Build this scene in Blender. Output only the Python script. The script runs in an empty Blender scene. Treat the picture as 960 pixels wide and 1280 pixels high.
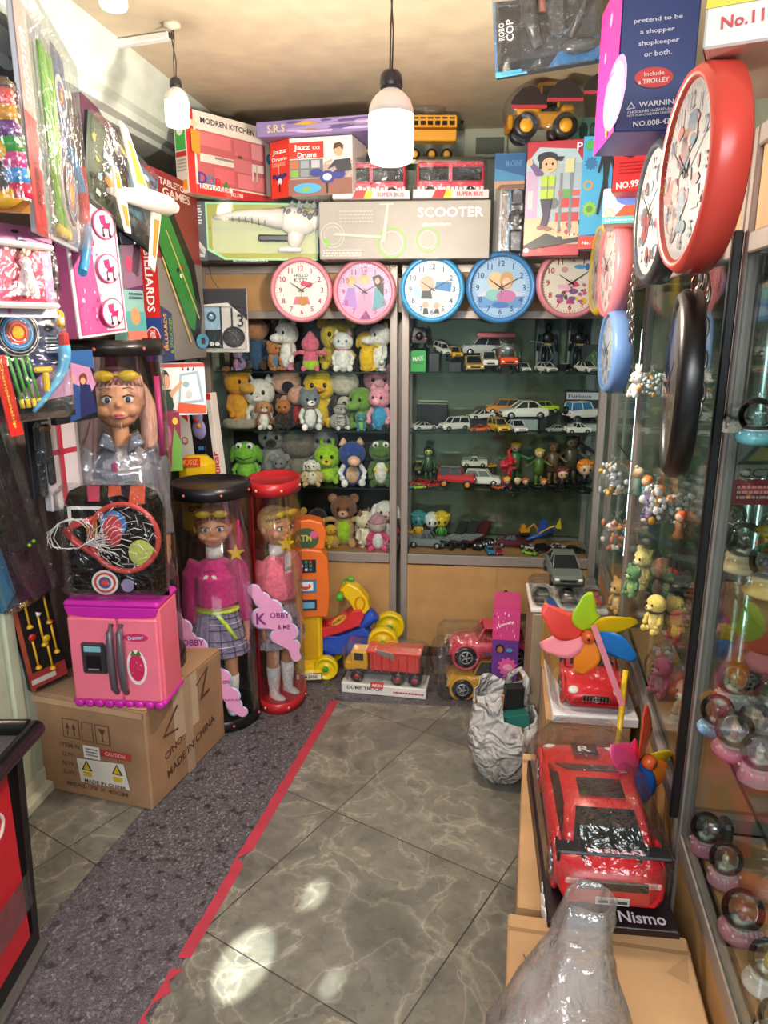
import bpy, math, random
from mathutils import Matrix, Vector, Euler
random.seed(7)
S = bpy.context.scene
COL = S.collection
# ------------------------------------------------------------- camera
CH, PITCH, F = 1.60, math.radians(14.3), 924.0
cam_d = bpy.data.cameras.new('camera'); cam = bpy.data.objects.new('camera', cam_d); COL.objects.link(cam)
cam.location = (0, 0, CH); cam.rotation_euler = (math.radians(90) - PITCH, 0, 0)
cam_d.sensor_fit = 'HORIZONTAL'; cam_d.sensor_width = 36; cam_d.lens = 36 * F / 960; cam_d.clip_start = .02
S.camera = cam
# ------------------------------------------------------------- light, exposure
S.view_settings.view_transform = 'Standard'; S.view_settings.look = 'None'
S.view_settings.gamma = 1; S.view_settings.use_curve_mapping = False
S.view_settings.exposure = 0.5
S.cycles.max_bounces = 8; S.cycles.transparent_max_bounces = 24
S.cycles.caustics_reflective = False; S.cycles.caustics_refractive = False
w = bpy.data.worlds.new('daylight'); S.world = w; w.use_nodes = True
w.node_tree.nodes['Background'].inputs[0].default_value = (.80, .90, 1, 1)
w.node_tree.nodes['Background'].inputs[1].default_value = 0.45
def lamp(name, kind, loc, rot, energy, color, **k):
    l = bpy.data.lights.new(name, kind); l.energy = energy; l.color = color
    for a, b in k.items(): setattr(l, a, b)
    o = bpy.data.objects.new(name, l); COL.objects.link(o); o.location = loc; o.rotation_euler = rot
    return o
# daylight entering through the open shop front behind the camera
lamp('doorway_daylight', 'AREA', (-.1, -1.2, 2.6), (math.radians(62), 0, 0), 90, (.93, .96, 1), shape='RECTANGLE', size=2.4, size_y=1.0)
# two narrow sunbeams let in by the doorway
for tx, ty, ang, en in ((-.36, 1.56, 3.3, 1100), (-.20, 1.80, 1.5, 800), (-.13, 1.50, 1.3, 600)):
    a_ = Vector((-.95, -.5, 1.5)); d_ = Vector((tx, ty, 0)) - a_
    lamp('sunbeam', 'SPOT', a_, d_.to_track_quat('-Z', 'Y').to_euler(), en, (.93, 1, .93), spot_size=math.radians(ang), spot_blend=.45, shadow_soft_size=.01)
CENTRE_LAMP, SIDE_LAMP, DOOR_LAMP = 40, 3, .8
# ------------------------------------------------------------- pixel -> point
def ray(px, py):
    x = (px - 480) / F; y = (640 - py) / F; c, s = math.cos(PITCH), math.sin(PITCH)
    return Vector((x, c + y * s, -s + y * c))
def P(px, py, Y):
    d = ray(px, py); return Vector((0, 0, CH)) + d * (Y / d.y)
def G(px, py, h=0.0):
    d = ray(px, py); return Vector((0, 0, CH)) + d * ((h - CH) / d.z)
def onplane(px, py, p0, n):
    d = ray(px, py); o = Vector((0, 0, CH)); return o + d * ((p0 - o).dot(n) / d.dot(n))
def px2m(n, p):
    v = p - Vector((0, 0, CH)); return n / F * (v.y * math.cos(PITCH) - v.z * math.sin(PITCH))
BK = math.atan(.10); BN = Vector((math.sin(BK), math.cos(BK), 0)); B0 = Vector((0, 3.39, 0))      # back cabinets' face
RK = math.atan(.185); RN = Vector((math.cos(RK), -math.sin(RK), 0)); R0 = Vector((.645, 1.41, 0))  # side cabinets' face
def Bp(px, py, off=0.0): return onplane(px, py, B0 - BN * off, BN)
def Rp(px, py, off=0.0): return onplane(px, py, R0 - RN * off, RN)
# ------------------------------------------------------------- materials
def lin(h):
    h = h.lstrip('#'); v = [int(h[i:i+2], 16) / 255 for i in (0, 2, 4)]
    return [(c / 12.92 if c <= .04045 else ((c + .055) / 1.055) ** 2.4) for c in v] + [1]
_m = {}
def mat(col, kind='p', rough=None):
    key = (col, kind, rough)
    if key in _m: return _m[key]
    m = bpy.data.materials.new(kind + '_' + col.lstrip('#')); m.use_nodes = True
    nt = m.node_tree; N = nt.nodes; L = nt.links; b = N['Principled BSDF']; out = N['Material Output']
    c = lin(col)
    if kind in ('g', 'w', 'b', 'y', 'q'):
        N.remove(b)
        tr = N.new('ShaderNodeBsdfTransparent'); gl = N.new('ShaderNodeBsdfGlossy'); mx = N.new('ShaderNodeMixShader')
        tr.inputs[0].default_value = c
        if kind in ('w', 'y'):
            gl.inputs['Roughness'].default_value = .12
            t = N.new('ShaderNodeTexNoise'); t.inputs['Scale'].default_value = 22; t.inputs['Detail'].default_value = 3; t.inputs['Distortion'].default_value = 1.4
            tc = N.new('ShaderNodeTexCoord'); L.new(tc.outputs['Object'], t.inputs['Vector'])
            bp = N.new('ShaderNodeBump'); bp.inputs['Strength'].default_value = .9; bp.inputs['Distance'].default_value = .012
            L.new(t.outputs[0], bp.inputs['Height']); L.new(bp.outputs[0], gl.inputs['Normal'])
            f = N.new('ShaderNodeLayerWeight'); f.inputs[0].default_value = .22; L.new(bp.outputs[0], f.inputs['Normal'])
            mp = N.new('ShaderNodeMapRange'); mp.inputs[3].default_value = .07; mp.inputs[4].default_value = .75
            L.new(f.outputs['Facing'], mp.inputs[0]); L.new(mp.outputs[0], mx.inputs[0])
        else:
            gl.inputs['Roughness'].default_value = .015 if kind == 'g' else .05
            f = N.new('ShaderNodeFresnel'); f.inputs[0].default_value = 1.42 if kind != 'q' else 1.5
            mp = N.new('ShaderNodeMapRange'); mp.inputs[3].default_value = .0; mp.inputs[4].default_value = .38 if kind == 'g' else .34 if kind == 'b' else 1
            L.new(f.outputs[0], mp.inputs[0]); L.new(mp.outputs[0], mx.inputs[0])
        if kind == 'y':
            df = N.new('ShaderNodeBsdfDiffuse'); df.inputs[0].default_value = c; tl = N.new('ShaderNodeBsdfTranslucent'); tl.inputs[0].default_value = c
            m1 = N.new('ShaderNodeMixShader'); m2 = N.new('ShaderNodeMixShader'); m1.inputs[0].default_value = .5; m2.inputs[0].default_value = .13
            L.new(df.outputs[0], m1.inputs[1]); L.new(tl.outputs[0], m1.inputs[2]); L.new(tr.outputs[0], m2.inputs[1]); L.new(m1.outputs[0], m2.inputs[2]); tr.inputs[0].default_value = (1, 1, 1, 1); tr = m2
        L.new(tr.outputs[0], mx.inputs[1]); L.new(gl.outputs[0], mx.inputs[2]); L.new(mx.outputs[0], out.inputs[0])
        _m[key] = m; return m
    if kind == 'e':
        b.inputs['Base Color'].default_value = c; b.inputs['Emission Color'].default_value = c
        b.inputs['Emission Strength'].default_value = rough or 5; _m[key] = m; return m
    R = {'p': .32, 'c': .42, 'f': .95, 'm': .3, 'k': .75, 's': .5, 'h': .5, 'o': .12, 'x': .6}.get(kind, .5)
    b.inputs['Roughness'].default_value = R if rough is None else rough
    if kind in ('m', 'o'): b.inputs['Metallic'].default_value = .9 if kind == 'm' else .6
    tc = N.new('ShaderNodeTexCoord'); t = N.new('ShaderNodeTexNoise'); L.new(tc.outputs['Object'], t.inputs['Vector'])
    t.inputs['Scale'].default_value = {'f': 60, 'k': 7, 'h': 40, 'o': 14}.get(kind, 11); t.inputs['Detail'].default_value = 4
    amp = {'f': .22, 'k': .16, 'h': .25, 'm': .08, 'x': .1}.get(kind, .05)
    mp = N.new('ShaderNodeMapRange'); mp.inputs[1].default_value = .3; mp.inputs[2].default_value = .7
    mp.inputs[3].default_value = 1 - amp; mp.inputs[4].default_value = 1 + amp
    L.new(t.outputs[0], mp.inputs[0])
    mm = N.new('ShaderNodeMix'); mm.data_type = 'RGBA'; mm.blend_type = 'MULTIPLY'; mm.inputs[0].default_value = 1
    mm.inputs[6].default_value = c; L.new(mp.outputs[0], mm.inputs[7]); L.new(mm.outputs[2], b.inputs['Base Color'])
    if kind in ('f', 'k', 'h', 'o', 'x'):
        if kind == 'h':
            mv = N.new('ShaderNodeMapping'); mv.inputs['Scale'].default_value = (1, 1, .12); L.new(tc.outputs['Object'], mv.inputs[0]); L.new(mv.outputs[0], t.inputs['Vector'])
            t.inputs['Scale'].default_value = 160
        bp = N.new('ShaderNodeBump'); bp.inputs['Strength'].default_value = {'f': .6, 'k': .15, 'h': .6, 'o': .9, 'x': .3}[kind]
        bp.inputs['Distance'].default_value = {'f': .006, 'k': .004, 'h': .004, 'o': .02, 'x': .004}[kind]
        t2 = t
        if kind == 'f':
            t2 = N.new('ShaderNodeTexNoise'); L.new(tc.outputs['Object'], t2.inputs['Vector']); t2.inputs['Scale'].default_value = 220
        L.new(t2.outputs[0], bp.inputs['Height']); L.new(bp.outputs[0], b.inputs['Normal'])
    if kind == 'f': b.inputs['Sheen Weight'].default_value = .25
    _m[key] = m; return m
def as_mat(m):
    if isinstance(m, str):
        return mat(m[:7], m[7:] or 'p')      # '#rrggbbk'
    return m
# ------------------------------------------------------------- mesh builder
_glyph = {}
def glyphs(s, bold=False):
    k = (s, bold)
    if k in _glyph: return _glyph[k]
    cu = bpy.data.curves.new('lettering', 'FONT'); cu.body = s; cu.size = 1; cu.resolution_u = 2; cu.fill_mode = 'BOTH'
    if bold: cu.offset = .018
    o = bpy.data.objects.new('lettering', cu); COL.objects.link(o)
    bpy.context.view_layer.update()
    me = o.evaluated_get(bpy.context.evaluated_depsgraph_get()).to_mesh()
    v = [(a.co.x, a.co.y) for a in me.vertices]; f = [tuple(p.vertices) for p in me.polygons]
    bpy.data.objects.remove(o); bpy.data.curves.remove(cu)
    _glyph[k] = (v, f); return v, f
class MB:
    def __init__(s, m='#888888'):
        s.v = []; s.f = []; s.mi = []; s.sm = []; s.mats = []; s.M = Matrix(); s.use(m)
    def use(s, m):
        m = as_mat(m)
        if m not in s.mats: s.mats.append(m)
        s.k = s.mats.index(m); return s
    def add(s, vs, fs, smooth=False):
        n = len(s.v); s.v += [s.M @ Vector(p) for p in vs]
        for f in fs: s.f.append([i + n for i in f]); s.mi.append(s.k); s.sm.append(smooth)
        return s
    def box(s, c, d, b=0.0, smooth=False):
        x, y, z = d[0] / 2, d[1] / 2, d[2] / 2; cx, cy, cz = c
        if b <= 0:
            vs = [(cx + i * x, cy + j * y, cz + k * z) for i in (-1, 1) for j in (-1, 1) for k in (-1, 1)]
            return s.add(vs, [(0, 1, 3, 2), (4, 6, 7, 5), (0, 4, 5, 1), (2, 3, 7, 6), (0, 2, 6, 4), (1, 5, 7, 3)])
        b = min(b, x * .98, y * .98, z * .98); vs = []; ix = {}
        for i in (-1, 1):
            for j in (-1, 1):
                for k in (-1, 1):
                    for a in range(3):
                        p = [x - b, y - b, z - b]; p[a] += b
                        ix[i, j, k, a] = len(vs); vs.append((cx + i * p[0], cy + j * p[1], cz + k * p[2]))
        fs = []; r = (-1, 1)
        for q in r:
            fs += [[ix[q, -1, -1, 0], ix[q, 1, -1, 0], ix[q, 1, 1, 0], ix[q, -1, 1, 0]], [ix[-1, q, -1, 1], ix[1, q, -1, 1], ix[1, q, 1, 1], ix[-1, q, 1, 1]],
                   [ix[-1, -1, q, 2], ix[1, -1, q, 2], ix[1, 1, q, 2], ix[-1, 1, q, 2]]]
            for t in r:
                fs += [[ix[-1, q, t, 1], ix[1, q, t, 1], ix[1, q, t, 2], ix[-1, q, t, 2]], [ix[q, -1, t, 0], ix[q, 1, t, 0], ix[q, 1, t, 2], ix[q, -1, t, 2]],
                       [ix[q, t, -1, 0], ix[q, t, 1, 0], ix[q, t, 1, 1], ix[q, t, -1, 1]]]
                for u in r: fs.append([ix[q, t, u, 0], ix[q, t, u, 1], ix[q, t, u, 2]])
        return s.add(vs, fs, smooth)
    def cyl(s, a, b, r0, r1=None, n=16, cap=True, smooth=True):
        a = Vector(a); b = Vector(b); r1 = r0 if r1 is None else r1; q = (b - a).to_track_quat('Z', 'Y').to_matrix()
        vs = []
        for p, r in ((a, r0), (b, r1)):
            for i in range(n):
                t = 2 * math.pi * i / n; vs.append(p + q @ Vector((r * math.cos(t), r * math.sin(t), 0)))
        s.add(vs, [(i, (i + 1) % n, n + (i + 1) % n, n + i) for i in range(n)], smooth)
        if cap: s.add(vs, [tuple(range(n)), tuple(range(2 * n - 1, n - 1, -1))])
        return s
    def lathe(s, prof, c=(0, 0, 0), n=24, axis='Z', smooth=True, sx=1, sy=1):
        vs = []; c = Vector(c)
        for r, z in prof:
            for i in range(n):
                t = 2 * math.pi * i / n; x, y = r * math.cos(t) * sx, r * math.sin(t) * sy
                vs.append(c + Vector({'Z': (x, y, z), 'Y': (x, z, y), 'X': (z, x, y)}[axis]))
        fs = [(j * n + i, j * n + (i + 1) % n, (j + 1) * n + (i + 1) % n, (j + 1) * n + i) for j in range(len(prof) - 1) for i in range(n)]
        if len(prof) == 2 and min(prof[0][0], prof[1][0]) < 1e-6: return s.add(vs, fs, smooth)
        if prof[0][0] > 1e-6: fs.append(tuple(range(n)))
        if prof[-1][0] > 1e-6: fs.append(tuple(range(len(vs) - 1, len(vs) - n - 1, -1)))
        return s.add(vs, fs, smooth)
    def ball(s, c, r, rot=None, n=14, m=9):
        if not hasattr(r, '__len__'): r = (r, r, r)
        q = Euler([math.radians(a) for a in rot]).to_matrix() if rot else Matrix.Identity(3)
        vs = []; c = Vector(c)
        for j in range(m + 1):
            p = math.pi * j / m
            for i in range(n):
                t = 2 * math.pi * i / n
                vs.append(c + q @ Vector((r[0] * math.sin(p) * math.cos(t), r[1] * math.sin(p) * math.sin(t), -r[2] * math.cos(p))))
        return s.add(vs, [(j * n + i, j * n + (i + 1) % n, (j + 1) * n + (i + 1) % n, (j + 1) * n + i) for j in range(m) for i in range(n)], True)
    def tube(s, pts, r, n=8, closed=False):
        pts = [Vector(p) for p in pts]; rs = r if hasattr(r, '__len__') else [r] * len(pts); vs = []; K = len(pts)
        up = Vector((.13, .27, .95))
        for i, p in enumerate(pts):
            a = pts[(i - 1) % K] if closed or i else p; b = pts[(i + 1) % K] if closed or i < K - 1 else p
            d = (b - a).normalized(); u = d.cross(up)
            if u.length < .1: u = d.cross(Vector((1, .1, 0)))
            u.normalize(); v = d.cross(u)
            for k in range(n):
                t = 2 * math.pi * k / n; vs.append(p + (u * math.cos(t) + v * math.sin(t)) * rs[i])
        R = range(K if closed else K - 1)
        s.add(vs, [(i * n + k, i * n + (k + 1) % n, ((i + 1) % K) * n + (k + 1) % n, ((i + 1) % K) * n + k) for i in R for k in range(n)], True)
        if not closed: s.add(vs, [tuple(range(n)), tuple(range(len(vs) - n, len(vs)))])
        return s
    def torus(s, c, R, r, axis='Y', n=32, k=8, sx=1, sy=1):
        pts = []
        for i in range(n):
            t = 2 * math.pi * i / n; a, b = R * math.cos(t) * sx, R * math.sin(t) * sy
            pts.append(Vector(c) + Vector({'Y': (a, 0, b), 'Z': (a, b, 0), 'X': (0, a, b)}[axis]))
        return s.tube(pts, r, k, True)
    def prism(s, pts, d0, d1, axis='Y', smooth=False):
        f = {'Y': lambda u, v, d: (u, d, v), 'Z': lambda u, v, d: (u, v, d), 'X': lambda u, v, d: (d, u, v)}[axis]; n = len(pts)
        vs = [f(u, v, d0) for u, v in pts] + [f(u, v, d1) for u, v in pts]
        s.add(vs, [tuple(range(n)), tuple(range(2 * n - 1, n - 1, -1))])
        return s.add(vs, [(i, (i + 1) % n, n + (i + 1) % n, n + i) for i in range(n)], smooth)
    def loft(s, secs, smooth=False, closed=True, cap=True):
        n = len(secs[0]); vs = [p for q in secs for p in q]
        R = n if closed else n - 1
        s.add(vs, [(j * n + i, j * n + (i + 1) % n, (j + 1) * n + (i + 1) % n, (j + 1) * n + i) for j in range(len(secs) - 1) for i in range(R)], smooth)
        if cap and closed: s.add(vs, [tuple(range(n)), tuple(range(len(vs) - n, len(vs)))])
        return s
    def build(s, name, parent=None, loc=None, rot=None, remesh=0, smooth_it=0, bevel=0, solid=0, sub=0):
        me = bpy.data.meshes.new(name); me.from_pydata([tuple(p) for p in s.v], [], s.f)
        for m in s.mats: me.materials.append(m)
        me.polygons.foreach_set('material_index', s.mi); me.polygons.foreach_set('use_smooth', s.sm); me.update()
        import bmesh
        bm = bmesh.new(); bm.from_mesh(me); bmesh.ops.remove_doubles(bm, verts=bm.verts, dist=1e-6)
        bmesh.ops.recalc_face_normals(bm, faces=bm.faces); bm.to_mesh(me); bm.free()
        o = bpy.data.objects.new(name, me); COL.objects.link(o)
        if parent: o.parent = parent
        if loc is not None: o.location = loc
        if rot is not None: o.rotation_euler = rot
        if remesh:
            r = o.modifiers.new('blend', 'REMESH'); r.mode = 'VOXEL'; r.voxel_size = remesh; r.use_smooth_shade = True
            q = o.modifiers.new('soften', 'SMOOTH'); q.iterations = smooth_it or 4; q.factor = .5
        if solid: q = o.modifiers.new('thickness', 'SOLIDIFY'); q.thickness = solid
        if bevel: q = o.modifiers.new('edge', 'BEVEL'); q.width = bevel; q.segments = 2; q.limit_method = 'ANGLE'
        if sub: q = o.modifiers.new('smoothing', 'SUBSURF'); q.levels = sub; q.render_levels = sub
        return o
# ------------------------------------------------------------- prints on a flat face
class Face:
    """draws flat print on a rectangle: o origin, ex/ey unit axes, n outward normal, w/h metres; u,v run 0..1"""
    def __init__(s, mb, o, ex, ey, n, w, h):
        s.mb = mb; s.o = Vector(o); s.ex = Vector(ex); s.ey = Vector(ey); s.n = Vector(n); s.w = w; s.h = h; s.l = 0; s.step = .0005
    def pt(s, u, v): return s.o + s.ex * (u * s.w) + s.ey * (v * s.h) + s.n * s.l
    def poly(s, pts, m):
        s.l += s.step; s.mb.use(m); s.mb.add([s.pt(*p) for p in pts], [tuple(range(len(pts)))])
    def draw(s, items):
        for it in items:
            k = it[0]
            if k == 'r': _, a, b, c, d, m = it; s.poly([(a, b), (c, b), (c, d), (a, d)], m)
            elif k == 'e':
                _, a, b, ru, rv, m = it; s.poly([(a + ru * math.cos(i * math.pi / 10), b + rv * math.sin(i * math.pi / 10)) for i in range(20)], m)
            elif k == 'o':   # ring: circle in face-height units
                _, a, b, r, th, m = it; n = 28; s.l += s.step; s.mb.use(m); q = s.h / s.w
                V = [s.pt(a + R * q * math.cos(2 * math.pi * i / n), b + R * math.sin(2 * math.pi * i / n)) for R in (r, r - th) for i in range(n)]
                s.mb.add(V, [(i, (i + 1) % n, n + (i + 1) % n, n + i) for i in range(n)])
            elif k == 'p': s.poly(it[1], it[2])
            elif k == 's':   # star
                _, a, b, r, m = it; q = s.h / s.w
                s.poly([(a + (r if i % 2 == 0 else r * .42) * q * math.sin(i * math.pi / 5), b + (r if i % 2 == 0 else r * .42) * math.cos(i * math.pi / 5)) for i in range(10)], m)
            elif k == 'g':   # gear / flower
                _, a, b, r, m = it; q = s.h / s.w
                s.poly([(a + (r if i % 4 < 2 else r * .78) * q * math.sin(i * math.pi / 20), b + (r if i % 4 < 2 else r * .78) * math.cos(i * math.pi / 20)) for i in range(40)], m)
            elif k == 'x':   # scattered print of many small marks (fine print, photo collage)
                _, a, b, c, d, n, ms, sz = it
                rr = random.Random(int(n * 977 + a * 100 + b * 31))
                for i in range(n):
                    u = rr.uniform(a, c); v = rr.uniform(b, d); z = sz * rr.uniform(.4, 1.2); w2 = z * rr.uniform(.5, 2); m = ms[i % len(ms)]
                    s.l = s.step * (6 + i % 5)
                    j = [(u + w2 * math.cos(t) * rr.uniform(.6, 1.2), v + z * math.sin(t) * rr.uniform(.6, 1.2)) for t in [q * math.pi / 4 for q in range(8)]]
                    s.mb.use(m); s.mb.add([s.pt(min(1, max(0, p[0])), min(1, max(0, p[1]))) for p in j], [tuple(range(8))])
                s.l = s.step * 11
            elif k == 'l':   # lines of fine print
                _, a, b, c, d, n, m = it
                rr = random.Random(n)
                for i in range(n):
                    v = d - (d - b) * (i + .5) / n; hh = (d - b) / n * .28; u = a
                    while u < c - .01:
                        ww = rr.uniform(.03, .1) * (c - a) * 1.2; e = min(u + ww, c); s.l -= s.step * .999
                        s.poly([(u, v - hh), (e, v - hh), (e, v + hh), (u, v + hh)], m); u = e + .02 * (c - a)
            elif k == 't':
                _, txt, a, b, h, m = it[:6]; rot = math.radians(it[6]) if len(it) > 6 and it[6] else 0; maxw = it[7] if len(it) > 7 else None
                V, Fc = glyphs(txt, True)
                if not V: continue
                xs = [p[0] for p in V]; ys = [p[1] for p in V]; cx, cy = (min(xs) + max(xs)) / 2, (min(ys) + max(ys)) / 2
                hh = h * s.h / max(1e-6, (max(ys) - min(ys))); ww = hh
                if maxw:
                    span = (s.h if rot and abs(math.sin(rot)) > .7 else s.w) * maxw; ww = span / (max(xs) - min(xs))
                s.l += s.step; s.mb.use(m); c_, s_ = math.cos(rot), math.sin(rot); O = s.pt(a, b)
                s.mb.add([O + s.ex * ((x - cx) * ww * c_ - (y - cy) * hh * s_) + s.ey * ((x - cx) * ww * s_ + (y - cy) * hh * c_) for x, y in V], Fc)
        return s
# ------------------------------------------------------------- things
def tag(o, label, cat, group=None, kind=None):
    if label: o['label'] = label
    if cat: o['category'] = cat
    if group: o['group'] = group
    if kind: o['kind'] = kind
    return o
def thing(name, label, cat, loc=(0, 0, 0), rz=0.0, group=None, rx=0.0, ry=0.0):
    o = bpy.data.objects.new(name, None); COL.objects.link(o); o.empty_display_size = .05
    o.location = loc; o.rotation_mode = 'XYZ'; o.rotation_euler = (rx, ry, rz); return tag(o, label, cat, group)
def struct(o): o['kind'] = 'structure'; return o
def copy_tree(o, parent=None):
    c = o.copy(); COL.objects.link(c); c.parent = parent
    for ch in list(o.children): copy_tree(ch, c)
    return c
def line_frame(ax, ay, Ya, bx, Yb):
    A = P(ax, ay, Ya); B = P(bx, ay, Yb); B.z = A.z; return A, math.atan2(B.y - A.y, B.x - A.x), (B - A).length
def pbox(name, label, cat, ax, Ya, bx, Yb, top, bot, thick, base='#ffffffc', front=(), left=(), right=(), topf=(), group=None, roll=0, lean=0, parts=None, b=0.002, z=None, sidecol=None, H=None):
    """A cardboard pack: its front face runs from pixel column ax (depth Ya) to bx (depth Yb); top/bot are rows at ax."""
    A, rz, W = line_frame(ax, bot, Ya, bx, Yb)
    if H is None: H = P(ax, top, Ya).z - A.z
    if z is not None: A.z = z
    mb = MB(base); mb.box((W / 2, thick / 2, H / 2), (W, thick, H), b)
    if sidecol: mb.use(sidecol); mb.box((W / 2, thick / 2, H / 2), (W - .0008, thick - .006, H - .0008)) if False else None
    Face(mb, (0, 0, 0), (1, 0, 0), (0, 0, 1), (0, -1, 0), W, H).draw(front)
    Face(mb, (0, thick, 0), (0, -1, 0), (0, 0, 1), (-1, 0, 0), thick, H).draw(left)
    Face(mb, (W, 0, 0), (0, 1, 0), (0, 0, 1), (1, 0, 0), thick, H).draw(right)
    Face(mb, (0, 0, H), (1, 0, 0), (0, 1, 0), (0, 0, 1), W, thick).draw(topf)
    if parts is None:
        o = mb.build(name, None, A, (lean, roll, rz)); return tag(o, label, cat, group), W, H
    t = thing(name, label, cat, A, rz, group, lean, roll)
    mb.build(parts, t); return t, W, H
# ============================================================= the setting
def floor_mat(kind):
    m = bpy.data.materials.new(kind); m.use_nodes = True; nt = m.node_tree; N = nt.nodes; L = nt.links; b = N['Principled BSDF']
    tc = N.new('ShaderNodeTexCoord')
    def noise(sc, det=6, dist=0, vec=None):
        t = N.new('ShaderNodeTexNoise'); t.inputs['Scale'].default_value = sc; t.inputs['Detail'].default_value = det; t.inputs['Distortion'].default_value = dist
        L.new(vec or tc.outputs['Object'], t.inputs['Vector']); return t.outputs[0]
    def ramp(src, stops):
        r = N.new('ShaderNodeValToRGB'); L.new(src, r.inputs[0]); e = r.color_ramp.elements
        while len(e) < len(stops): e.new(.5)
        for q, (p, c) in zip(e, stops): q.position = p; q.color = lin(c)
        return r.outputs[0]
    def mix(f, a, c, mode='MIX'):
        x = N.new('ShaderNodeMix'); x.data_type = 'RGBA'; x.blend_type = mode
        if isinstance(f, float): x.inputs[0].default_value = f
        else: L.new(f, x.inputs[0])
        for i, v in ((6, a), (7, c)):
            if isinstance(v, str): x.inputs[i].default_value = lin(v)
            else: L.new(v, x.inputs[i])
        return x.outputs[2]
    if kind == 'granite':
        v = N.new('ShaderNodeTexVoronoi'); v.inputs['Scale'].default_value = 150; L.new(tc.outputs['Object'], v.inputs['Vector'])
        c1 = ramp(v.outputs['Color'], [(.2, '#2a282b'), (.5, '#4a474a'), (.75, '#646163'), (.95, '#9b979b')])
        c2 = ramp(noise(300, 3), [(.4, '#2a282d'), (.62, '#8b868c')])
        col = mix(.4, c1, c2)
        big = ramp(noise(26, 4), [(.36, '#3a373c'), (.42, '#ffffff')])
        col = mix(.7, col, big, 'MULTIPLY')
        L.new(col, b.inputs['Base Color']); b.inputs['Roughness'].default_value = .42
    else:
        mp = N.new('ShaderNodeMapping'); mp.inputs['Rotation'].default_value = (0, 0, math.radians(33)); L.new(tc.outputs['Object'], mp.inputs[0])
        mp.inputs['Location'].default_value = (.12, .07, 0)
        br = N.new('ShaderNodeTexBrick'); br.offset = 0; br.inputs['Scale'].default_value = 1; br.inputs['Brick Width'].default_value = .6; br.inputs['Row Height'].default_value = .6
        br.inputs['Mortar Size'].default_value = .0022; br.inputs['Color1'].default_value = lin('#8c8a80'); br.inputs['Color2'].default_value = lin('#66665e'); br.inputs['Mortar'].default_value = lin('#4a4941')
        L.new(mp.outputs[0], br.inputs['Vector'])
        vein = ramp(noise(3.4, 15, 1.5), [(.34, '#5f5f56'), (.485, '#85837a'), (.50, '#beb7a7'), (.513, '#8d897c'), (.68, '#6c6b63')])
        mot = ramp(noise(22, 12, .8), [(.4, '#66655b'), (.6, '#b3ae9e')])
        col = mix(.55, br.outputs[0], vein); col = mix(.4, col, mot, 'SOFT_LIGHT')
        vx = N.new('ShaderNodeTexVoronoi'); vx.feature = 'DISTANCE_TO_EDGE'; vx.inputs['Scale'].default_value = 1.9
        wv = N.new('ShaderNodeVectorMath'); wv.operation = 'MULTIPLY_ADD'
        nz = N.new('ShaderNodeTexNoise'); nz.inputs['Scale'].default_value = 3; nz.inputs['Detail'].default_value = 6; L.new(tc.outputs['Object'], nz.inputs['Vector'])
        L.new(nz.outputs['Color'], wv.inputs[0]); wv.inputs[1].default_value = (.55, .55, .1); L.new(tc.outputs['Object'], wv.inputs[2]); L.new(wv.outputs[0], vx.inputs['Vector'])
        cr = ramp(vx.outputs['Distance'], [(0, '#8a8473'), (.006, '#5a564c'), (.014, '#000000')])
        col = mix(.45, col, cr, 'SCREEN')
        jn = N.new('ShaderNodeMix'); jn.data_type = 'RGBA'; L.new(br.outputs['Fac'], jn.inputs[0]); L.new(col, jn.inputs[6]); jn.inputs[7].default_value = lin('#3d3c35'); col = jn.outputs[2]
        L.new(col, b.inputs['Base Color']); b.inputs['Roughness'].default_value = .22
        rr = N.new('ShaderNodeMapRange'); rr.inputs[3].default_value = .14; rr.inputs[4].default_value = .42; L.new(noise(9, 5), rr.inputs[0]); L.new(rr.outputs[0], b.inputs['Roughness'])
    return m
def slab(name, pts, z0, z1, m):
    o = MB(m).prism([(p[0], p[1]) for p in pts], z0, z1, 'Z').build(name); return struct(o)
def xr(Y, off=0): return .645 + .185 * (Y - 1.41) - off / math.cos(RK)
def xl(Y, off=0): return -1.21 + .12 * (Y - 2.33) + off
gm = floor_mat('granite'); tm = floor_mat('marble_tile')
slab('floor', [(-1.9, -1.8), (1.7, -1.8), (1.7, 4.2), (-1.9, 4.2)], -.06, 0, gm)
sl1, sl0 = G(170, 1280), G(412, 877)           # tape, strip edges
def ext(a, b, Y): t = (Y - a.y) / (b.y - a.y); return a + (b - a) * t
e = ext(sl1, sl0, -1.5)
tr = G(610, 886); tl = G(421, 877)
slab('floor_tile', [ext(sl1, sl0, -1.7) + Vector((.02, 0, 0)), tl, tr, (xr(2.75), 2.7, 0), (xr(-1.7), -1.7, 0)], .0001, .002, tm)
l0, l1 = G(176, 1016), G(43, 1171)
slab('floor_tile_side', [ext(l0, l1, 3.0), ext(l0, l1, -1.7), (-1.85, -1.7, 0), (-1.85, 3.0, 0)], .0001, .002, tm)
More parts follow.
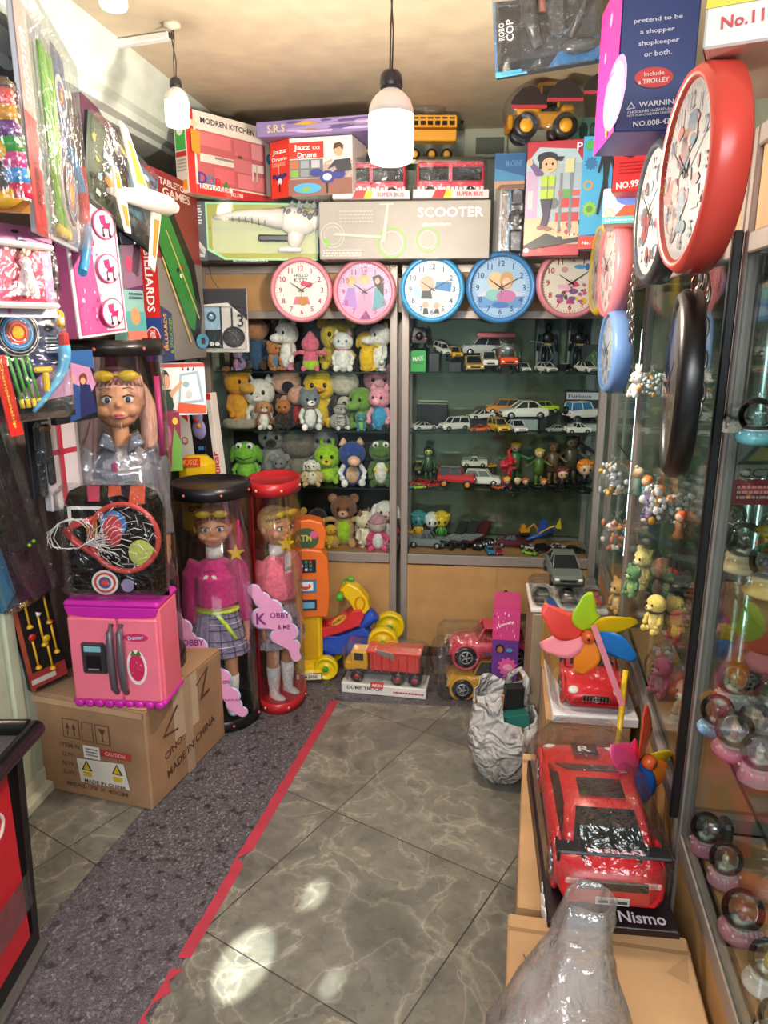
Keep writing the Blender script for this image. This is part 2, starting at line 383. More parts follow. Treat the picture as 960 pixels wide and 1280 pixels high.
# worn red tape along the tile edge
mb = MB('#b23445x'); L0, L1 = G(178, 1280, .003), G(422, 877, .003); W0, W1 = G(198, 1280, .003), G(424, 877, .003)
rt = random.Random(3); n = 60; A, B = [], []
a0, a1 = sl1, sl0
for i in range(n + 1):
    Y = a1.y + (.9 - a1.y) * i / n; p = ext(a1, a0, Y); wd = .036; worn = max(0, (i - 26) / 34)
    k = 1.0 if rt.random() > worn * .9 else rt.uniform(.05, .6)
    A.append((p.x + rt.uniform(0, .006) + (.02 * worn * rt.random()), p.y, .0035)); B.append((p.x + .004 + wd * k, p.y, .0035))
for i in range(n):
    if i > 36 and rt.random() < .28: continue
    mb.add([A[i], B[i], B[i + 1], A[i + 1]], [(0, 1, 2, 3)])
struct(mb.build('floor_tape', solid=.0008))
# walls, ceiling
ZC = 2.47
mint = mat('#b6c0b0', 'x', .6); cream = mat('#cdbfa6', 'x', .6)
def wallp(name, a, b, th, z0, z1, m):
    a = Vector((a[0], a[1], 0)); b = Vector((b[0], b[1], 0)); d = (b - a).normalized(); n = Vector((d.y, -d.x, 0)) * th
    return slab(name, [a, b, b + n, a + n], z0, z1, m)
bl = B0 + BN * .42; ud = Vector((math.cos(BK), -math.sin(BK), 0))
bwl = bl + ud * (-1.35); bwr = bl + ud * 1.75
wallp('wall_back', bwr, bwl, .1, 0, ZC, mint)
rw = R0 + RN * .42; rd = Vector((math.sin(RK), math.cos(RK), 0))
wallp('wall_right', rw + rd * (-1.35), rw + rd * 2.75, .1, 0, ZC, mint)
wallp('wall_left', (xl(4.0), 4.0), (xl(.2), .2), .1, 0, ZC, mat('#6f5f58', 'x', .7))
slab('ceiling', [(-1.75, -.4), (1.6, -.4), (1.7, 4.2), (-1.6, 4.2)], ZC, ZC + .08, mat('#c9bba2', 'x', .55))
# cove and picture rail along the side wall
mb = MB('#cfdcd4x'); prof = [(-.20, 2.28), (.20, 2.28), (.21, 2.295), (.25, 2.30), (.255, 2.325), (.28, 2.34), (.285, 2.375), (.31, 2.40), (.32, 2.43), (.34, ZC), (-.2, ZC)]
mb.loft([[(xl(Y, o_), Y, z) for o_, z in prof] for Y in (.2, 3.95)]); struct(mb.build('trim_1'))
mb = MB('#c5cdbdx')      # mint strip where the side wall meets the back cabinets
p = Bp(256, 600); mb.box((p.x - .03, p.y + .03, 1.0), (.06, .05, 2.0), .004); struct(mb.build('trim_2'))
# door jamb with grooves, threshold boards
mb = MB('#b4bfa9x')
jp = [(-.12, 2.36), (0, 2.345), (.012, 2.31), (.01, 2.27), (-.004, 2.255), (.02, 2.24), (.022, 2.19), (.005, 2.18), (.02, 2.165), (.02, 2.09), (-.0, 2.08), (-.12, 2.06)]
mb.prism([(xl(y) + o_, y) for o_, y in jp], 0.085, 2.02, 'Z')
mb.prism([(xl(1.9) - .13, 1.7), (xl(1.9) - .03, 1.7), (xl(2.05) - .02, 2.07), (xl(2.05) - .13, 2.07)], .085, 2.02, 'Z')
struct(mb.build('trim_3', bevel=.003))
mb = MB('#cfd0b8x')
mb.prism([(xl(2.34) - .1, 2.38), (xl(2.34) + .05, 2.36), (xl(1.5) + .05, 1.5), (xl(1.5) - .1, 1.5)], 0.002, .035, 'Z')
mb.prism([(xl(2.34) - .1, 2.37), (xl(2.34) + .02, 2.35), (xl(1.5) + .02, 1.5), (xl(1.5) - .1, 1.5)], .036, .085, 'Z')
struct(mb.build('baseboard_left', bevel=.004))
# ============================================================= display cabinets
ALU = '#a89c92x'; WOOD = '#c9a070x'; GL = mat('#f9fdfb', 'g'); MIR = None
def mirror_mat(col, metal, rough):
    m = mat(col, 's', rough).copy(); m.name = 'cabinet_back_' + col[1:]; m.node_tree.nodes['Principled BSDF'].inputs['Metallic'].default_value = metal; return m
alu = mat('#a49a92', 's', .38); alu.node_tree.nodes['Principled BSDF'].inputs['Metallic'].default_value = .35
def cabinet(label, root, rz, x0, x1, zs, ztop, zg0, zg1, depth, back, lower='#c2955dx', doors=2, post=.034, topband='#b98f5bx', overlap=0, nopost=(), zfoot=.05):
    t = thing('display_cabinet', label, 'display cabinet', root, rz)
    W = x1 - x0; xc = (x0 + x1) / 2; D = depth
    mb = MB(alu)
    for x in (x0 + post / 2, x1 - post / 2):
        mb.box((x, post / 2, (ztop + 0.0) / 2 + zfoot / 2), (post, post, ztop - zfoot), .003)
        mb.box((x, D - .012, (ztop) / 2 + zfoot / 2), (post * .8, .024, ztop - zfoot))
    for z, h in ((zg0 - .024, .048), (zg1 + .018, .036), (ztop - .018, .036)):
        mb.box((xc, post / 2, z), (W - 2 * post, post * .9, h), .003)
        for x in (x0 + post / 2, x1 - post / 2): mb.box((x, D / 2, z), (post * .8, D - 2 * post, h * .7))
    mb.build('frame', t)
    MB('#2a2522x').box((xc, D / 2, zfoot / 2), (W - .02, D - .03, zfoot)).build('plinth', t)
    MB('#b8875ax').box((xc, D / 2 + .01, zg0 - .008), (W - post * 2.1, D - .05, .012)).build('cabinet_floor', t)
    MB(topband).box((xc, D / 2, ztop - .04), (W - post * 2.1, D - .03, .01)).build('cabinet_top', t)
    mb = MB(back); mb.box((xc, D - .03, (zg0 + ztop) / 2), (W - post * 2, .006, ztop - zg0 - .05)); mb.build('cabinet_back', t)
    MB(topband).box((xc, .014, (zg1 + ztop) / 2), (W - post * 2, .008, ztop - zg1 - .07)).build('top_panel', t)
    dw = (W - 2 * post) / doors
    for i in range(doors):
        d = MB(lower).box((x0 + post + dw * (i + .5), .010 + .010 * (i % 2), (zfoot + zg0 - .05) / 2), (dw + .006, .008, zg0 - zfoot - .06)).build('lower_door', t)
        if i == 1 or doors == 1:
            MB('#1c1a18m').lathe([(.0, -.014), (.009, -.014), (.011, 0)], (x0 + post + dw * i + .05, .016, zg0 - .18), 14, 'Y').build('lock', d)
    for i in range(2):
        g = MB(GL).box((xc + (-.5 + i) * (W / 2 - post), .006 + .012 * i, (zg0 + zg1) / 2), (W / 2 - post + (.02 if i else .0), .004, zg1 - zg0)).build('glass_door', t)
    for z in zs:
        MB(mat('#eef8f4', 'g')).box((xc, D / 2 + .0, z - .004), (W - post * 2.2, D - .075, .006)).build('glass_shelf', t)
        # polished green front edge of the shelf
        MB('#1d2b28p').box((xc, .0405, z - .004), (W - post * 2.2, .002, .0055)).build('shelf_edge', t)
    return t
def ub(px, py): return (Bp(px, py) - B0).dot(ud)
SH = [.842, 1.113, 1.385]
UA0, UA1, UB0, UB1 = ub(262, 600), ub(496, 600), ub(501, 600), ub(752, 600)
dark_mirror = mirror_mat('#23211f', .0, .35); olive_mirror = mirror_mat('#6a7560', .45, .08)
cabinet('grey framed glass cabinet filled with plush toys on four shelves', B0, -BK, UA0, UA1, SH, 1.85, .53, 1.62, .34, dark_mirror)
cabinet('grey framed glass cabinet with shelves of model cars and figurines', B0, -BK, UB0, UB1, SH, 1.85, .53, 1.62, .34, olive_mirror)
RZ = math.atan2(-math.cos(RK), -math.sin(RK))
RSH = [.80, 1.10, 1.40]
side_mirror = mirror_mat('#97a39d', .75, .04)
cabinet('glass side cabinet full of snow globes closest to the door', R0, RZ, .004, 1.05, RSH, 1.93, .53, 1.72, .36, side_mirror, post=.026)
cabinet('middle glass side cabinet with a black post and crowded toys behind the pinwheels', R0, RZ, -1.066, -.004, RSH, 1.93, .56, 1.72, .36, side_mirror, post=.026)
cabinet('narrow glass side cabinet in the far corner lit by a strip lamp', R0, RZ, -1.80, -1.072, RSH, 1.93, .56, 1.72, .36, side_mirror, post=.026)
def RL(x, y, z):      # local point of the side cabinets -> world
    c, s = math.cos(RZ), math.sin(RZ); return Vector((R0.x + x * c - y * s, R0.y + x * s + y * c, z))
def BL(u, y, z): return B0 + ud * u + BN * y + Vector((0, 0, z))
# black edge strip and rubber seal on the near post; door lock
t = thing('door_seal', 'black vertical door seal strip beside the pale cabinet post', 'door seal', RL(.016, -.012, .56), RZ)
MB('#141313p').box((0, 0, .6), (.016, .018, 1.2), .003).build('strip', t)
t = thing('cabinet_lock', 'black lock clamped on the edge of the snow globe cabinet door', 'lock', RL(.38, -.02, .80), RZ)
mb = MB('#111111p').box((0, 0, .0), (.035, .02, .036), .006); mb.build('body', t); MB('#777777m').lathe([(0, -.02), (.008, -.02), (.009, 0)], (0, -.006, 0), 12, 'Y').build('keyhole', t)
# reflection of a security camera notice, modelled as a printed sheet behind the glass
pa = P(911, 596, 1.40)
t = thing('sign_reflection', 'reflected security camera sign with triangle, drawn on a sheet behind the snow globe cabinet glass', 'sign', (pa.x + .004, 1.385, pa.z))
mb = MB('#8f8a7cc'); mb.box((.06, 0, .045), (.12, .002, .09)); Face(mb, (0, -.0012, 0), (1, 0, 0), (0, 0, 1), (0, -1, 0), .12, .09).draw([('p', [(-.0, .30), (.95, .30), (.45, .98)], '#222222c'), ('p', [(.16, .39), (.80, .39), (.46, .86)], '#a08a4ac'), ('t', 'CCTV', .42, .12, .20, '#2a2a2ac', 0, .72)])
mb.build('sheet', t)
t = thing('notice_reflection', 'reflected red notice with white writing, drawn on a sheet below the camera sign', 'sign', (pa.x - .002, 1.385, pa.z - .052))  # red part of the reflected notice, modelled as a second sheet
mb = MB('#8c2f33c'); mb.box((.065, 0, .025), (.13, .002, .05)); Face(mb, (0, -.0012, 0), (1, 0, 0), (0, 0, 1), (0, -1, 0), .13, .05).draw([('l', .1, .2, .9, .8, 3, '#d9b3b0c')]); mb.build('sheet', t)
# strip lamp inside the corner cabinet
t = thing('strip_lamp', 'cool white strip lamp standing in the corner cabinet', 'lamp', RL(-1.70, .09, .60), RZ)
MB('#c8c8c8m').box((0, .008, .5), (.02, .01, 1.0)).build('housing', t); MB(mat('#d6f1f5', 'e', 7)).box((0, 0, .5), (.014, .008, .96), .003).build('diffuser', t)
t = thing('strip_lamp', 'cool white strip lamp at the back of the middle side cabinet', 'lamp', RL(-.98, .27, .60), RZ)
MB('#c8c8c8m').box((0, .008, .5), (.02, .01, 1.0)).build('housing', t); MB(mat('#d6f1f5', 'e', 7)).box((0, 0, .5), (.014, .008, .96), .003).build('diffuser', t)
# ============================================================= lamps on the ceiling
def bulb(label, px, cy_top, cy_bot, Y, wpx, energy, em=9):
    a = P(px, cy_top, Y); b = P(px, cy_bot, Y); R = px2m(wpx, (a + b) / 2) / 2; H = a.z - b.z
    t = thing('pendant_lamp', label, 'pendant lamp', (a.x, a.y, b.z))
    s = H
    MB(mat('#fff2dc', 'e', em)).lathe([(0, 0), (R * .6, .004), (R * .9, s * .05), (R, s * .14), (R * 1.0, s * .5), (R * .98, s * .54)], (0, 0, 0), 28).build('bulb', t)
    MB('#f1ece0p').lathe([(R * .98, s * .54), (R * .97, s * .60), (R * .86, s * .68), (R * .62, s * .75), (R * .36, s * .80), (R * .3, s * .83)], (0, 0, 0), 28).build('bulb_collar', t)
    MB('#2c2630p').lathe([(R * .46, s * .80), (R * .5, s * .83), (R * .47, s * .94), (R * .34, s * .985), (R * .1, s)], (0, 0, 0), 20).build('socket', t)
    top = ZC - b.z
    c = MB('#4a443ep'); c.tube([(.002, 0, s * .98), (.005, .003, s + (top - s) * .3), (-.003, 0, s + (top - s) * .7), (0, 0, top)], .0022, 6)
    c.tube([(-.003, 0, s * .98), (-.001, -.003, s + (top - s) * .35), (.004, 0, s + (top - s) * .7), (.003, 0, top)], .0022, 6); c.build('cord', t)
    MB('#d8d0c0p').lathe([(.0, top), (.025, top), (.025, top - .012), (0, top - .02)], (0, 0, 0), 16).build('ceiling_rose', t)
    l = bpy.data.lights.new('lamp_light', 'POINT'); l.energy = energy; l.color = (1, .86, .70); l.shadow_soft_size = R * 1.05
    o = bpy.data.objects.new('lamp_light', l); COL.objects.link(o); o.location = (a.x, a.y, b.z - R * 1.3)
    return t
bulb('large glowing white bulb hanging on a dark cord in the middle of the shop', 489, 87, 208, 2.0, 57, CENTRE_LAMP, 7)
bulb('smaller glowing white bulb hanging beside the kitchen set box', 219, 97, 161, 2.5, 30, SIDE_LAMP, 4)
bulb('glowing white bulb close to the ceiling at the top edge of the picture', 139, -34, 13, 1.9, 34, DOOR_LAMP, 2.5)
mb = MB('#e9ebeap'); a = P(150, 52, 2.52); a = G(146, 55, ZC - .012); b = G(213, 45, ZC - .012)
q = b - a; t = thing('cable_duct', 'short white cable duct on the ceiling above the smaller bulb', 'cable duct', a, math.atan2(q.y, q.x))
mb.box((q.length / 2, 0, 0), (q.length, .03, .02), .003); mb.build('duct', t); MB('#3a3632p').box((q.length, 0, 0), (.012, .02, .016), .002).build('end_clip', t)
# spiral lamp at the back
c = P(549, 128, 3.62)
t = thing('spiral_lamp', 'unlit white spiral energy saving lamp above the yellow trailer', 'lamp', c)
mb = MB('#e9e6dcp'); pts = [(.024 * math.cos(i * .62), .024 * math.sin(i * .62), .03 - .0026 * i) for i in range(36)]
mb.tube(pts, .0085, 8); mb.build('spiral_tube', t)
MB('#cfc6b4p').lathe([(.065, .052), (.07, .048), (.06, .036), (.0, .034)], (0, 0, 0), 26).build('lamp_dish', t)
MB('#1f1d1dp').tube([(.05, 0, .04), (.10, -.01, .02), (.115, -.02, -.04), (.10, -.02, -.09)], .006, 6).build('cable', t)
# ============================================================= packs on top of the back cabinets
TOPZ = 1.852
pbox('toy_box', 'long dinosaur robot box with a lime window lying over the plush cabinet', 'toy box', 232, 3.22, 398, 3.28, 248, 343, .14, '#17191bc', z=TOPZ, b=.003,
 front=[('p', [(.17, .18), (.30, .02), (1, .02), (1, .97), (.17, .97)], '#8fd39ac'), ('p', [(.185, .22), (.31, .05), (.99, .05), (.99, .94), (.185, .94)], '#9aa02bc'), ('r', .185, .52, .99, .56, '#7f8720c'),
  ('r', 0, .0, .172, .97, '#39414dc'), ('l', .02, .6, .15, .93, 7, '#c9ccd0c'), ('p', [(.01, .12), (.05, .08), (.15, .06), (.16, .2), (.1, .38), (.03, .45)], '#b9b9b6c'), ('p', [(.04, .3), (.12, .12), (.15, .1), (.08, .36)], '#6d7078c'), ('e', .085, .27, .012, .035, '#e04a66c'),
  ('t', 'DINOSAUR', .5, .02, .02, '#d8dadcc', 0, .2), ('l', .36, -.02, .62, .02, 2, '#c9ccd0c')], left=[('l', .2, .2, .8, .9, 14, '#6d737ac')], topf=[('r', .3, .0, .7, .9, '#8f9499c')],
 H=.235, parts='carton')[0]
t = [o for o in COL.objects if o.name.startswith('toy_box')][0]
# the dinosaur robot behind the window
mb = MB('#d9dad6p')
def dino(parent, x, z, s, y=-.022):
    mb = MB('#dcdcd8p'); n = 12
    pts = [(x - .30 * s + .027 * i * s * 1, y, z + .012 * s * math.sin(i * .35)) for i in range(9)]
    mb.tube(pts + [(x - .02 * s, y, z)], [.006 * s + .0035 * i * s for i in range(9)] + [.045 * s], 10)
    mb.ball((x + .03 * s, y, z - .01 * s), (.085 * s, .03, .055 * s), (0, 12, 0)); mb.ball((x + .12 * s, y, z - .0 * s), (.06 * s, .025, .04 * s), (0, -10, 0))
    mb.ball((x + .03 * s, y, z - .065 * s), (.035 * s, .02, .05 * s), (0, 20, 0)); mb.box((x + .005 * s, y, z - .12 * s), (.10 * s, .03, .02 * s), .006)
    mb.tube([(x + .13 * s, y, z - .02 * s), (x + .13 * s, y - .01, z - .07 * s), (x + .16 * s, y - .01, z - .08 * s)], .009 * s, 8)
    mb.ball((x + .19 * s, y, z - .01 * s), (.05 * s, .02, .03 * s), (0, 15, 0)); o = mb.build('dinosaur_robot', parent)
    mb = MB('#70767dp')
    for i in range(9): mb.ball((x - .02 * s + .022 * i * s, y - .018, z + .03 * s - .006 * s * (i % 3) - .002 * i), (.012 * s, .008, .016 * s), (0, 30, 0), 8, 6)
    for i in range(6): mb.prism([(x + .0 * s + i * .03 * s, z + .045 * s), (x + .02 * s + i * .03 * s, z + .075 * s), (x + .03 * s + i * .03 * s, z + .04 * s)], y - .004, y + .004)
    for k in range(8): mb.torus((x - .25 * s + .026 * k * s, y, z + .002), .009 * s + .0035 * s * k, .0022 * s, 'X', 12, 5)
    mb.build('grey_plates', o); MB('#1c1c1cp').box((x - .06 * s, y, z - .075 * s), (.13 * s, .015, .028 * s), .006).build('remote_handle', parent)
dino(t, .43, .165, 1.0)
MB(mat('#fdfefe', 'b')).box((.35, -.026, .145), (.46, .002, .23), 0).build('window_film', t)
pbox('toy_box', 'silver grey scooter carton with green wheels printed on it', 'toy box', 400, 3.16, 611, 3.10, 252, 338, .16, '#a5a19ac', z=TOPZ, b=.003,
 front=[('t', 'SCOOTER', .77, .80, .17, '#f2f2f0c', 0, .38), ('t', 'aluminium', .69, .60, .07, '#e6e6e3c', 0, .17), ('o', .08, .42, .22, .012, '#c9c9c4c'), ('o', .08, .42, .16, .008, '#c9c9c4c'),
  ('o', .43, .28, .27, .03, '#7cc142c'), ('o', .43, .28, .20, .01, '#d2d2cdc'), ('o', .64, .33, .22, .028, '#7cc142c'), ('o', .64, .33, .15, .01, '#d2d2cdc'), ('p', [(.08, .42), (.36, .36), (.38, .40), (.1, .46)], '#c3c3bdc'), ('p', [(.37, .3), (.40, .95), (.415, .95), (.39, .3)], '#c3c3bdc'), ('r', .36, .93, .44, .96, '#c3c3bdc'),
  ('p', [(.02, .35), (.05, .22), (.07, .26), (.045, .36)], '#7cc142c'), ('l', .12, .62, .32, .86, 4, '#b9b7b1c'), ('l', .02, .04, .25, .18, 3, '#cfcfcac')], H=.218)
pbox('toy_box', 'white and red modern kitchen set box with pink cupboards in its window', 'toy box', 237, 3.08, 339, 3.42, 133, 240, .075, '#efe9ddc', z=2.092, b=.002, group=None,
 front=[('r', 0, 0, .08, 1, '#d93a36c'), ('r', .08, .80, 1, 1, '#efe9ddc'), ('t', 'MODREN KITCHEN SET', .55, .9, .07, '#3a3140c', 0, .78), ('r', .08, .0, 1, .12, '#d93a36c'), ('t', 'NO.7788', .55, .06, .05, '#ffffffc', 0, .15),
  ('r', .10, .14, .93, .78, '#c86a6ec'), ('r', .13, .60, .50, .76, '#e07f84c'), ('r', .54, .56, .72, .76, '#d5767cc'), ('r', .75, .56, .9, .76, '#e59aa0c'), ('r', .13, .40, .9, .50, '#efe3d8c'), ('r', .30, .46, .55, .49, '#8b8f95c'), ('r', .52, .36, .75, .52, '#d98187c'),
  ('r', .28, .18, .52, .36, '#de7078c'), ('r', .56, .16, .90, .34, '#e5848ac'), ('e', .60, .55, .03, .02, '#6b5a52c'), ('r', .74, .28, .76, .46, '#dddad2c'), ('r', .79, .28, .81, .48, '#c9c5bcc'),
  ('t', 'D', .14, .20, .14, '#4a4ba8c', 0, .09), ('t', 'O', .235, .19, .12, '#3d8fc6c', 0, .09), ('t', 'R', .325, .17, .11, '#d93a36c', 0, .08), ('t', 'A', .41, .155, .11, '#3d9a4bc', 0, .09), ('r', .1, .07, .48, .12, '#ffffffc'), ('t', 'EXPLORER', .28, .095, .045, '#d93a36c', 0, .34),
  ('e', .06, .83, .05, .04, '#e8d7b0c'), ('p', [(.03, .50), (.12, .46), (.13, .74), (.03, .76)], '#e8a23cc'), ('e', .96, .60, .04, .07, '#4a8fc0c')],
 left=[('r', .1, .52, .9, .97, '#48b548c'), ('e', .5, .78, .3, .09, '#f1f4e8c'), ('r', .1, .44, .95, .5, '#d93a36c'), ('l', .15, .26, .9, .42, 4, '#b9afa2c'), ('r', .2, .04, .9, .16, '#e9a52fc')], topf=[], H=.30)
pbox('toy_box', 'pink kitchen playset box wedged behind the white kitchen set box', 'toy box', 316, 3.36, 346, 3.52, 163, 255, .1, '#b23a4dc', z=2.092, H=.27,
 front=[('r', .1, .6, .9, .92, '#d9949ac'), ('r', .1, .34, .9, .56, '#e8ccc4c'), ('r', .1, .08, .9, .30, '#c96b74c'), ('r', .45, .1, .5, .3, '#a3434fc')])
pbox('toy_box', 'red and white drum set box with a boy drummer on it', 'toy box', 340, 3.24, 363, 3.16, 178, 256, .02, '#e03a2ac', z=2.092, H=.21,
 front=[('r', 0, 0, 1, 1, '#e03a2ac'), ('t', 'Jazz', .5, .80, .10, '#ffffffc', 0, .75), ('t', 'Drums', .5, .68, .07, '#ffffffc', 0, .8), ('l', .1, .55, .8, .62, 3, '#f1b9b0c'), ('e', .5, .35, .22, .06, '#2c2f7ac'), ('e', .5, .28, .12, .06, '#e8e8f0c'), ('e', .22, .38, .12, .04, '#2c2f7ac'), ('e', .78, .38, .12, .04, '#2c2f7ac'), ('r', .47, .10, .53, .25, '#22232ac'), ('r', .47, .4, .5, .55, '#c9c9c9c'), ('e', .5, .56, .15, .012, '#d9b04ac')])
tg = [o for o in COL.objects if o.name.startswith('toy_box')][-1]
# wide printed side of the same box, built onto it
A, rz, W = line_frame(362, 256, 3.165, 441, 3.10); A.z = 2.092
mb = MB('#e9e4dec'); mb.box((W / 2, .10, .105), (W, .2, .21), .002)
Face(mb, (0, 0, 0), (1, 0, 0), (0, 0, 1), (0, -1, 0), W, .21).draw([('r', .0, .0, 1, .52, '#b9aaa2c'), ('r', .02, .64, .56, .92, '#dc3a2cc'), ('t', 'Jazz', .22, .82, .12, '#ffffffc', 0, .26), ('t', 'Drums', .30, .70, .09, '#ffffffc', 0, .3), ('t', 'ROCK', .45, .81, .05, '#ffffffc', 0, .12),
  ('r', .02, .30, .55, .62, '#6e747cc'), ('r', .04, .47, .16, .60, '#d9714ac'), ('r', .20, .47, .33, .60, '#9aa3abc'), ('r', .37, .47, .5, .60, '#b9bfc6c'), ('r', .04, .32, .16, .44, '#7fb04ac'), ('r', .20, .32, .33, .44, '#8d949cc'), ('r', 0, 0, 1, .28, '#8c5f54c'), ('e', .30, .12, .22, .09, '#4aa7dac'), ('e', .28, .10, .08, .04, '#7cb34fc'),
  ('e', .45, .38, .10, .07, '#3a3f8fc'), ('e', .62, .30, .12, .11, '#3a3f8fc'), ('e', .62, .30, .07, .06, '#e6e8f2c'), ('e', .80, .34, .10, .08, '#3a3f8fc'), ('r', .6, .02, .63, .2, '#1d1f24c'),
  ('p', [(.62, .42), (.74, .58), (.98, .60), (1, .40), (.8, .36), (.74, .48)], '#3d4148c'), ('e', .80, .74, .07, .10, '#d9a98ac'), ('p', [(.72, .76), (.74, .86), (.82, .88), (.88, .82), (.87, .74), (.82, .8)], '#5a4030c'), ('p', [(.58, .5), (.70, .56), (.70, .6), (.57, .54)], '#d9a98ac'), ('x', .9, .3, 1, .6, 8, ['#e86a7ac', '#7fc8b0c'], .02)])
Bx = mb.build('drum_print_side', None, A, (0, 0, rz))
Bx.parent = tg; bpy.context.view_layer.update(); Bx.matrix_parent_inverse = tg.matrix_world.inverted()
# bubble packed buses
def bus(label, x0, x1, Y, z, wz=0):
    a = P(x0, 250, Y); b = P(x1, 250, Y); W = b.x - a.x; t = thing('toy_bus', label, 'toy bus', ((a.x + b.x) / 2, Y, z), wz)
    H = .13; L = W * .90
    mb = MB('#d9d6d2c'); mb.box((0, .05, .004), (W, .13, .008), .002); Face(mb, (-W / 2, -.015, .0), (1, 0, 0), (0, 0, 1), (0, -1, 0), W, .03).draw([('r', 0, 0, 1, 1, '#c9c9cfc'), ('p', [(.25, 0), (.3, 1), (.5, 1), (.46, 0)], '#d8232ac'), ('p', [(.4, 0), (.44, 1), (.52, 1), (.5, 0)], '#e9cf2ac'), ('t', 'SUPER BUS', .75, .5, .5, '#c41f3ac', 0, .35)]); mb.build('card_tray', t)
    mb = MB('#d3304ap'); mb.box((0, .05, .045), (L, .075, .05), .008); mb.box((0, .05, .128), (L * .98, .072, .018), .007)
    for sx in (-1, 1): mb.box((sx * L * .48, .05, .09), (L * .035, .074, .07), .004)
    mb.box((0, .05, .09), (.012, .075, .07)); body = mb.build('bus_body', t)
    mb = MB('#f0dfe0p')
    for i in range(16): mb.box((-L / 2 + L * (i + .5) / 16, .0118, .035 + .004 * (i % 2)), (L / 22, .001, .018))
    mb.build('livery', body)
    MB(mat('#8d9a98', 'b')).box((0, .05, .092), (L * .94, .066, .05), .004).build('windows', body)
    for sx in (-.3, .3):
        w_ = MB('#241c1cp').lathe([(.0, -.008), (.014, -.008), (.021, -.004), (.021, .008)], (sx * L, .014, .026), 18, 'Y').build('wheel', t); MB('#b8283cp').lathe([(0, -.010), (.010, -.009), (.011, -.006)], (sx * L, .014, .026), 14, 'Y').build('hub', w_)
    MB(mat('#fbfdfd', 'w')).box((0, .05, .082), (W * .97, .11, .146), .02).build('bubble', t)
bus('red and white toy bus in a clear bubble behind the hanging bulb', 416, 512, 3.13, 2.075)
bus('red and white toy bus in a clear bubble over the scooter lettering', 516, 610, 3.11, 2.075)
# yellow tractor and trailer on a card
p = P(440, 205, 3.34); q = P(575, 205, 3.34); W = q.x - p.x
t = thing('toy_tractor', 'yellow tractor with a slatted trailer on a green card behind the hanging bulb', 'toy tractor', (p.x, 3.36, 2.247))
mb = MB('#4d9a5fc'); mb.box((W / 2, .06, .008), (W, .14, .016), .002); mb.use('#e9dfb8c'); mb.box((W * .75, -.0105, .008), (W * .5, .001, .015)); mb.build('card', t)
mb = MB('#e9a62cp'); mb.box((W * .72, .05, .115), (W * .50, .07, .045), .004); mb.box((W * .72, .05, .148), (W * .50, .075, .008)); o = mb.build('trailer', t)
mb = MB('#e9a62cp')
for i in range(8): mb.box((W * .49 + i * W * .067, .012, .165), (.008, .006, .04))
mb.box((W * .72, .012, .172), (W * .48, .005, .007)); mb.box((W * .72, .012, .186), (W * .48, .005, .007)); mb.build('slat_rail', o)
for x, r in ((.10, .045), (.24, .03), (.58, .024), (.74, .024), (.88, .024)):
    w_ = MB('#262422p').lathe([(.0, -.014), (r * .8, -.014), (r, -.008), (r, .014)], (W * x, .02, .016 + r), 20, 'Y').build('wheel', t); MB('#eab03ap').lathe([(0, -.018), (r * .55, -.017), (r * .6, -.01)], (W * x, .02, .016 + r), 16, 'Y').build('hub', w_)
mb = MB('#e9a62cp'); mb.box((W * .17, .05, .09), (W * .2, .06, .05), .008); mb.box((W * .10, .05, .13), (W * .09, .055, .07), .01); mb.build('tractor_body', t)
MB(mat('#fbfdfd', 'w')).ball((W * .70, .03, .215), (.075, .04, .028)).build('crumpled_film', t)
# machine box with clear tray
pbox('toy_box', 'blue and tan machine playset box with black tools in a clear tray', 'toy box', 614, 3.20, 652, 3.18, 188, 330, .12, '#2f6fa8c', z=TOPZ, H=.405, parts='carton',
 front=[('r', .02, .74, .98, .98, '#1f5f9cc'), ('p', [(.02, .86), (.98, .78), (.98, .72), (.02, .72)], '#3f8fc4c'), ('t', 'MACHINE', .62, .90, .06, '#5b94c8c', 0, .5), ('r', .02, .66, .98, .74, '#c79a7ac'), ('r', .02, .02, .30, .66, '#b9b6aec'), ('r', .55, .02, .98, .66, '#4a4c50c'), ('r', .50, .02, .55, .66, '#3a8fc8c'),
  ('r', .28, .02, .48, .66, '#6e5340c'), ('x', .29, .03, .47, .65, 26, ['#8a6a4ec', '#57402fc', '#a3846ac'], .025), ('r', .60, .02, .94, .64, '#9aa0a4c'), ('e', .77, .38, .15, .11, '#1a1a1cc'), ('r', .66, .48, .88, .63, '#222326c'), ('r', .64, .04, .9, .22, '#2a2b2ec'), ('e', .77, .22, .10, .04, '#9aa0a4c')])
t = [o for o in COL.objects if o.name.startswith('toy_box') and 'machine' in o.get('label', '')][0]
mb = MB('#1f2022p'); mb.lathe([(.0, -.03), (.03, -.03), (.035, -.005), (.035, 0)], (.095, 0, .16), 20, 'Y'); mb.box((.095, -.02, .235), (.05, .03, .06), .008); mb.box((.095, -.02, .07), (.055, .03, .09), .01); mb.build('black_tool', t)
MB(mat('#fbfdfd', 'w')).box((.072, -.035, .145), (.13, .06, .27), .02).build('bubble', t)
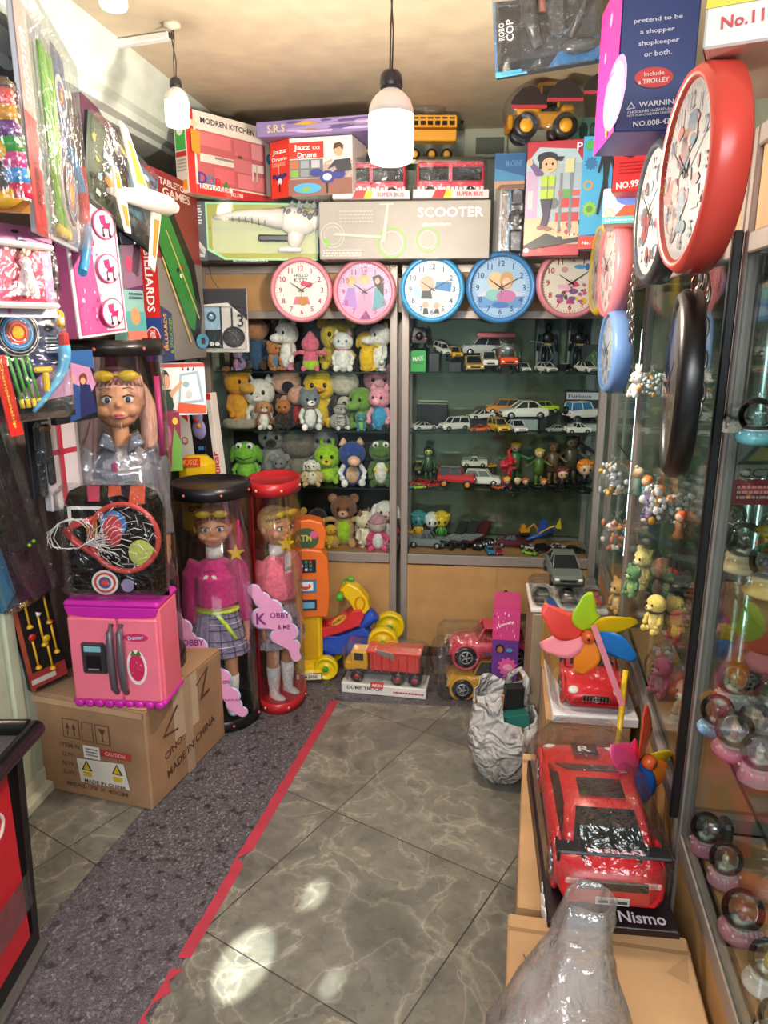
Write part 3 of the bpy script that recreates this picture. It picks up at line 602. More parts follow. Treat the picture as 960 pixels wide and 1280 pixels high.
# painted boxes by the corner
pbox('toy_box', 'tall red bordered garage playset box with a boy in a green vest', 'toy box', 653, 3.02, 722, 2.96, 182, 334, .10, '#b3283ac', z=1.852, H=.405,
 front=[('p', [(.0, .16), (1, .24), (1, .80), (.85, .92), (.22, .95), (.0, .82)], '#a9c4cfc'), ('r', .0, .3, .22, .75, '#b9a1c4c'), ('r', .04, .42, .13, .58, '#d9c3c8c'), ('r', 0, .10, 1, .34, '#cbb793c'), ('r', .42, .3, .98, .80, '#9fb3bdc'), ('r', .62, .42, .96, .50, '#c23a3ec'), ('r', .55, .30, .96, .38, '#c23a3ec'), ('r', .58, .52, .96, .57, '#d65a55c'), ('r', .60, .2, .65, .72, '#77808ac'), ('r', .78, .2, .83, .72, '#77808ac'), ('e', .5, .46, .10, .05, '#6a7078c'), ('r', .66, .5, .80, .58, '#5f9a55c'), ('r', .68, .72, .84, .84, '#c9cf9ac'), ('x', .5, .14, .98, .3, 16, ['#2c2d33c', '#e0dcd6c', '#b3322fc'], .022),
  ('e', .36, .855, .18, .05, '#1d2331c'), ('p', [(.52, .86), (.66, .86), (.62, .82), (.5, .83)], '#1d2331c'), ('e', .40, .79, .14, .065, '#e8b28ac'), ('e', .35, .80, .02, .012, '#2a1a14c'), ('e', .46, .80, .02, .012, '#2a1a14c'), ('p', [(.36, .755), (.46, .76), (.42, .745)], '#8c4a3ac'), ('r', .22, .76, .28, .82, '#2a211ec'),
  ('p', [(.28, .70), (.52, .70), (.50, .50), (.27, .50)], '#a8c93ac'), ('r', .27, .58, .51, .61, '#8d8f86c'), ('r', .385, .5, .40, .7, '#6b7f2ac'), ('p', [(.27, .70), (.18, .70), (.05, .80), (.09, .83), (.22, .76), (.3, .72)], '#6a4f8ac'), ('e', .06, .82, .05, .03, '#e8b28ac'), ('p', [(.27, .50), (.48, .50), (.44, .34), (.40, .26), (.28, .26), (.33, .36)], '#2f2846c'), ('e', .30, .25, .07, .02, '#8c5a55c'), ('e', .42, .24, .07, .02, '#8c5a55c'),
  ('p', [(.0, .09), (.4, .20), (.7, .14), (.98, .16), (.98, .12), (.4, .08), (.05, .05)], '#26272bc'), ('r', 0, -.0, 1, .06, '#b3283ac'), ('e', .06, .05, .05, .022, '#e8dcd6c'), ('e', .3, .05, .05, .022, '#c8473ec'), ('t', 'P', .92, .93, .07, '#ffffffc', 0, .1)])
pbox('toy_box', 'light blue playset box printed with green and orange gears', 'toy box', 722, 2.92, 775, 2.88, 170, 308, .10, '#3fa9dfc', z=1.87, H=.385,
 front=[('g', .22, .36, .07, '#8cc63fc'), ('g', .22, .36, .035, '#5a9a2fc'), ('g', .20, .76, .06, '#2f6fa8c'), ('o', .16, .57, .045, .015, '#e8923ac'), ('g', .16, .92, .05, '#4fae5bc'), ('p', [(-.0, .0), (1, .0), (1, .10), (0, .12)], '#d9402ec'), ('t', 'No.: Toys 305', .45, .05, .04, '#ffffffc', 0, .7), ('p', [(0, .12), (.3, .115), (.8, .12), (.8, .16), (.3, .13)], '#2f5f9cc'),
  ('e', .55, .93, .04, .035, '#c9a24ac'), ('p', [(.45, .88), (.66, .88), (.60, .62), (.66, .32), (.60, .31), (.54, .56), (.44, .30), (.38, .31), (.50, .62)], '#15171cc'), ('p', [(.45, .86), (.36, .68), (.40, .67), (.5, .82)], '#15171cc'), ('p', [(.64, .86), (.76, .70), (.72, .68), (.6, .82)], '#15171cc')])
pbox('toy_box', 'small mint green carry box behind the yellow loader', 'toy box', 713, 3.16, 760, 3.12, 122, 166, .12, '#7fc0a8c', z=2.262, H=.11, front=[('e', .35, .55, .12, .3, '#2f5a50c'), ('e', .6, .55, .1, .28, '#2f5a50c')])
# yellow loader in a bag
p = P(680, 178, 3.02)
t = thing('toy_loader', 'yellow wheel loader with black tyres in a clear bag above the garage box', 'toy loader', (p.x, 3.05, 2.262))
mb = MB('#e3a01ep'); mb.box((.0, 0, .075), (.19, .075, .05), .01); mb.box((-.06, 0, .105), (.09, .07, .035), .01); mb.box((.085, 0, .1), (.05, .06, .05), .01); o = mb.build('body', t)
mb = MB('#e3a01ep')
for x in (-.02, .045):
    for y in (-.035, .035): mb.box((x, y, .15), (.008, .008, .075))
mb.box((.012, 0, .19), (.085, .085, .010), .004); mb.build('cab_frame', t); MB(mat('#8a8058', 'b')).box((.012, 0, .15), (.06, .066, .07)).build('cab_windows', t)
for x, y, r in ((-.075, -.05, .045), (.07, -.05, .045), (-.075, .05, .045), (.07, .05, .045)):
    w_ = MB('#232120p').lathe([(.0, -.016), (r * .7, -.018), (r, -.012), (r, .016), (.0, .016)], (x, y, r), 22, 'Y').build('wheel', t); MB('#e8a92ep').lathe([(0, -.022), (r * .5, -.021), (r * .58, -.014)], (x, y, r), 16, 'Y').build('hub', w_)
MB('#b9821ap').box((-.13, 0, .06), (.02, .11, .05), .006).build('bucket', t)
MB(mat('#fbfdfd', 'w')).ball((0, 0, .10), (.155, .09, .115), None, 18, 12).build('bag', t)
p = P(700, 112, 2.9)
t = thing('lace_trim', 'dark lace garland with a red edge hanging above the loader', 'garland', p)
for k in range(3):
    mb = MB('#2a2326c'); xx0 = -.17 + .125 * k; pts = []
    for i in range(13): pts.append((xx0 + i * .0105, .05 * math.sin(i * math.pi / 12) ** .7 + .02 * k + rt.uniform(-.004, .004)))
    o = mb.prism([(x, z - .04) for x, z in pts] + [(x, -.052 + .02 * k) for x, z in reversed(pts)], -.004 - .01 * k, .004 - .01 * k).build('lace', t)
    MB('#b23a4ac').prism([(xx0, -.05 + .02 * k), (xx0 + .126, -.05 + .02 * k), (xx0 + .126, -.060 + .02 * k), (xx0, -.060 + .02 * k)], -.006 - .01 * k, .006 - .01 * k).build('edging', o)
# panel and grey frame on the back wall
p = Bp(607, 177, -.40); t = thing('wall_plate', 'pale square cover plate on the mint wall above the machine box', 'wall plate', p, -BK)
MB('#b4beaap').box((.0, -.006, 0), (.20, .01, .14), .003).build('plate', t); MB('#5d665ap').box((.02, -.012, -.02), (.13, .004, .07), .002).build('switch_panel', t)

# ============================================================= wall clocks
def clock(label, c, D, rz, rim, face, numc, art, T=.045, rx=0, hands=(304, 62), name='wall_clock', group=None, ry=0, dz=.57):
    t = thing(name, label, 'clock', c, rz, group, rx, ry); R = D / 2
    MB(rim).lathe([(R * .84, -T * .55), (R * .86, -T), (R * .93, -T * 1.08), (R, -T * .8), (R, -.004), (R * .96, 0), (0, 0)], (0, 0, 0), 56, 'Y').build('rim', t)
    mb = MB(face); mb.lathe([(0, -T * dz), (R * (.855 if dz < .8 else .88), -T * dz)], (0, 0, 0), 56, 'Y')
    q = .0004; o = mb.build('dial', t)
    mb = MB(numc); y0 = -T * dz - .0004
    F_ = Face(mb, (-R, y0 - .0003, -R), (1, 0, 0), (0, 0, 1), (0, -1, 0), 2 * R, 2 * R); F_.step = .00012; F_.draw(art)
    for h in range(1, 13):
        a = math.radians(h * 30); F_.draw([('t', str(h), .5 + .335 * math.sin(a), .5 + .335 * math.cos(a), .082, numc)])
    for i in range(60):
        a = math.radians(i * 6); s_, c_ = math.sin(a), math.cos(a); l = .022 if i % 5 else .03
        F_.l = .002; w_ = .0035
        F_.mb.use(numc); F_.mb.add([F_.pt(.5 + r * s_ + e * c_, .5 + r * c_ - e * s_) for r, e in ((.412, -w_), (.412, w_), (.412 - l, w_), (.412 - l, -w_))], [(0, 1, 2, 3)])
    mb.build('dial_print', o)
    for k, (a, l, w_) in enumerate(((hands[0], .42, .022), (hands[1], .58, .015), (180, .28, .006))):
        a = math.radians(a); mb = MB('#1a1a1cp' if k < 2 else '#8a3a3ap'); s_, c_ = math.sin(a), math.cos(a)
        mb.prism([(R * (r * s_ + e * c_), R * (r * c_ - e * s_)) for r, e in ((-.1, -w_), (-.1, w_), (l, w_ * .4), (l, -w_ * .4))], y0 - .006 - k * .002, y0 - .005 - k * .002); mb.build('hand', t)
    MB(mat('#f6fafa', 'g')).lathe([(0, -T * max(.86, dz) - .009 * (dz > .8)), (R * .87, -T * max(.86, dz) - .009 * (dz > .8))], (0, 0, 0), 48, 'Y').build('cover_glass', t)
    return t
def cpos(px, py, Y): return P(px, py, Y)
pink = '#d58a99p'
def dotart(cols, n=26, a=.28, b=.2, c=.72, d=.6, z=.05): return [('x', a, b, c, d, n, cols, z)]
clock('pink rimmed clock with HELLO KITTY lettering and red numerals over the plush cabinet', P(378, 363, 3.285), .265, -.06, pink, '#f2efe6c', '#c4485ac',
 [('t', 'HELLO', .5, .725, .055, '#3a3436c', 0, .22), ('t', 'KITTY', .5, .655, .055, '#3a3436c', 0, .22), ('e', .48, .48, .17, .13, '#e8e2dac'), ('p', [(.36, .28), (.64, .28), (.60, .40), (.40, .40)], '#e07a8cc'), ('e', .52, .33, .075, .07, '#c98a3ec'), ('e', .62, .58, .06, .045, '#d9486ac'), ('e', .54, .60, .05, .045, '#d9486ac')])
clock('pink rimmed clock with a lilac picture of three gowned women', P(456.5, 365, 3.27), .268, -.06, pink, '#cfb9dcc', '#c45a86c',
 [('p', [(.15, .35), (.2, .15), (.5, .08), (.8, .15), (.85, .35), (.75, .5), (.25, .5)], '#dba6cfc'), ('p', [(.36, .15), (.64, .15), (.56, .55), (.44, .55)], '#e8a0c4c'), ('p', [(.14, .3), (.38, .25), (.34, .56), (.24, .56)], '#b98ad2c'), ('p', [(.62, .2), (.85, .3), (.74, .56), (.66, .56)], '#5fa5b0c'), ('p', [(.4, .06), (.62, .06), (.52, .22)], '#8a3f86c'),
  ('e', .29, .66, .08, .08, '#e0b46ac'), ('e', .30, .63, .045, .05, '#eec3a0c'), ('e', .50, .68, .08, .08, '#e8c070c'), ('e', .5, .65, .045, .05, '#eec3a0c'), ('p', [(.62, .72), (.72, .76), (.8, .7), (.8, .42), (.74, .5), (.66, .6)], '#3a2a2ec'), ('e', .70, .66, .04, .05, '#e0b090c'), ('p', [(.46, .74), (.48, .8), (.5, .76), (.52, .8), (.54, .74)], '#e8829ac')])
clock('bright blue rimmed clock with a pale face and blue numerals beside the cabinet joint', P(540, 362, 3.21), .268, -.03, '#3f9fd6p', '#f0ece4c', '#44689cc',
 [('p', [(.54, .50), (.78, .46), (.80, .60), (.56, .62)], '#3f86c8c'), ('r', .22, .38, .34, .56, '#b4cfe4c'), ('e', .42, .58, .11, .12, '#e8b49ac'), ('p', [(.33, .36), (.5, .36), (.48, .48), (.35, .48)], '#33353bc'), ('e', .40, .27, .05, .05, '#e8b49ac'), ('p', [(.36, .13), (.45, .13), (.43, .22), (.37, .22)], '#33353bc'), ('e', .57, .26, .05, .045, '#e8b49ac'), ('p', [(.53, .14), (.62, .14), (.6, .21), (.55, .21)], '#4a3a3ac')])
clock('deep blue rimmed clock with an icy blue picture face', P(625, 360, 3.19), .284, -.02, '#3f80bcp', '#a8c9e8c', '#3f639cc',
 [('r', .15, .42, .85, .62, '#b9d6f0c'), ('e', .5, .38, .33, .10, '#d9d6e8c'), ('p', [(.2, .22), (.8, .22), (.85, .38), (.15, .38)], '#6f9fd8c'), ('e', .42, .60, .11, .12, '#e8cf9ac'), ('e', .58, .60, .10, .12, '#d8a878c'), ('e', .42, .57, .06, .07, '#efc7acc'), ('e', .58, .57, .06, .07, '#efc7acc'), ('e', .40, .40, .12, .08, '#8fc9c4c'), ('e', .58, .38, .14, .09, '#cf7fb4c'), ('e', .5, .26, .12, .045, '#4f7fc8c')])
clock('dusty pink rimmed clock with a cream face of small coloured ponies beside the yellow clock', P(712, 354, 3.16), .282, -.02, '#c98490p', '#ece4d6c', '#b8404ec',
 [('e', .62, .72, .09, .03, '#5fa0d8c'), ('e', .72, .72, .03, .05, '#3f7fc0c'), ('e', .40, .68, .05, .04, '#d8a0a8c')] + dotart(['#c86a9cc', '#d84a7ac', '#8a5f9cc', '#e8c84ac', '#f0b8ccc', '#4a4048c'], 34, .32, .22, .74, .52, .04), hands=(302, 56))
A, rz, W = line_frame(362, 176, 3.165, 441, 3.10)
mb = MB('#8a7ab0c'); mb.box((.20, .15, .0), (.46, .30, .055), .002)
Face(mb, (-.03, 0, -.0275), (1, 0, 0), (0, 0, 1), (0, -1, 0), .46, .055).draw([('t', 'S.R.S', .18, .5, .5, '#d9c78ac', 0, .16), ('x', .35, .1, .98, .9, 22, ['#a08fc4c', '#5f4f86c', '#c9b0d8c', '#c9a24ac'], .12)])
tag(mb.build('toy_box', None, (A.x - .10, A.y - .01, 2.092 + .21 + .030), (0, 0, rz)), 'thin lilac box lying across the top of the drum set box', 'toy box')
# ============================================================= model cars
def car(label, loc, rz, L, col, kind='suv', cat='toy car', name='model_car', group=None, roofcol=None, wheel='#1b1b1dp', hubc='#b9bcc0m', rx=0, ry=0, lift=0.0, glass='#14181cp'):
    t = thing(name, label, cat, loc, rz, group, rx, ry); W = L * .42; r = L * {'suv': .085, 'sport': .078, 'pickup': .09, 'jeep': .115, 'sedan': .078}[kind]
    zb = r * (1.5 if kind == 'jeep' else .75); body = as_mat(col if len(col) > 7 else col + 'p')
    pr = {'suv': [(-.5, .62), (-.49, 1), (.2, 1), (.26, .95), (.46, .86), (.5, .6)], 'sedan': [(-.5, .65), (-.47, .95), (-.2, 1), (.2, .96), (.46, .75), (.5, .5)],
          'sport': [(-.5, .8), (-.47, 1.0), (-.2, .95), (.15, .85), (.44, .52), (.5, .35)], 'pickup': [(-.5, .8), (-.49, .95), (-.1, .95), (.2, .98), (.46, .9), (.5, .6)],
          'jeep': [(-.5, .75), (-.49, .95), (-.1, 1), (.18, 1), (.46, .92), (.49, .6)]}[kind]
    Hb = L * {'suv': .20, 'sedan': .18, 'sport': .16, 'pickup': .20, 'jeep': .19}[kind]
    secs = []
    for x, h in pr:
        w = W / 2 * (.86 if abs(x) > .485 else .97 if abs(x) > .4 else 1); z1 = zb + Hb * h
        secs.append([(x * L, -w * .92, zb), (x * L, -w, zb + Hb * .35 * min(1, h)), (x * L, -w * .96, z1 - Hb * .12), (x * L, -w * .84, z1), (x * L, w * .84, z1), (x * L, w * .96, z1 - Hb * .12), (x * L, w, zb + Hb * .35 * min(1, h)), (x * L, w * .92, zb)])
    mb = MB(body); mb.loft(secs)
    c0, c1, c2, c3, hc = {'suv': (-.48, -.44, .10, .24, .17), 'sedan': (-.38, -.2, .06, .24, .13), 'sport': (-.34, -.14, .0, .2, .105), 'pickup': (-.14, -.10, .10, .24, .15), 'jeep': (-.47, -.43, .08, .16, .18)}[kind]
    z0 = zb + Hb * .96; z1 = z0 + hc * L; w0, w1 = W * .43, W * .34
    mb.use(as_mat(roofcol) if roofcol else body); mb.box(((c1 + c2) / 2 * L, 0, z1), ((c2 - c1) * L, w1 * 2, L * .018), L * .006)
    mb.use(body)
    for sy in (-1, 1):
        for a, b in ((c0, c1), (c3, c2), ((c0 + c3) / 2 + .02, (c1 + c2) / 2 + .01)):
            mb.cyl((a * L, sy * w0, z0), (b * L, sy * w1, z1), L * .012, n=6)
    if kind == 'pickup': mb.box((-.32 * L, 0, zb + Hb * 1.02), (.34 * L, W * .9, Hb * .14))
    b = mb.build('body', t)
    mb = MB(glass); mb.loft([[(c0 * L, -w0 * .97, z0 - .002), (c3 * L, -w0 * .97, z0 - .002), (c3 * L, w0 * .97, z0 - .002), (c0 * L, w0 * .97, z0 - .002)], [(c1 * L, -w1 * .96, z1), (c2 * L, -w1 * .96, z1), (c2 * L, w1 * .96, z1), (c1 * L, w1 * .96, z1)]]); mb.build('windows', t)
    mb = MB('#1d1d1fp')
    for x in (-.502, .502): mb.box((x * L, 0, zb + Hb * .12), (L * .03, W * .88, Hb * .22), L * .008)
    mb.box((.49 * L, 0, zb + Hb * .42), (L * .03, W * .5, Hb * .2)); mb.build('bumper', t)
    for sy in (-1, 1):
        MB('#f3f0dfp').box((.488 * L, sy * W * .36, zb + Hb * .5), (L * .03, W * .14, Hb * .16), L * .006).build('headlight', t)
        MB('#b02020p').box((-.497 * L, sy * W * .38, zb + Hb * .6), (L * .012, W * .12, Hb * .2)).build('tail_light', t)
        for sx in (-.31, .31):
            w_ = MB(wheel).lathe([(0, -r * .35), (r * .8, -r * .38), (r, -r * .25), (r, r * .3), (0, r * .3)], (sx * L, sy * (W / 2 - r * .12) if sy < 0 else W / 2 - r * .12, r), 18, 'Y').build('wheel', t)
            MB(hubc).lathe([(r * .6, 0), (r * .5, sy * r * .04), (r * .12, sy * r * .06), (0, sy * r * .1)], (sx * L, sy * (W / 2 + r * .24), r), 12, 'Y').build('hub', w_)
    if kind == 'jeep':
        MB('#1d1d1fp').lathe([(0, .02 * L), (r * .85, .03 * L), (r * .85, -.03 * L), (0, -.03 * L)], (-.53 * L, 0, zb + Hb * .9), 16, 'X').build('spare_wheel', t)
    if kind == 'sport': MB(col if len(col) > 7 else col + 'p').box((-.47 * L, 0, zb + Hb * 1.25), (L * .05, W * .8, L * .012), .001).build('spoiler', t)
    return t
ROW = {1: 1.385, 2: 1.113, 3: .842, 4: .529}
def spot(px, row, d, lift=0):      # point on a shelf of the back cabinets, d behind the glass
    z = ROW[row]; Y = 3.39 + d
    q = P(px, 600, Y); q = B0 + BN * d + ud * ((Bp(px, 600, -d) - (B0 + BN * d)).dot(ud)); q.z = z + lift; return q
def shelfcar(label, x0, x1, row, d, rz, col, kind='suv', lift=0, view='side', **k):
    p = spot((x0 + x1) / 2, row, d, lift); w_ = px2m(x1 - x0, p)
    L = 1.14 * w_ / max(.42, abs(math.cos(math.radians(rz))) + .42 * abs(math.sin(math.radians(rz))))
    return car(label, p, math.radians(rz), L, col, kind, **k)
def riser(label, x0, x1, row, d, h, col, dep=.06, name='display_box', cat='box', draw=()):
    p = spot((x0 + x1) / 2, row, d); w_ = px2m(x1 - x0, p); mb = MB(col); mb.box((0, 0, h / 2), (w_, dep, h), .002)
    Face(mb, (-w_ / 2, -dep / 2, 0), (1, 0, 0), (0, 0, 1), (0, -1, 0), w_, h).draw(draw)
    return tag(mb.build(name, None, p, (0, 0, -BK)), label, cat)
# top shelf
riser('bright green model car carton with white lettering on the top car shelf', 512, 531, 1, .09, .098, '#35b04ac', draw=[('t', 'MAX', .5, .62, .2, '#f2f4efc', 8, .7), ('l', .15, .36, .85, .44, 1, '#1f5f2cc'), ('r', .05, .46, .95, .48, '#1d4f2ac')])
shelfcar('black model jeep standing on the bright green carton', 512, 530, 1, .09, 90, '#161618', 'jeep', .1)
riser('dark clear display box under the tilted white off roader', 534, 547, 1, .09, .085, '#22262ap')
shelfcar('white off roader tilted up on a dark display box', 539, 559, 1, .09, -62, '#e6e4de', 'suv', .087, ry=.25)
riser('black display box under the small yellow truck', 557, 573, 1, .09, .045, '#1c1c20p')
shelfcar('small yellow truck seen from the front on a black box', 556, 573, 1, .09, -80, '#e0a526', 'jeep', .047)
riser('dark box under the large silver off roader', 576, 612, 1, .20, .07, '#2b2224p', .08)
shelfcar('large silver off roader side on above the gold car', 574, 618, 1, .20, 184, '#c3c5c8', 'suv', .072)
shelfcar('small gold car facing out on the top car shelf', 577, 597, 1, .09, -90, '#b79a5c', 'sedan')
shelfcar('white boxy off roader facing out beside the gold car', 597, 614, 1, .09, -90, '#e8e6e0', 'jeep', hubc='#333333p')
shelfcar('orange off roader facing out inside the clear wrap', 617, 637, 1, .09, -90, '#d9532a', 'jeep')
shelfcar('white van like car beside the clear wrap', 641, 655, 1, .09, -80, '#dcdcd8', 'suv')
shelfcar('silver white coupe facing out below the paper sheet', 664, 686, 1, .09, -70, '#dedcd6', 'sedan')
shelfcar('black bonneted coupe on the top car shelf', 687, 711, 1, .09, -64, '#1b1b1e', 'sport', roofcol='#d9d6cep')
shelfcar('white and black saloon next to the leafy hill print', 712, 735, 1, .09, -72, '#e2e0da', 'sedan', roofcol='#1b1b1ep')
# clear wrapped pack with a red bow, and a folded sheet
p = spot(629, 1, .055); t = thing('wrapped_pack', 'tall crinkled clear wrap with a red header on the top car shelf', 'pack', p, -BK)
MB('#b43a4ac').box((-.055, .03, .165), (.17, .004, .018), .001).build('header', t); MB(mat('#eef5f6', 'w')).lathe([(.062, 0), (.064, .05), (.058, .11), (.05, .155)], (0, 0, 0), 22, sy=.42).build('film', t)
p = spot(668, 1, .04); mb = MB('#d9dcdac'); mb.loft([[(-.05, 0, .14), (-.05, .002, .14)], [(.03, .0, .13), (.03, .002, .13)], [(.055, .01, .07), (.055, .012, .07)], [(.0, .0, .0), (.0, .002, 0)]], closed=False, cap=False); 
t = tag(mb.build('paper_sheet', None, p, (0, 0, -BK), solid=.001), 'folded grey white sheet standing in front of the coupes', 'paper')
for x, lab in ((668, 'dark armoured figure in a window box at the back of the top shelf'), (706, 'second dark armoured figure box behind the white and black saloon')):
    p = spot(x + 7, 1, .26); t = thing('figure_box', lab, 'toy box', p, -BK)
    mb = MB('#2c3a40c'); mb.box((0, .03, .12), (.11, .05, .24), .002); mb.use('#8d949ac'); mb.box((-.045, .003, .12), (.006, .002, .2)); mb.build('carton', t)
    mb = MB('#1b1c20p'); mb.ball((0, -.012, .195), (.016, .014, .02)); mb.ball((0, -.012, .15), (.03, .015, .028)); mb.box((0, -.012, .115), (.03, .02, .04), .008)
    for s_ in (-1, 1): mb.cyl((s_ * .012, -.012, .11), (s_ * .02, -.012, .01), .012, .008); mb.cyl((s_ * .033, -.012, .165), (s_ * .045, -.014, .09), .010, .007)
    o = mb.build('figure', t); MB('#a8843ap').box((0, -.030, .12), (.032, .004, .008)).build('belt', o)
riser('backdrop card printed with a leafy green hill at the end of the top car shelf', 716, 742, 1, .24, .12, '#20282cc', .01, 'printed_card', 'card', [('p', [(0, 0), (1, 0), (1, .5), (.6, .8), (.3, .55), (0, .3)], '#3f5f3ac'), ('x', .2, .3, .8, .7, 12, ['#6f9a4ac', '#2c4a2cc'], .06)])
# second shelf
riser('black crate like model truck box at the back of the second car shelf', 520, 558, 2, .24, .11, '#15161ap')
shelfcar('black and white dune racer at the end of the second car shelf', 514, 545, 2, .11, 20, '#cfcfcf', 'sport', roofcol='#222226p')
shelfcar('white off roader standing alone on the second car shelf', 548, 584, 2, .12, 205, '#e9e7e1', 'suv')
riser('black stand carrying the black roofed white coupe', 588, 612, 2, .20, .042, '#18181cp', .05)
shelfcar('white coupe with a black bonnet on a black stand', 582, 615, 2, .20, 200, '#e4e2dc', 'sport', .044, roofcol='#1a1a1ep', glass='#1a1a1ep')
shelfcar('low orange sports car beneath the black bonneted coupe', 584, 609, 2, .08, 195, '#e0632a', 'sport')
shelfcar('yellow off roader facing out on the second car shelf', 609, 632, 2, .08, -75, '#e3b42a', 'suv')
riser('long box under the orange bus on the second car shelf', 608, 642, 2, .27, .06, '#2a2c2ap', .05)
shelfcar('orange bus at the back of the second car shelf', 606, 643, 2, .27, 180, '#d98a2a', 'suv', .062, name='model_bus', cat='toy bus')
riser('clear stand under the long white saloon', 634, 668, 2, .18, .05, '#9aa4a4p', .06)
shelfcar('long white saloon raised above the silver car', 624, 677, 2, .18, 184, '#eceae4', 'sedan', .052)
shelfcar('small silver car facing out below the long white saloon', 632, 653, 2, .08, -80, '#d4d6d6', 'sedan')
riser('black column stand behind the silver car', 670, 680, 2, .18, .075, '#141416p', .05)
shelfcar('black and lime stunt car perched on a black column', 667, 692, 2, .18, 5, '#a9c42a', 'jeep', .077, wheel='#141416p')
shelfcar('grey saloon half hidden beside the black column', 680, 702, 2, .10, 190, '#a8acac', 'sedan')
riser('window box printed with a dark figure behind the white monster jeep', 700, 746, 2, .26, .175, '#2b2f38c', .03, 'printed_box', 'toy box', [('r', .03, .78, .97, .97, '#c9cbd6c'), ('t', 'Furious', .38, .87, .1, '#4a3f6ac', 0, .6), ('e', .5, .60, .16, .14, '#8a6a5ac'), ('p', [(.15, .1), (.85, .1), (.72, .52), (.28, .52)], '#1b1c20c'), ('p', [(.38, .46), (.62, .46), (.5, .34)], '#b7a03ac')])
riser('silver stand under the white monster jeep', 706, 742, 2, .16, .032, '#b9bfc0p', .06)
shelfcar('big white monster jeep with a blue windscreen and black wheels', 700, 748, 2, .16, 20, '#efefec', 'jeep', .034, glass='#3f7fb0p', hubc='#8a8d90m')
shelfcar('flat white pickup in front of the monster jeep', 703, 733, 2, .06, 8, '#f0efeb', 'pickup')
# third shelf
shelfcar('red sports car at the cabinet joint end of the third shelf', 511, 536, 3, .12, 200, '#c92f30', 'sport')
shelfcar('second red sports car nose out next to the red jeep', 531, 553, 3, .10, 215, '#d23236', 'sport')
shelfcar('tiny lime car in front of the red sports cars', 517, 532, 3, .05, 20, '#a8d43a', 'sedan')
shelfcar('tiny light blue car beside the tiny lime car', 508, 517, 3, .055, 30, '#5fa8d8', 'sedan')
riser('dark rock base behind the red sports cars', 520, 545, 3, .25, .03, '#23241ep', .06)
shelfcar('yellow topped buggy on the dark rock base', 518, 546, 3, .25, 10, '#6d6a2c', 'jeep', .032, roofcol='#b0b84ap')
shelfcar('red off roader with a black roof rack and orange wheels', 549, 593, 3, .10, -14, '#cc2f33', 'jeep', hubc='#e8862ap', roofcol='#27282ap')
shelfcar('white estate car behind the red off roader', 583, 624, 3, .17, -10, '#efece4', 'suv')
riser('low stand holding the white flatbed at the back', 580, 618, 3, .27, .065, '#2a2c28p', .06)
shelfcar('white flatbed truck on the low stand at the back', 578, 606, 3, .27, 180, '#dedbcf', 'pickup', .067)
shelfcar('small yellow sports car on the low stand at the back', 605, 619, 3, .27, 190, '#e0a82a', 'sport', .067)
shelfcar('small orange car wedged by the red crystal figure', 616, 627, 3, .08, -60, '#d9662e', 'sedan')
# fourth shelf
shelfcar('grey metallic pickup on the cabinet floor', 512, 556, 4, .14, -12, '#7e8284', 'pickup')
shelfcar('small yellow tow truck behind the grey pickup', 511, 526, 4, .25, -10, '#e2a92a', 'pickup', .03)
shelfcar('tiny blue car against the lower rail of the car cabinet', 611, 621, 4, .06, -85, '#3f8fc8', 'sedan')
shelfcar('tiny red car against the lower rail beside the blue one', 621, 631, 4, .06, -85, '#c0343a', 'sedan')
shelfcar('maroon tipper truck on the cabinet floor', 625, 662, 4, .18, 170, '#5a1f2a', 'pickup', roofcol='#5a1f2ap')
shelfcar('lime green racer at the lower rail', 658, 676, 4, .06, -40, '#a4dc3a', 'sport', roofcol='#26282ap')
shelfcar('white and black rally car behind the lime racer', 660, 677, 4, .15, 20, '#dcdcd4', 'sport')
shelfcar('black buggy between the lime racer and the red car', 674, 694, 4, .10, 15, '#1c1c20', 'jeep')
shelfcar('red and blue saloon at the lower rail', 692, 716, 4, .07, -30, '#c02a3a', 'sedan', roofcol='#2b2f5ap')
shelfcar('white rally saloon behind the red and blue one', 693, 712, 4, .16, 15, '#e6e4de', 'sedan')
shelfcar('black saloon at the far end of the cabinet floor', 711, 736, 4, .10, 10, '#202226', 'sedan')
# car transporter ramps, excavator, stunt plane
for i, (x, c, lab) in enumerate(((567, '#2c302e', 'dark ramp trailer beside the grey pickup'), (582, '#33383a', 'second dark ramp trailer with a slatted deck'), (596, '#55222c', 'maroon decked ramp trailer'))):
    p = spot(x, 4, .14 + .01 * i); t = thing('ramp_trailer', lab, 'toy trailer', p, math.radians(55), 'ramp trailers on the cabinet floor')
    MB(c + 'p').box((0, 0, .045), (.16, .05, .012), .002).build('deck', t)
    mb = MB('#8f9494p')
    for k in range(7): mb.box((-.07 + .023 * k, 0, .054), (.006, .048, .004))
    mb.build('deck_slats', t)
    o = MB(c + 'p'); o.M = Matrix.Translation((.09, 0, .075)) @ Matrix.Rotation(math.radians(-42), 4, 'Y'); o.box((0, 0, 0), (.09, .05, .006)).build('ramp', t)
    for sx in (-.05, .0, .05):
        for sy in (-.027, .027): MB('#161618p').cyl((sx, sy - .006, .02), (sx, sy + .006, .02), .02, n=16).build('wheel', t)
p = spot(659, 4, .22, .045); t = thing('toy_excavator', 'small orange excavator on the maroon tipper truck', 'toy excavator', p, .1)
mb = MB('#e0962ap'); mb.box((0, 0, .03), (.05, .035, .022), .004); mb.box((-.008, 0, .05), (.022, .03, .022), .003); mb.build('body', t)
MB('#e0962ap').tube([(.02, 0, .04), (.045, 0, .06), (.065, 0, .035), (.06, 0, .02)], .005, 6).build('arm', t); MB('#222222p').box((0, 0, .009), (.055, .045, .016), .007).build('tracks', t)
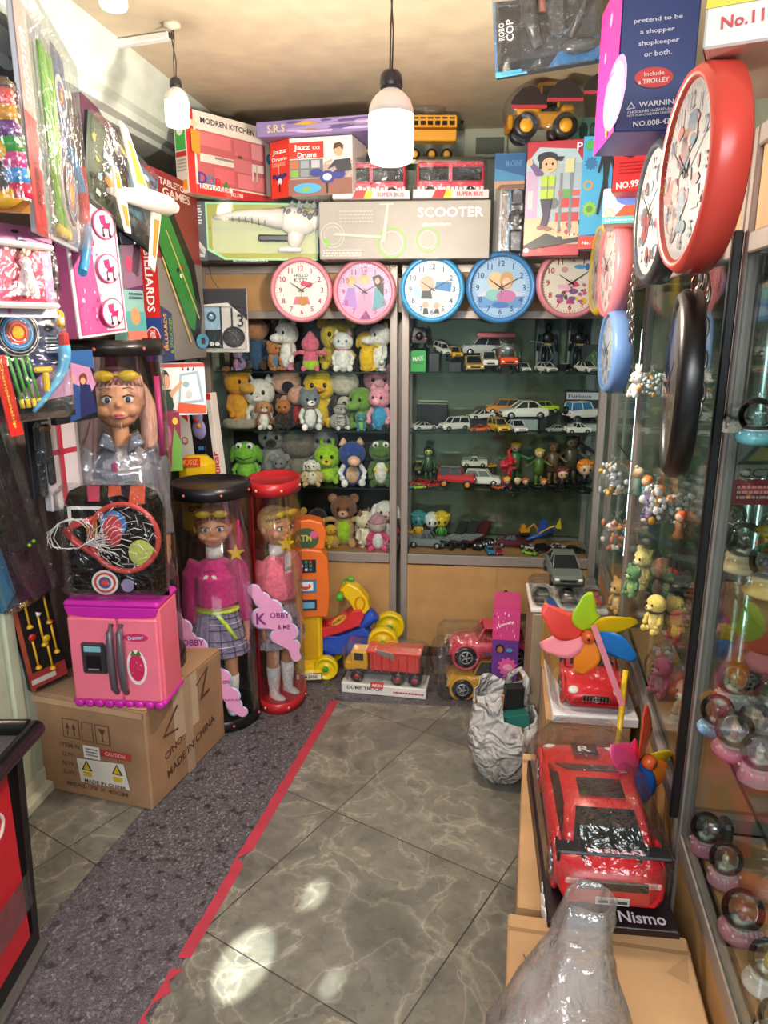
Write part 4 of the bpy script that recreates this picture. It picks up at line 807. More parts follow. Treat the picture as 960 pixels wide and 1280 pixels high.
p = spot(683, 4, .15, .05); t = thing('toy_plane', 'blue and yellow winged toy plane lying across the small cars', 'toy plane', p, .1, None, 0, -.35)
MB('#2f4fa8p').ball((0, 0, .03), (.085, .016, .014)).build('fuselage', t)
for a, c in ((.5, '#2f4fa8p'), (-.5, '#e6c22ap')):
    mb = MB(c); mb.M = Matrix.Translation((.01, 0, .035)) @ Matrix.Rotation(a, 4, 'X'); mb.prism([(-.03, 0), (.03, 0), (.05, .07 if a > 0 else -.07), (.02, .075 if a > 0 else -.075)], -.003, .003, 'Z'); mb.build('wing', t)
MB('#e6c22ap').prism([(.07, .03), (.11, .07), (.10, .02)], -.004, .004).build('tail', t)
# little figurines
def figurine(label, px, row, d, hpx, hair, coat, skin='#e9bf9c', big=True, group=None, rz=0, lift=0, arms=0.0, base=True, name='figurine'):
    p = spot(px, row, d, lift); h = px2m(hpx, p); t = thing(name, label, 'figurine', p, rz, group)
    hr = h * (.27 if big else .13); z0 = .02 * h
    if base: MB('#1a1a1ep').lathe([(h * .26, 0), (h * .27, .01), (h * .22, .022 * h + .002), (0, .024 * h + .002)], (0, 0, 0), 18).build('stand', t)
    hz = h - hr * 1.05
    mb = MB(coat + 'p'); sh = hz - hr * (.7 if big else 1.0); w_ = h * (.10 if big else .12)
    mb.lathe([(w_ * .9, z0 + sh * .42), (w_ * 1.25, z0 + sh * .40), (w_ * 1.0, z0 + sh * .65), (w_ * 1.15, z0 + sh * .92), (w_ * .4, z0 + sh * 1.02)], (0, 0, 0), 14, sy=.75)
    for s_ in (-1, 1):
        mb.cyl((s_ * w_ * .5, 0, z0 + sh * .45), (s_ * w_ * .6, 0, z0 + .004), w_ * .45, w_ * .35, 10)
        mb.tube([(s_ * w_ * .9, 0, z0 + sh * .9), (s_ * (w_ * 1.5 + arms * h * .3), -.1 * w_, z0 + sh * (.62 + arms * .3)), (s_ * (w_ * 1.5 + arms * h * .5), -w_ * .5, z0 + sh * (.45 + arms * .8))], w_ * .3, 7)
        mb.ball((s_ * w_ * .6, -w_ * .3, z0 + .01), (w_ * .4, w_ * .7, w_ * .3), None, 8, 5)
    mb.build('body', t)
    hd = MB(skin + 'p').ball((0, 0, hz), (hr * .86, hr * .8, hr * .86)).build('head', t)
    mb = MB(hair + 'p'); mb.ball((0, hr * .22, hz + hr * .18), (hr, hr * .9, hr * .92))
    for k in range(7): a = -1.2 + k * .4; mb.ball((hr * .8 * math.sin(a), -hr * .5 * math.cos(a), hz + hr * .55), (hr * .22, hr * .2, hr * .34), (0, math.degrees(a) * .4, 0), 8, 5)
    mb.build('hair', t)
    for s_ in (-1, 1): MB('#2c2430p').ball((s_ * hr * .34, -hr * .76, hz - hr * .08), (hr * .13, hr * .06, hr * .2), None, 8, 6).build('eye', hd)
    return t
figurine('small figurine with long yellow hair and a navy coat', 634, 3, .06, 17, '#e8c43a', '#26304a', group=None)
figurine('small figurine with pale blond hair and a black coat', 647, 3, .06, 16, '#e6dca0', '#1f2024')
figurine('small figurine with orange hair beside the pale blond one', 657, 3, .06, 16, '#d9622a', '#22242c')
figurine('small orange haired figurine standing apart near the yellow ninja', 680, 3, .06, 16, '#dd6428', '#23242a')
figurine('burgundy haired figurine in a dark checked coat', 703, 3, .08, 30, '#7a2f3a', '#33242a', arms=.2)
figurine('large headed figurine with bright orange hair and a black skirt', 731, 3, .08, 40, '#ef8a2a', '#201d20', arms=.1)
figurine('slim fighter figure in green and yellow with outstretched arms', 673, 3, .16, 48, '#cfc04a', '#55702f', big=False, arms=.35)
figurine('bronze armoured fighter figure behind the small figurines', 690, 3, .20, 55, '#5f4630', '#6a5238', '#8a6a4a', big=False, arms=.3)
figurine('olive clad fighter figure leaning near the cabinet post', 712, 3, .22, 62, '#4a4232', '#4f4a35', '#8a7a5a', big=False, arms=.35)
figurine('tall dark fighter figure at the back of the third shelf', 722, 3, .27, 66, '#2a2824', '#33302a', '#6a5a48', big=False, arms=.4)
figurine('green suited pilot figure behind the red sports cars', 535, 3, .20, 45, '#1f2a22', '#3c5a3a', '#b9c46a', big=False)
figurine('yellow and green fighter with spread arms behind the red crystal figure', 643, 3, .25, 50, '#d9b02a', '#3f7a4a', big=False, arms=.5)
p = spot(633, 3, .11); t = thing('crystal_figure', 'red translucent crystal figure on the third car shelf', 'figurine', p)
mb = MB(mat('#d8303e', 'p', .15)); h = px2m(42, p); rr = random.Random(5)
for i in range(46):
    a = rr.uniform(0, 6.28); z = rr.uniform(.0, 1); r = .045 * (1.0 if .35 < z < .85 else .6)
    mb.ball((r * math.cos(a) * rr.random() + (.012 if z > .8 else 0), r * .6 * math.sin(a), .01 + z * h * .85), rr.uniform(.007, .014), None, 6, 4)
mb.tube([(.005, 0, h * .75), (.012, 0, h * .95), (.004, 0, h * 1.1), (.018, 0, h * 1.2)], [.012, .010, .008, .004], 7); mb.build('crystal_body', t, remesh=.0035, smooth_it=1)
MB(mat('#e0606a', 'p', .15)).lathe([(.03, 0), (.03, .006), (0, .008)], (0, 0, 0), 16).build('stand', t)
figurine('teal helmeted minifigure with a yellow cap on the cabinet floor', 524, 4, .22, 40, '#3f8f94', '#e0a82a', '#3f8f94', lift=.0)
figurine('white and black minifigure on the cabinet floor', 541, 4, .22, 38, '#e9e9e4', '#1d1d20', '#e9e9e4')
figurine('yellow minifigure with a green base on the cabinet floor', 553, 4, .22, 40, '#e6c42a', '#4f9a3a', '#e6c42a')
for i, x in enumerate((601, 608, 615)):
    p = spot(x, 4, .10 + .03 * i); t = thing('toy_football', 'small black and white football in the heap on the cabinet floor', 'ball', p, i * 1.3, 'footballs in the heap on the cabinet floor')
    MB('#1e2022p').ball((0, 0, .025), .025, None, 16, 12).build('ball', t); mb = MB('#e6e6e2p')
    for a in range(5): mb.ball((.0225 * math.cos(a * 1.256), .0225 * math.sin(a * 1.256), .03), (.006, .006, .006), None, 8, 5)
    mb.build('white_patches', t)
# ============================================================= plush toys
def plush(label, px, row, d, hpx, main, second, ears='round', earc=None, rz=0, pose='sit', face='bear', headc=None, feet=None, extra=(), group=None, lift=0, name='plush_toy', wide=1.0, armc=None, p=None, H=None, headr=1.0, ry=0, eyec='#141216', muz=None):
    if p is None: p = spot(px, row, d, lift)
    h = H or px2m(hpx, p); t = thing(name, label, 'plush toy', p, math.radians(rz), group, 0, ry)
    M_, S_ = main + 'f', second + 'f'; earc = (earc or main) + 'f'; headc = (headc or main) + 'f'; feet = (feet or main) + 'f'; armc = (armc or main) + 'f'
    hr = h * .25 * headr; hz = h - hr * (1.0 if ears != 'long' else 1.25); W = wide; vx = max(.0035, h * .022)
    if ears in ('cat', 'horn'): hz -= hr * .12
    bh = hz - hr * .55
    mb = MB(M_)
    if pose == 'sit': mb.ball((0, .02 * h, bh * .52), (h * .20 * W, h * .17 * W, bh * .56))
    elif pose == 'lie': mb.ball((0, .08 * h, bh * .5), (h * .30 * W, h * .24, bh * .5))
    else: mb.ball((0, 0, bh * .62), (h * .16 * W, h * .13, bh * .42))
    mb.ball((0, -.0 * h, bh * .95), (hr * .62, hr * .55, hr * .5)); body = mb.build('body', t, remesh=vx)
    MB(S_).ball((0, -.06 * h, bh * .50), (h * .145 * W, h * .125 * W, bh * .42)).build('belly', t)
    hd = MB(headc); hd.ball((0, -.02 * h, hz), (hr * 1.04, hr * .93, hr * .95)); hd.ball((0, -.06 * h, hz - hr * .3), (hr * .85, hr * .75, hr * .55)); hd = hd.build('head', t, remesh=vx)
    for s_ in (-1, 1):
        if pose == 'stand':
            MB(feet).cyl((s_ * h * .08 * W, 0, bh * .4), (s_ * h * .09 * W, -.01, h * .05), h * .06, h * .055, 12).build('leg', t); MB(feet).ball((s_ * h * .09 * W, -h * .03, h * .035), (h * .06, h * .085, h * .04)).build('foot', t)
        else:
            lg = MB(M_); lg.cyl((s_ * h * .12 * W, 0, h * .09), (s_ * h * .17 * W, -h * .19, h * .075), h * .085, h * .06, 12); lg.build('leg', t)
            MB(feet).ball((s_ * h * .17 * W, -h * .22, h * .085), (h * .075, h * .055, h * .085)).build('foot', t)
        ar = MB(armc); a0 = (s_ * h * .15 * W, -.02 * h, bh * .84); a1 = (s_ * h * .24 * W, -.09 * h, bh * .55); a2 = (s_ * h * .21 * W, -.15 * h, bh * .36)
        if 'arms_out' in extra: a1, a2 = (s_ * h * .27 * W, -.03 * h, bh * .86), (s_ * h * .40 * W, -.05 * h, bh * .80)
        if 'hug' in extra: a1, a2 = (s_ * h * .2 * W, -.14 * h, bh * .66), (s_ * h * .07 * W, -.2 * h, bh * .6)
        ar.tube([a0, a1, a2], [h * .06, h * .055, h * .055], 10); ar.ball(a2, h * .06); ar.build('arm', t)
        if ears == 'round': MB(earc).ball((s_ * hr * .82, 0, hz + hr * .72), (hr * .38, hr * .2, hr * .38)).build('ear', hd)
        elif ears == 'big': MB(earc).ball((s_ * hr * 1.0, .02 * h, hz + hr * .78), (hr * .58, hr * .18, hr * .58)).build('ear', hd)
        elif ears == 'cat': MB(earc).lathe([(hr * .34, 0), (hr * .22, hr * .3), (hr * .04, hr * .56), (0, hr * .58)], (s_ * hr * .62, 0, hz + hr * .66), 12, sy=.5).build('ear', hd)
        elif ears == 'flop': MB(earc).ball((s_ * hr * 1.0, -.02 * h, hz - hr * .05), (hr * .28, hr * .4, hr * .72), (0, -s_ * 14, 0)).build('ear', hd)
        elif ears == 'long': MB(earc).ball((s_ * hr * .42, .02 * h, hz + hr * 1.25), (hr * .22, hr * .14, hr * .68), (0, s_ * 14, 0)).build('ear', hd)
        elif ears == 'horn': MB(earc).lathe([(hr * .12, 0), (hr * .14, hr * .3), (hr * .2, hr * .46), (0, hr * .55)], (s_ * hr * .42, 0, hz + hr * .8), 10).build('antenna', hd)
        k = 1.0 if face != 'frog' else 1.25
        if face == 'frog':
            e = MB('#eef0e6p').ball((s_ * hr * .42, -hr * .55, hz + hr * .62), (hr * .3, hr * .3, hr * .3)).build('eye', hd); MB(eyec + 'p').ball((s_ * hr * .42, -hr * .82, hz + hr * .62), (hr * .12, hr * .06, hr * .14), None, 8, 6).build('pupil', hd)
        elif face != 'none':
            z = hz + hr * .08; e = MB(eyec + 'p' if eyec != '#ffffff' else '#f2f2f0p').ball((s_ * hr * .38, -hr * .86 - .02 * h, z), (hr * .12, hr * .07, hr * .15), None, 10, 8).build('eye', hd)
    mz = (muz or second) + 'f'
    if face == 'bear': MB(mz).ball((0, -hr * .88 - .02 * h, hz - hr * .3), (hr * .4, hr * .32, hr * .28)).build('muzzle', hd); MB('#2a1d1cp').ball((0, -hr * 1.2 - .02 * h, hz - hr * .18), (hr * .12, hr * .06, hr * .09), None, 8, 6).build('nose', hd)
    elif face == 'cat': MB('#e09aa4p').ball((0, -hr * .98 - .02 * h, hz - hr * .18), (hr * .09, hr * .06, hr * .06), None, 8, 6).build('nose', hd); MB(mz).ball((0, -hr * .86 - .02 * h, hz - hr * .34), (hr * .34, hr * .2, hr * .2)).build('muzzle', hd)
    elif face == 'pig': MB(mz).lathe([(hr * .34, -hr * .25), (hr * .34, 0)], (0, -hr * .95 - .02 * h, hz - hr * .2), 16, 'Y').build('snout', hd)
    elif face == 'duck': MB('#ea8a2af').ball((0, -hr * 1.0 - .02 * h, hz - hr * .18), (hr * .42, hr * .4, hr * .16)).build('beak', hd)
    elif face == 'long': MB(mz).ball((0, -hr * 1.15, hz - hr * .35), (hr * .46, hr * .8, hr * .38)).build('muzzle', hd)
    elif face == 'frog': MB('#2d3a26p').tube([(-hr * .6, -hr * .72 - .02 * h, hz - hr * .2), (0, -hr * 1.0 - .02 * h, hz - hr * .36), (hr * .6, -hr * .72 - .02 * h, hz - hr * .2)], hr * .035, 6).build('mouth', hd)
    for e in extra:
        if isinstance(e, tuple):
            if e[0] == 'bow':
                mb = MB(e[1] + 'f'); zz = hz + hr * (e[2] if len(e) > 2 else 1.0); yy = -hr * .5
                for s_ in (-1, 1): mb.ball((s_ * hr * .34, yy, zz), (hr * .32, hr * .12, hr * .22), (0, s_ * 20, 0))
                mb.ball((0, yy - hr * .08, zz), hr * .13); mb.build('bow', t)
            elif e[0] == 'collar': MB(e[1] + 'p').torus((0, -.02 * h, bh * .93), hr * .62, hr * .07, 'Z', 20, 6).build('collar', t)
            elif e[0] == 'band':   # stripes or spots raised in the pile
                mb = MB(e[1] + 'f')
                for k in range(e[2]):
                    z = bh * (.2 + .7 * k / e[2]); q = math.sqrt(max(.05, 1 - ((z - bh * .52) / (bh * .56)) ** 2)); mb.torus((0, .02 * h, z), h * .20 * W * q, h * .012, 'Z', 20, 6, 1, .86)
                for k in range(3): mb.torus((0, -.02 * h, hz + hr * (.25 + .25 * k)), hr * math.sqrt(1 - (.25 + .25 * k) ** 2) * 1.01, h * .010, 'Z', 20, 6, 1, .9)
                mb.build('stripes', t)
            elif e[0] == 'spots':
                mb = MB(e[1] + 'f'); rr = random.Random(int(h * 1e4))
                for k in range(e[2]):
                    a = rr.uniform(0, 6.28); b_ = rr.uniform(-.9, 1.1); c = math.sqrt(max(0, 1 - min(1, b_ * b_)))
                    if k % 2: mb.ball((hr * 1.04 * c * math.cos(a), -.02 * h + hr * .93 * c * math.sin(a), hz + hr * .95 * b_), hr * .13, None, 8, 5)
                    else: mb.ball((h * .2 * W * c * math.cos(a), .02 * h + h * .17 * W * c * math.sin(a), bh * .52 + bh * .56 * b_ * .9), h * .03, None, 8, 5)
                mb.build('spots', t)
            elif e[0] == 'hair':
                mb = MB(e[1] + 'f'); mb.ball((0, hr * .18, hz + hr * .2), (hr * 1.12, hr * .98, hr * .95)); mb.build('hood', t)
            elif e[0] == 'mane':
                for k, c in enumerate(e[1:]): MB(c + 'f').ball((-hr * .1 + hr * .14 * k, hr * .1, hz + hr * (.85 - .3 * k)), (hr * .3, hr * .6, hr * .35)).build('mane', t)
            elif e[0] == 'scarf': MB(e[1] + 'f').torus((0, -.02 * h, bh * .93), hr * .68, hr * .16, 'Z', 20, 8).build('scarf', t)
            elif e[0] == 'hat': MB(e[1] + 'f').lathe([(hr * 1.0, 0), (hr * 1.04, hr * .12), (hr * .9, hr * .5), (hr * .4, hr * .95), (hr * .1, hr * 1.2), (0, hr * 1.22)], (0, 0, hz + hr * .25), 20).build('hat', t)
            elif e[0] == 'cone': MB(e[1] + 'f').lathe([(hr * .95, 0), (hr * .7, hr * .5), (hr * .22, hr * 1.25), (0, hr * 1.35)], (0, -.02 * h, hz + hr * .1), 20).build('head_tip', hd)
            elif e[0] == 'shorts': MB(e[1] + 'f').lathe([(h * .15, h * .03), (h * .24, h * .08), (h * .235, h * .24), (h * .21, h * .30)], (0, .01 * h, 0), 20).build('shorts', t)
    return t
# top plush shelf
plush('lilac long limbed plush lying along the top plush shelf', 305, 1, .09, 26, '#a98fc4', '#d98aa8', 'flop', rz=-60, pose='lie', face='none', wide=1.7, feet='#b79ccc', extra=('arms_out',))
plush('brown hooded plush doll in blue denim on the top plush shelf', 327, 1, .20, 66, '#3c5878', '#46648a', 'round', '#4a3228', headc='#c98a6a', face='none', feet='#5a3a2c', extra=(('hair', '#4a3228'),), headr=1.0)
plush('small orange brown bear looking aside on the top plush shelf', 347, 1, .09, 36, '#b9723c', '#4f7fa0', 'round', rz=55, face='bear', muz='#c9864e')
plush('white unicorn plush with rainbow mane and pink feet', 365, 1, .14, 62, '#efe6e2', '#f3ece8', 'cat', rz=-35, face='long', feet='#e08aa4', pose='stand', extra=(('mane', '#9fd6c0', '#e9d27a', '#e6a0b8'),), muz='#f3ece8')
plush('pink plush with a pointed head and lime shorts', 392, 1, .08, 44, '#ea6f8a', '#ea6f8a', 'none', rz=0, face='none', extra=('arms_out', ('cone', '#ea6f8a'), ('shorts', '#a9cf2e')), wide=1.1)
plush('big round yellow plush peeking over the pink and white ones', 424, 1, .24, 62, '#e3c23a', '#e8ca4e', 'round', face='bear', wide=1.4, headr=1.35, muz='#e8d26a')
plush('white cat plush with blue eyes and a pink collar', 431, 1, .08, 50, '#eeebe8', '#f4f2f0', 'cat', '#e9c2c6', face='cat', feet='#f4f2f0', eyec='#2f6fc0', extra=(('collar', '#d9708e'),))
plush('bright yellow plush turned away beside the white cat', 460, 1, .10, 50, '#f0c21e', '#f0c21e', 'flop', rz=150, face='none', feet='#e9a86a')
plush('white horse plush with golden ears by the cabinet post', 476, 1, .11, 60, '#ece8e2', '#f2eee8', 'cat', '#c9a45a', rz=-50, face='long', pose='stand', muz='#f2eee8')
# second plush shelf
plush('orange yellow deer plush with a turned head on the second plush shelf', 303, 2, .17, 72, '#e39a24', '#e8a93a', 'round', '#c98a5a', rz=40, face='long', muz='#e8a93a', lift=.0)
plush('fluffy white plush with a paper tag on the second plush shelf', 329, 2, .17, 62, '#e9e4dc', '#f2eee6', 'cat', face='cat', headr=1.2)
p = spot(303, 2, .07); t = thing('plush_bed', 'speckled beige plush bed at the end of the second plush shelf', 'plush bed', p)
MB('#a89a8af').torus((0, .02, .022), .062, .022, 'Z', 28, 10, 1.05, .75).build('rim', t); MB('#c9a86af').ball((0, .02, .02), (.055, .035, .022)).build('cushion', t)
plush('brown and white spaniel plush with a red bow', 333, 2, .06, 36, '#e6ded2', '#f0ebe2', 'flop', '#9a5f34', headc='#b98a60', face='bear', rz=15, extra=(('collar', '#c8333e'),), armc='#8a5a3a', feet='#f0ebe2')
plush('tan and black terrier plush with a red bow', 357, 2, .08, 38, '#2a2320', '#3a2c24', 'cat', '#a8652e', headc='#b5713a', face='bear', muz='#b5713a', extra=(('bow', '#c8333e', -.6),))
plush('pinkish plush with large dark round ears', 362, 2, .22, 72, '#2c2a2e', '#d9a48e', 'big', '#2c2426', headc='#dba691', face='none', feet='#d9a48e')
plush('smaller dark plush with a pink face beside the husky', 376, 2, .15, 52, '#2a2a38', '#b33a3c', 'big', '#202030', headc='#d9a08c', face='none')
plush('grey and white husky plush on the second plush shelf', 389, 2, .07, 52, '#7b828a', '#f0eeea', 'cat', '#6b727a', face='bear', muz='#f4f2ee', rz=18, feet='#f4f2ee', armc='#eceae6', extra=(('collar', '#c9884a'),))
plush('tall yellow duck plush with an orange beak', 402, 2, .20, 70, '#ecc01e', '#f0cc3a', 'none', face='duck', headr=1.15)
plush('black plush holding a pale round ball', 432, 2, .20, 72, '#26262a', '#c9c2b4', 'round', headc='#c9c0b2', face='none', feet='#26262a')
plush('black and white striped cat plush lying beside the husky', 426, 2, .08, 34, '#a9a49e', '#c9c5be', 'round', '#38342f', rz=38, pose='lie', face='cat', wide=1.3, extra=(('band', '#2b2827', 6),), feet='#e9e5de')
plush('green dinosaur plush looking aside on the second plush shelf', 453, 2, .13, 52, '#6f9a3c', '#8fb45a', 'none', rz=-30, face='long', muz='#7faa48', headr=1.25)
plush('dusty pink pig plush at the back of the second plush shelf', 474, 2, .23, 76, '#c97f92', '#d898a8', 'round', face='pig', muz='#dba0ae')
plush('pink pig plush in a blue dress by the cabinet post', 475, 2, .08, 56, '#3fa0d0', '#3fa0d0', 'cat', '#e79ab0', headc='#eb9cb4', face='pig', feet='#20242c', armc='#eb9cb4', muz='#f0b0c2', rz=-15)
plush('tiny blue green plush in front of the green dinosaur', 452, 2, .05, 22, '#3f8aa0', '#8fc46a', 'round', face='bear')
# third plush shelf
plush('lime green frog plush in a hooded cloak', 309, 3, .12, 52, '#7fc03a', '#8fd04a', 'flop', '#6aa82e', face='frog', wide=1.25, headr=1.2)
plush('grey koala plush with a dark nose', 343, 3, .21, 70, '#8c8984', '#a8a49e', 'big', '#7d7a76', face='bear', muz='#2d2a2a', wide=1.2)
plush('big grey brown plush with a buff hood', 376, 3, .23, 70, '#7a7066', '#8d8276', 'big', '#b39a5c', face='none', headr=1.35, wide=1.3)
plush('small grey elephant plush in front of the koala', 350, 3, .11, 34, '#7d7d80', '#95959a', 'big', '#8a8a8e', face='long', muz='#7d7d80')
plush('grey bunny plush with upright ears', 406, 3, .24, 70, '#8d8a90', '#a8a4aa', 'long', '#c9a2a8', face='bear')
plush('lime green alien plush with antennae and a yellow muzzle', 410, 3, .15, 52, '#9ccb2e', '#b9dc3a', 'horn', face='bear', muz='#e6cf3a', headr=1.3, wide=1.2)
plush('leopard spotted puppy plush lying with dark sunglasses', 390, 3, .06, 34, '#d9b98a', '#ead9bc', 'flop', '#e6e0d6', pose='lie', wide=1.5, face='cat', headc='#e9e4da', eyec='#1c1410', extra=(('spots', '#3a2a20', 26),))
plush('royal blue plush with a peach face and white mittens', 440, 3, .10, 58, '#27408c', '#e3b894', 'cat', '#e3b894', headc='#2b4594', face='long', muz='#e6bd9a', feet='#f0f0ee', armc='#f0f0ee', wide=1.1, rz=10, headr=1.15, eyec='#1f5a3a')
plush('dark green crocodile plush by the cabinet post', 476, 3, .10, 58, '#56743a', '#e6e4da', 'none', face='frog', muz='#e9dccc', feet='#4a6630', extra=(('bow', '#e6cf3a', -1.5),))
plush('black plush squeezed behind the blue one', 458, 3, .20, 50, '#1b1b1f', '#232328', 'round', face='none')
# bottom plush shelf
plush('round yellow plush peeking beside the red lid tube', 369, 4, .12, 46, '#c9a23a', '#d9b44a', 'round', face='none')
plush('red ladybird plush with black spots', 396, 4, .14, 46, '#c23230', '#c23230', 'none', headc='#2a2022', face='none', pose='lie', wide=1.4, extra=(('spots', '#221c1e', 14),), armc='#2a2022')
plush('yellow duck plush lying at the cabinet floor', 412, 4, .08, 30, '#eab92a', '#f0c94a', 'none', pose='lie', face='duck', rz=30)
plush('monkey plush in a giraffe suit with a lime tummy', 429, 4, .13, 64, '#c99a62', '#a9d22e', 'round', '#a06a48', headc='#7d4f38', face='bear', muz='#d9a284', extra=('arms_out', ('spots', '#6a3a26', 16)), wide=1.0)
plush('giraffe patterned plush calf standing behind the pink gnome', 455, 4, .11, 48, '#e9d9bc', '#efe4cc', 'cat', '#8a5636', rz=50, pose='stand', face='long', extra=(('spots', '#8a5030', 26),), wide=1.5)
plush('pink gnome plush with a bow and a knitted hat', 472, 4, .06, 44, '#e0417c', '#efe6e0', 'none', headc='#c9b0a8', face='none', extra=(('hat', '#b98a94'), ('bow', '#e88aa8', .8)), feet='#e0417c', wide=1.2)
plush('red and white cow headed plush by the lower post', 482, 4, .15, 58, '#b9303c', '#e9e4de', 'flop', '#e9e4de', headc='#e6dfd8', face='bear', muz='#e9b2a8')
p = spot(470, 4, .18); t = thing('giraffe_plush', 'giraffe plush with a long spotted neck leaning toward the cabinet post', 'plush toy', p)
mb = MB('#e8d4b0f'); mb.ball((-.05, 0, .08), (.06, .04, .04)); mb.tube([(-.02, 0, .09), (0, 0, .14), (.03, 0, .17)], [.025, .02, .018], 10); mb.ball((.045, 0, .175), (.03, .02, .02), (0, 20, 0))
for s_ in (-.09, -.02): mb.cyl((s_, -.015, .07), (s_, -.015, 0), .014, .013)
mb.build('body', t, remesh=.004); mb = MB('#8a5030f')
for k in range(14): mb.ball((-.09 + .011 * k, -.034 + .002 * (k % 3) + (.014 if k > 7 else 0), .07 + .014 * (k % 3) + (.010 * (k - 6) if k > 6 else 0)), .009, None, 7, 5)
mb.build('spots', t)
# ============================================================= packs on the side wall
W_ = '#f2f0eac'; K_ = '#17181bc'
def film(t, w, h, x=0, y=-.02, z=0, d=.03, r=.02, name='clear_film'):
    return MB(mat('#fbfdfd', 'w')).box((x + w / 2, y, z + h / 2), (w, d, h), r).build(name, t)
t, w, h = pbox('hanging_pack', 'grey pack in clear plastic in the topmost corner beside the archery pack', 'toy pack', -30, 1.80, 28, 1.98, -15, 92, .02, '#55565cc', parts='backing_card', front=[('r', .1, .1, .95, .9, '#35363cc'), ('p', [(.2, .3), (.9, .5), (.8, .8), (.3, .85)], '#8d929ac'), ('e', .6, .35, .2, .1, '#b0b4b8c')]); film(t, w, h, d=.05)
t, w, h = pbox('hanging_pack', 'pack with a seven coloured striped tube and yellow rings', 'toy pack', -40, 1.58, 38, 1.64, 90, 262, .015, '#3a2a30c', parts='backing_card', front=[('r', 0, 0, 1, .12, '#e09a22c'), ('r', .0, .12, .55, .9, '#c9383ac')])
cols = ['#d4284c', '#3a8fd0', '#d8408c', '#3fa04a', '#7a3f8c', '#e8a02a', '#e0443a']
for i, c in enumerate(cols): MB(c + 'p').cyl((w * (.86 - .02 * i), -.02, h * (.10 + .115 * i)), (w * (.84 - .02 * i), -.02, h * (.215 + .115 * i)), .022, n=16).build('tube_segment', t)
for i, (x, z, r) in enumerate(((.45, .28, .05), (.42, .55, .035), (.4, .75, .03))): MB('#eeb41ap').torus((w * x, -.02, h * z), r, r * .35, 'Y', 24, 8).build('ring', t)
film(t, w, h, d=.055)
def target(t, x, z, r, y=-.012, sx=1):
    mb = MB('#c9ccd4p'); mb.lathe([(r, 0), (r * 1.0, -.012), (r * .96, -.012)], (x, y, z), 32, 'Y', sx=sx)
    for k, (q, c) in enumerate(((.96, '#26262ap'), (.74, '#3f8fc8p'), (.5, '#e0492ap'), (.26, '#f0c21ep'))): mb.use(c); mb.lathe([(0, -.013 - .0012 * k), (r * q, -.013 - .0012 * k)], (x, y, z), 32, 'Y', sx=sx)
    mb.use('#e8e8e4p')
    for q in (.84, .62, .38): mb.torus((x, y - .0175, z), r * q, r * .012, 'Y', 32, 5)
    return mb.build('target_disc', t)
t, w, h = pbox('hanging_pack', 'tall red edged archery pack with green arrows and an oval target', 'toy pack', 46, 1.74, 98, 2.26, -34, 290, .012, '#cfd3dcc', parts='backing_card', roll=-.0,
 front=[('r', 0, 0, .22, 1, '#b9333ac'), ('r', .0, .5, .22, 1, '#c9a8a4c'), ('t', 'SHOOTER', .11, .70, .10, '#ffffffc', 90, .30), ('t', 'ARCHERY', .11, .22, .08, '#2a2420c', 90, .2), ('r', .7, .45, 1, 1, '#2f4f8cc'), ('e', .85, .78, .14, .10, '#e8e8ecc'), ('e', .85, .78, .10, .07, '#3f6fb0c'), ('e', .85, .78, .06, .045, '#d8382ac'), ('e', .85, .78, .03, .02, '#ecc82ac')])
for i in range(4): a = MB(['#5fb83ap', '#8fd43ap', '#6fc04ap', '#a8dc4ap'][i]).cyl((w * (.34 + .07 * i), -.014, h * .08), (w * (.30 + .07 * i), -.014, h * .86), .0055, n=8).build('arrow', t); MB('#e8c82ap').lathe([(.009, 0), (.010, .02), (.0, .035)], (w * (.34 + .07 * i), -.014, h * .02), 10).build('suction_tip', a)
target(t, w * .60, h * .26, .085)
mb = MB('#3f9ad0p'); mb.tube([(w * (.78 + .28 * math.sin(k / 9 * math.pi)), -.02, h * (-.12 + .62 * k / 9)) for k in range(10)], .013, 8); mb.build('bow', t); MB('#cf3338p').box((w * 1.0, -.02, h * .32), (.04, .03, .16), .012).build('bow_grip', t)
film(t, w, h, d=.04)
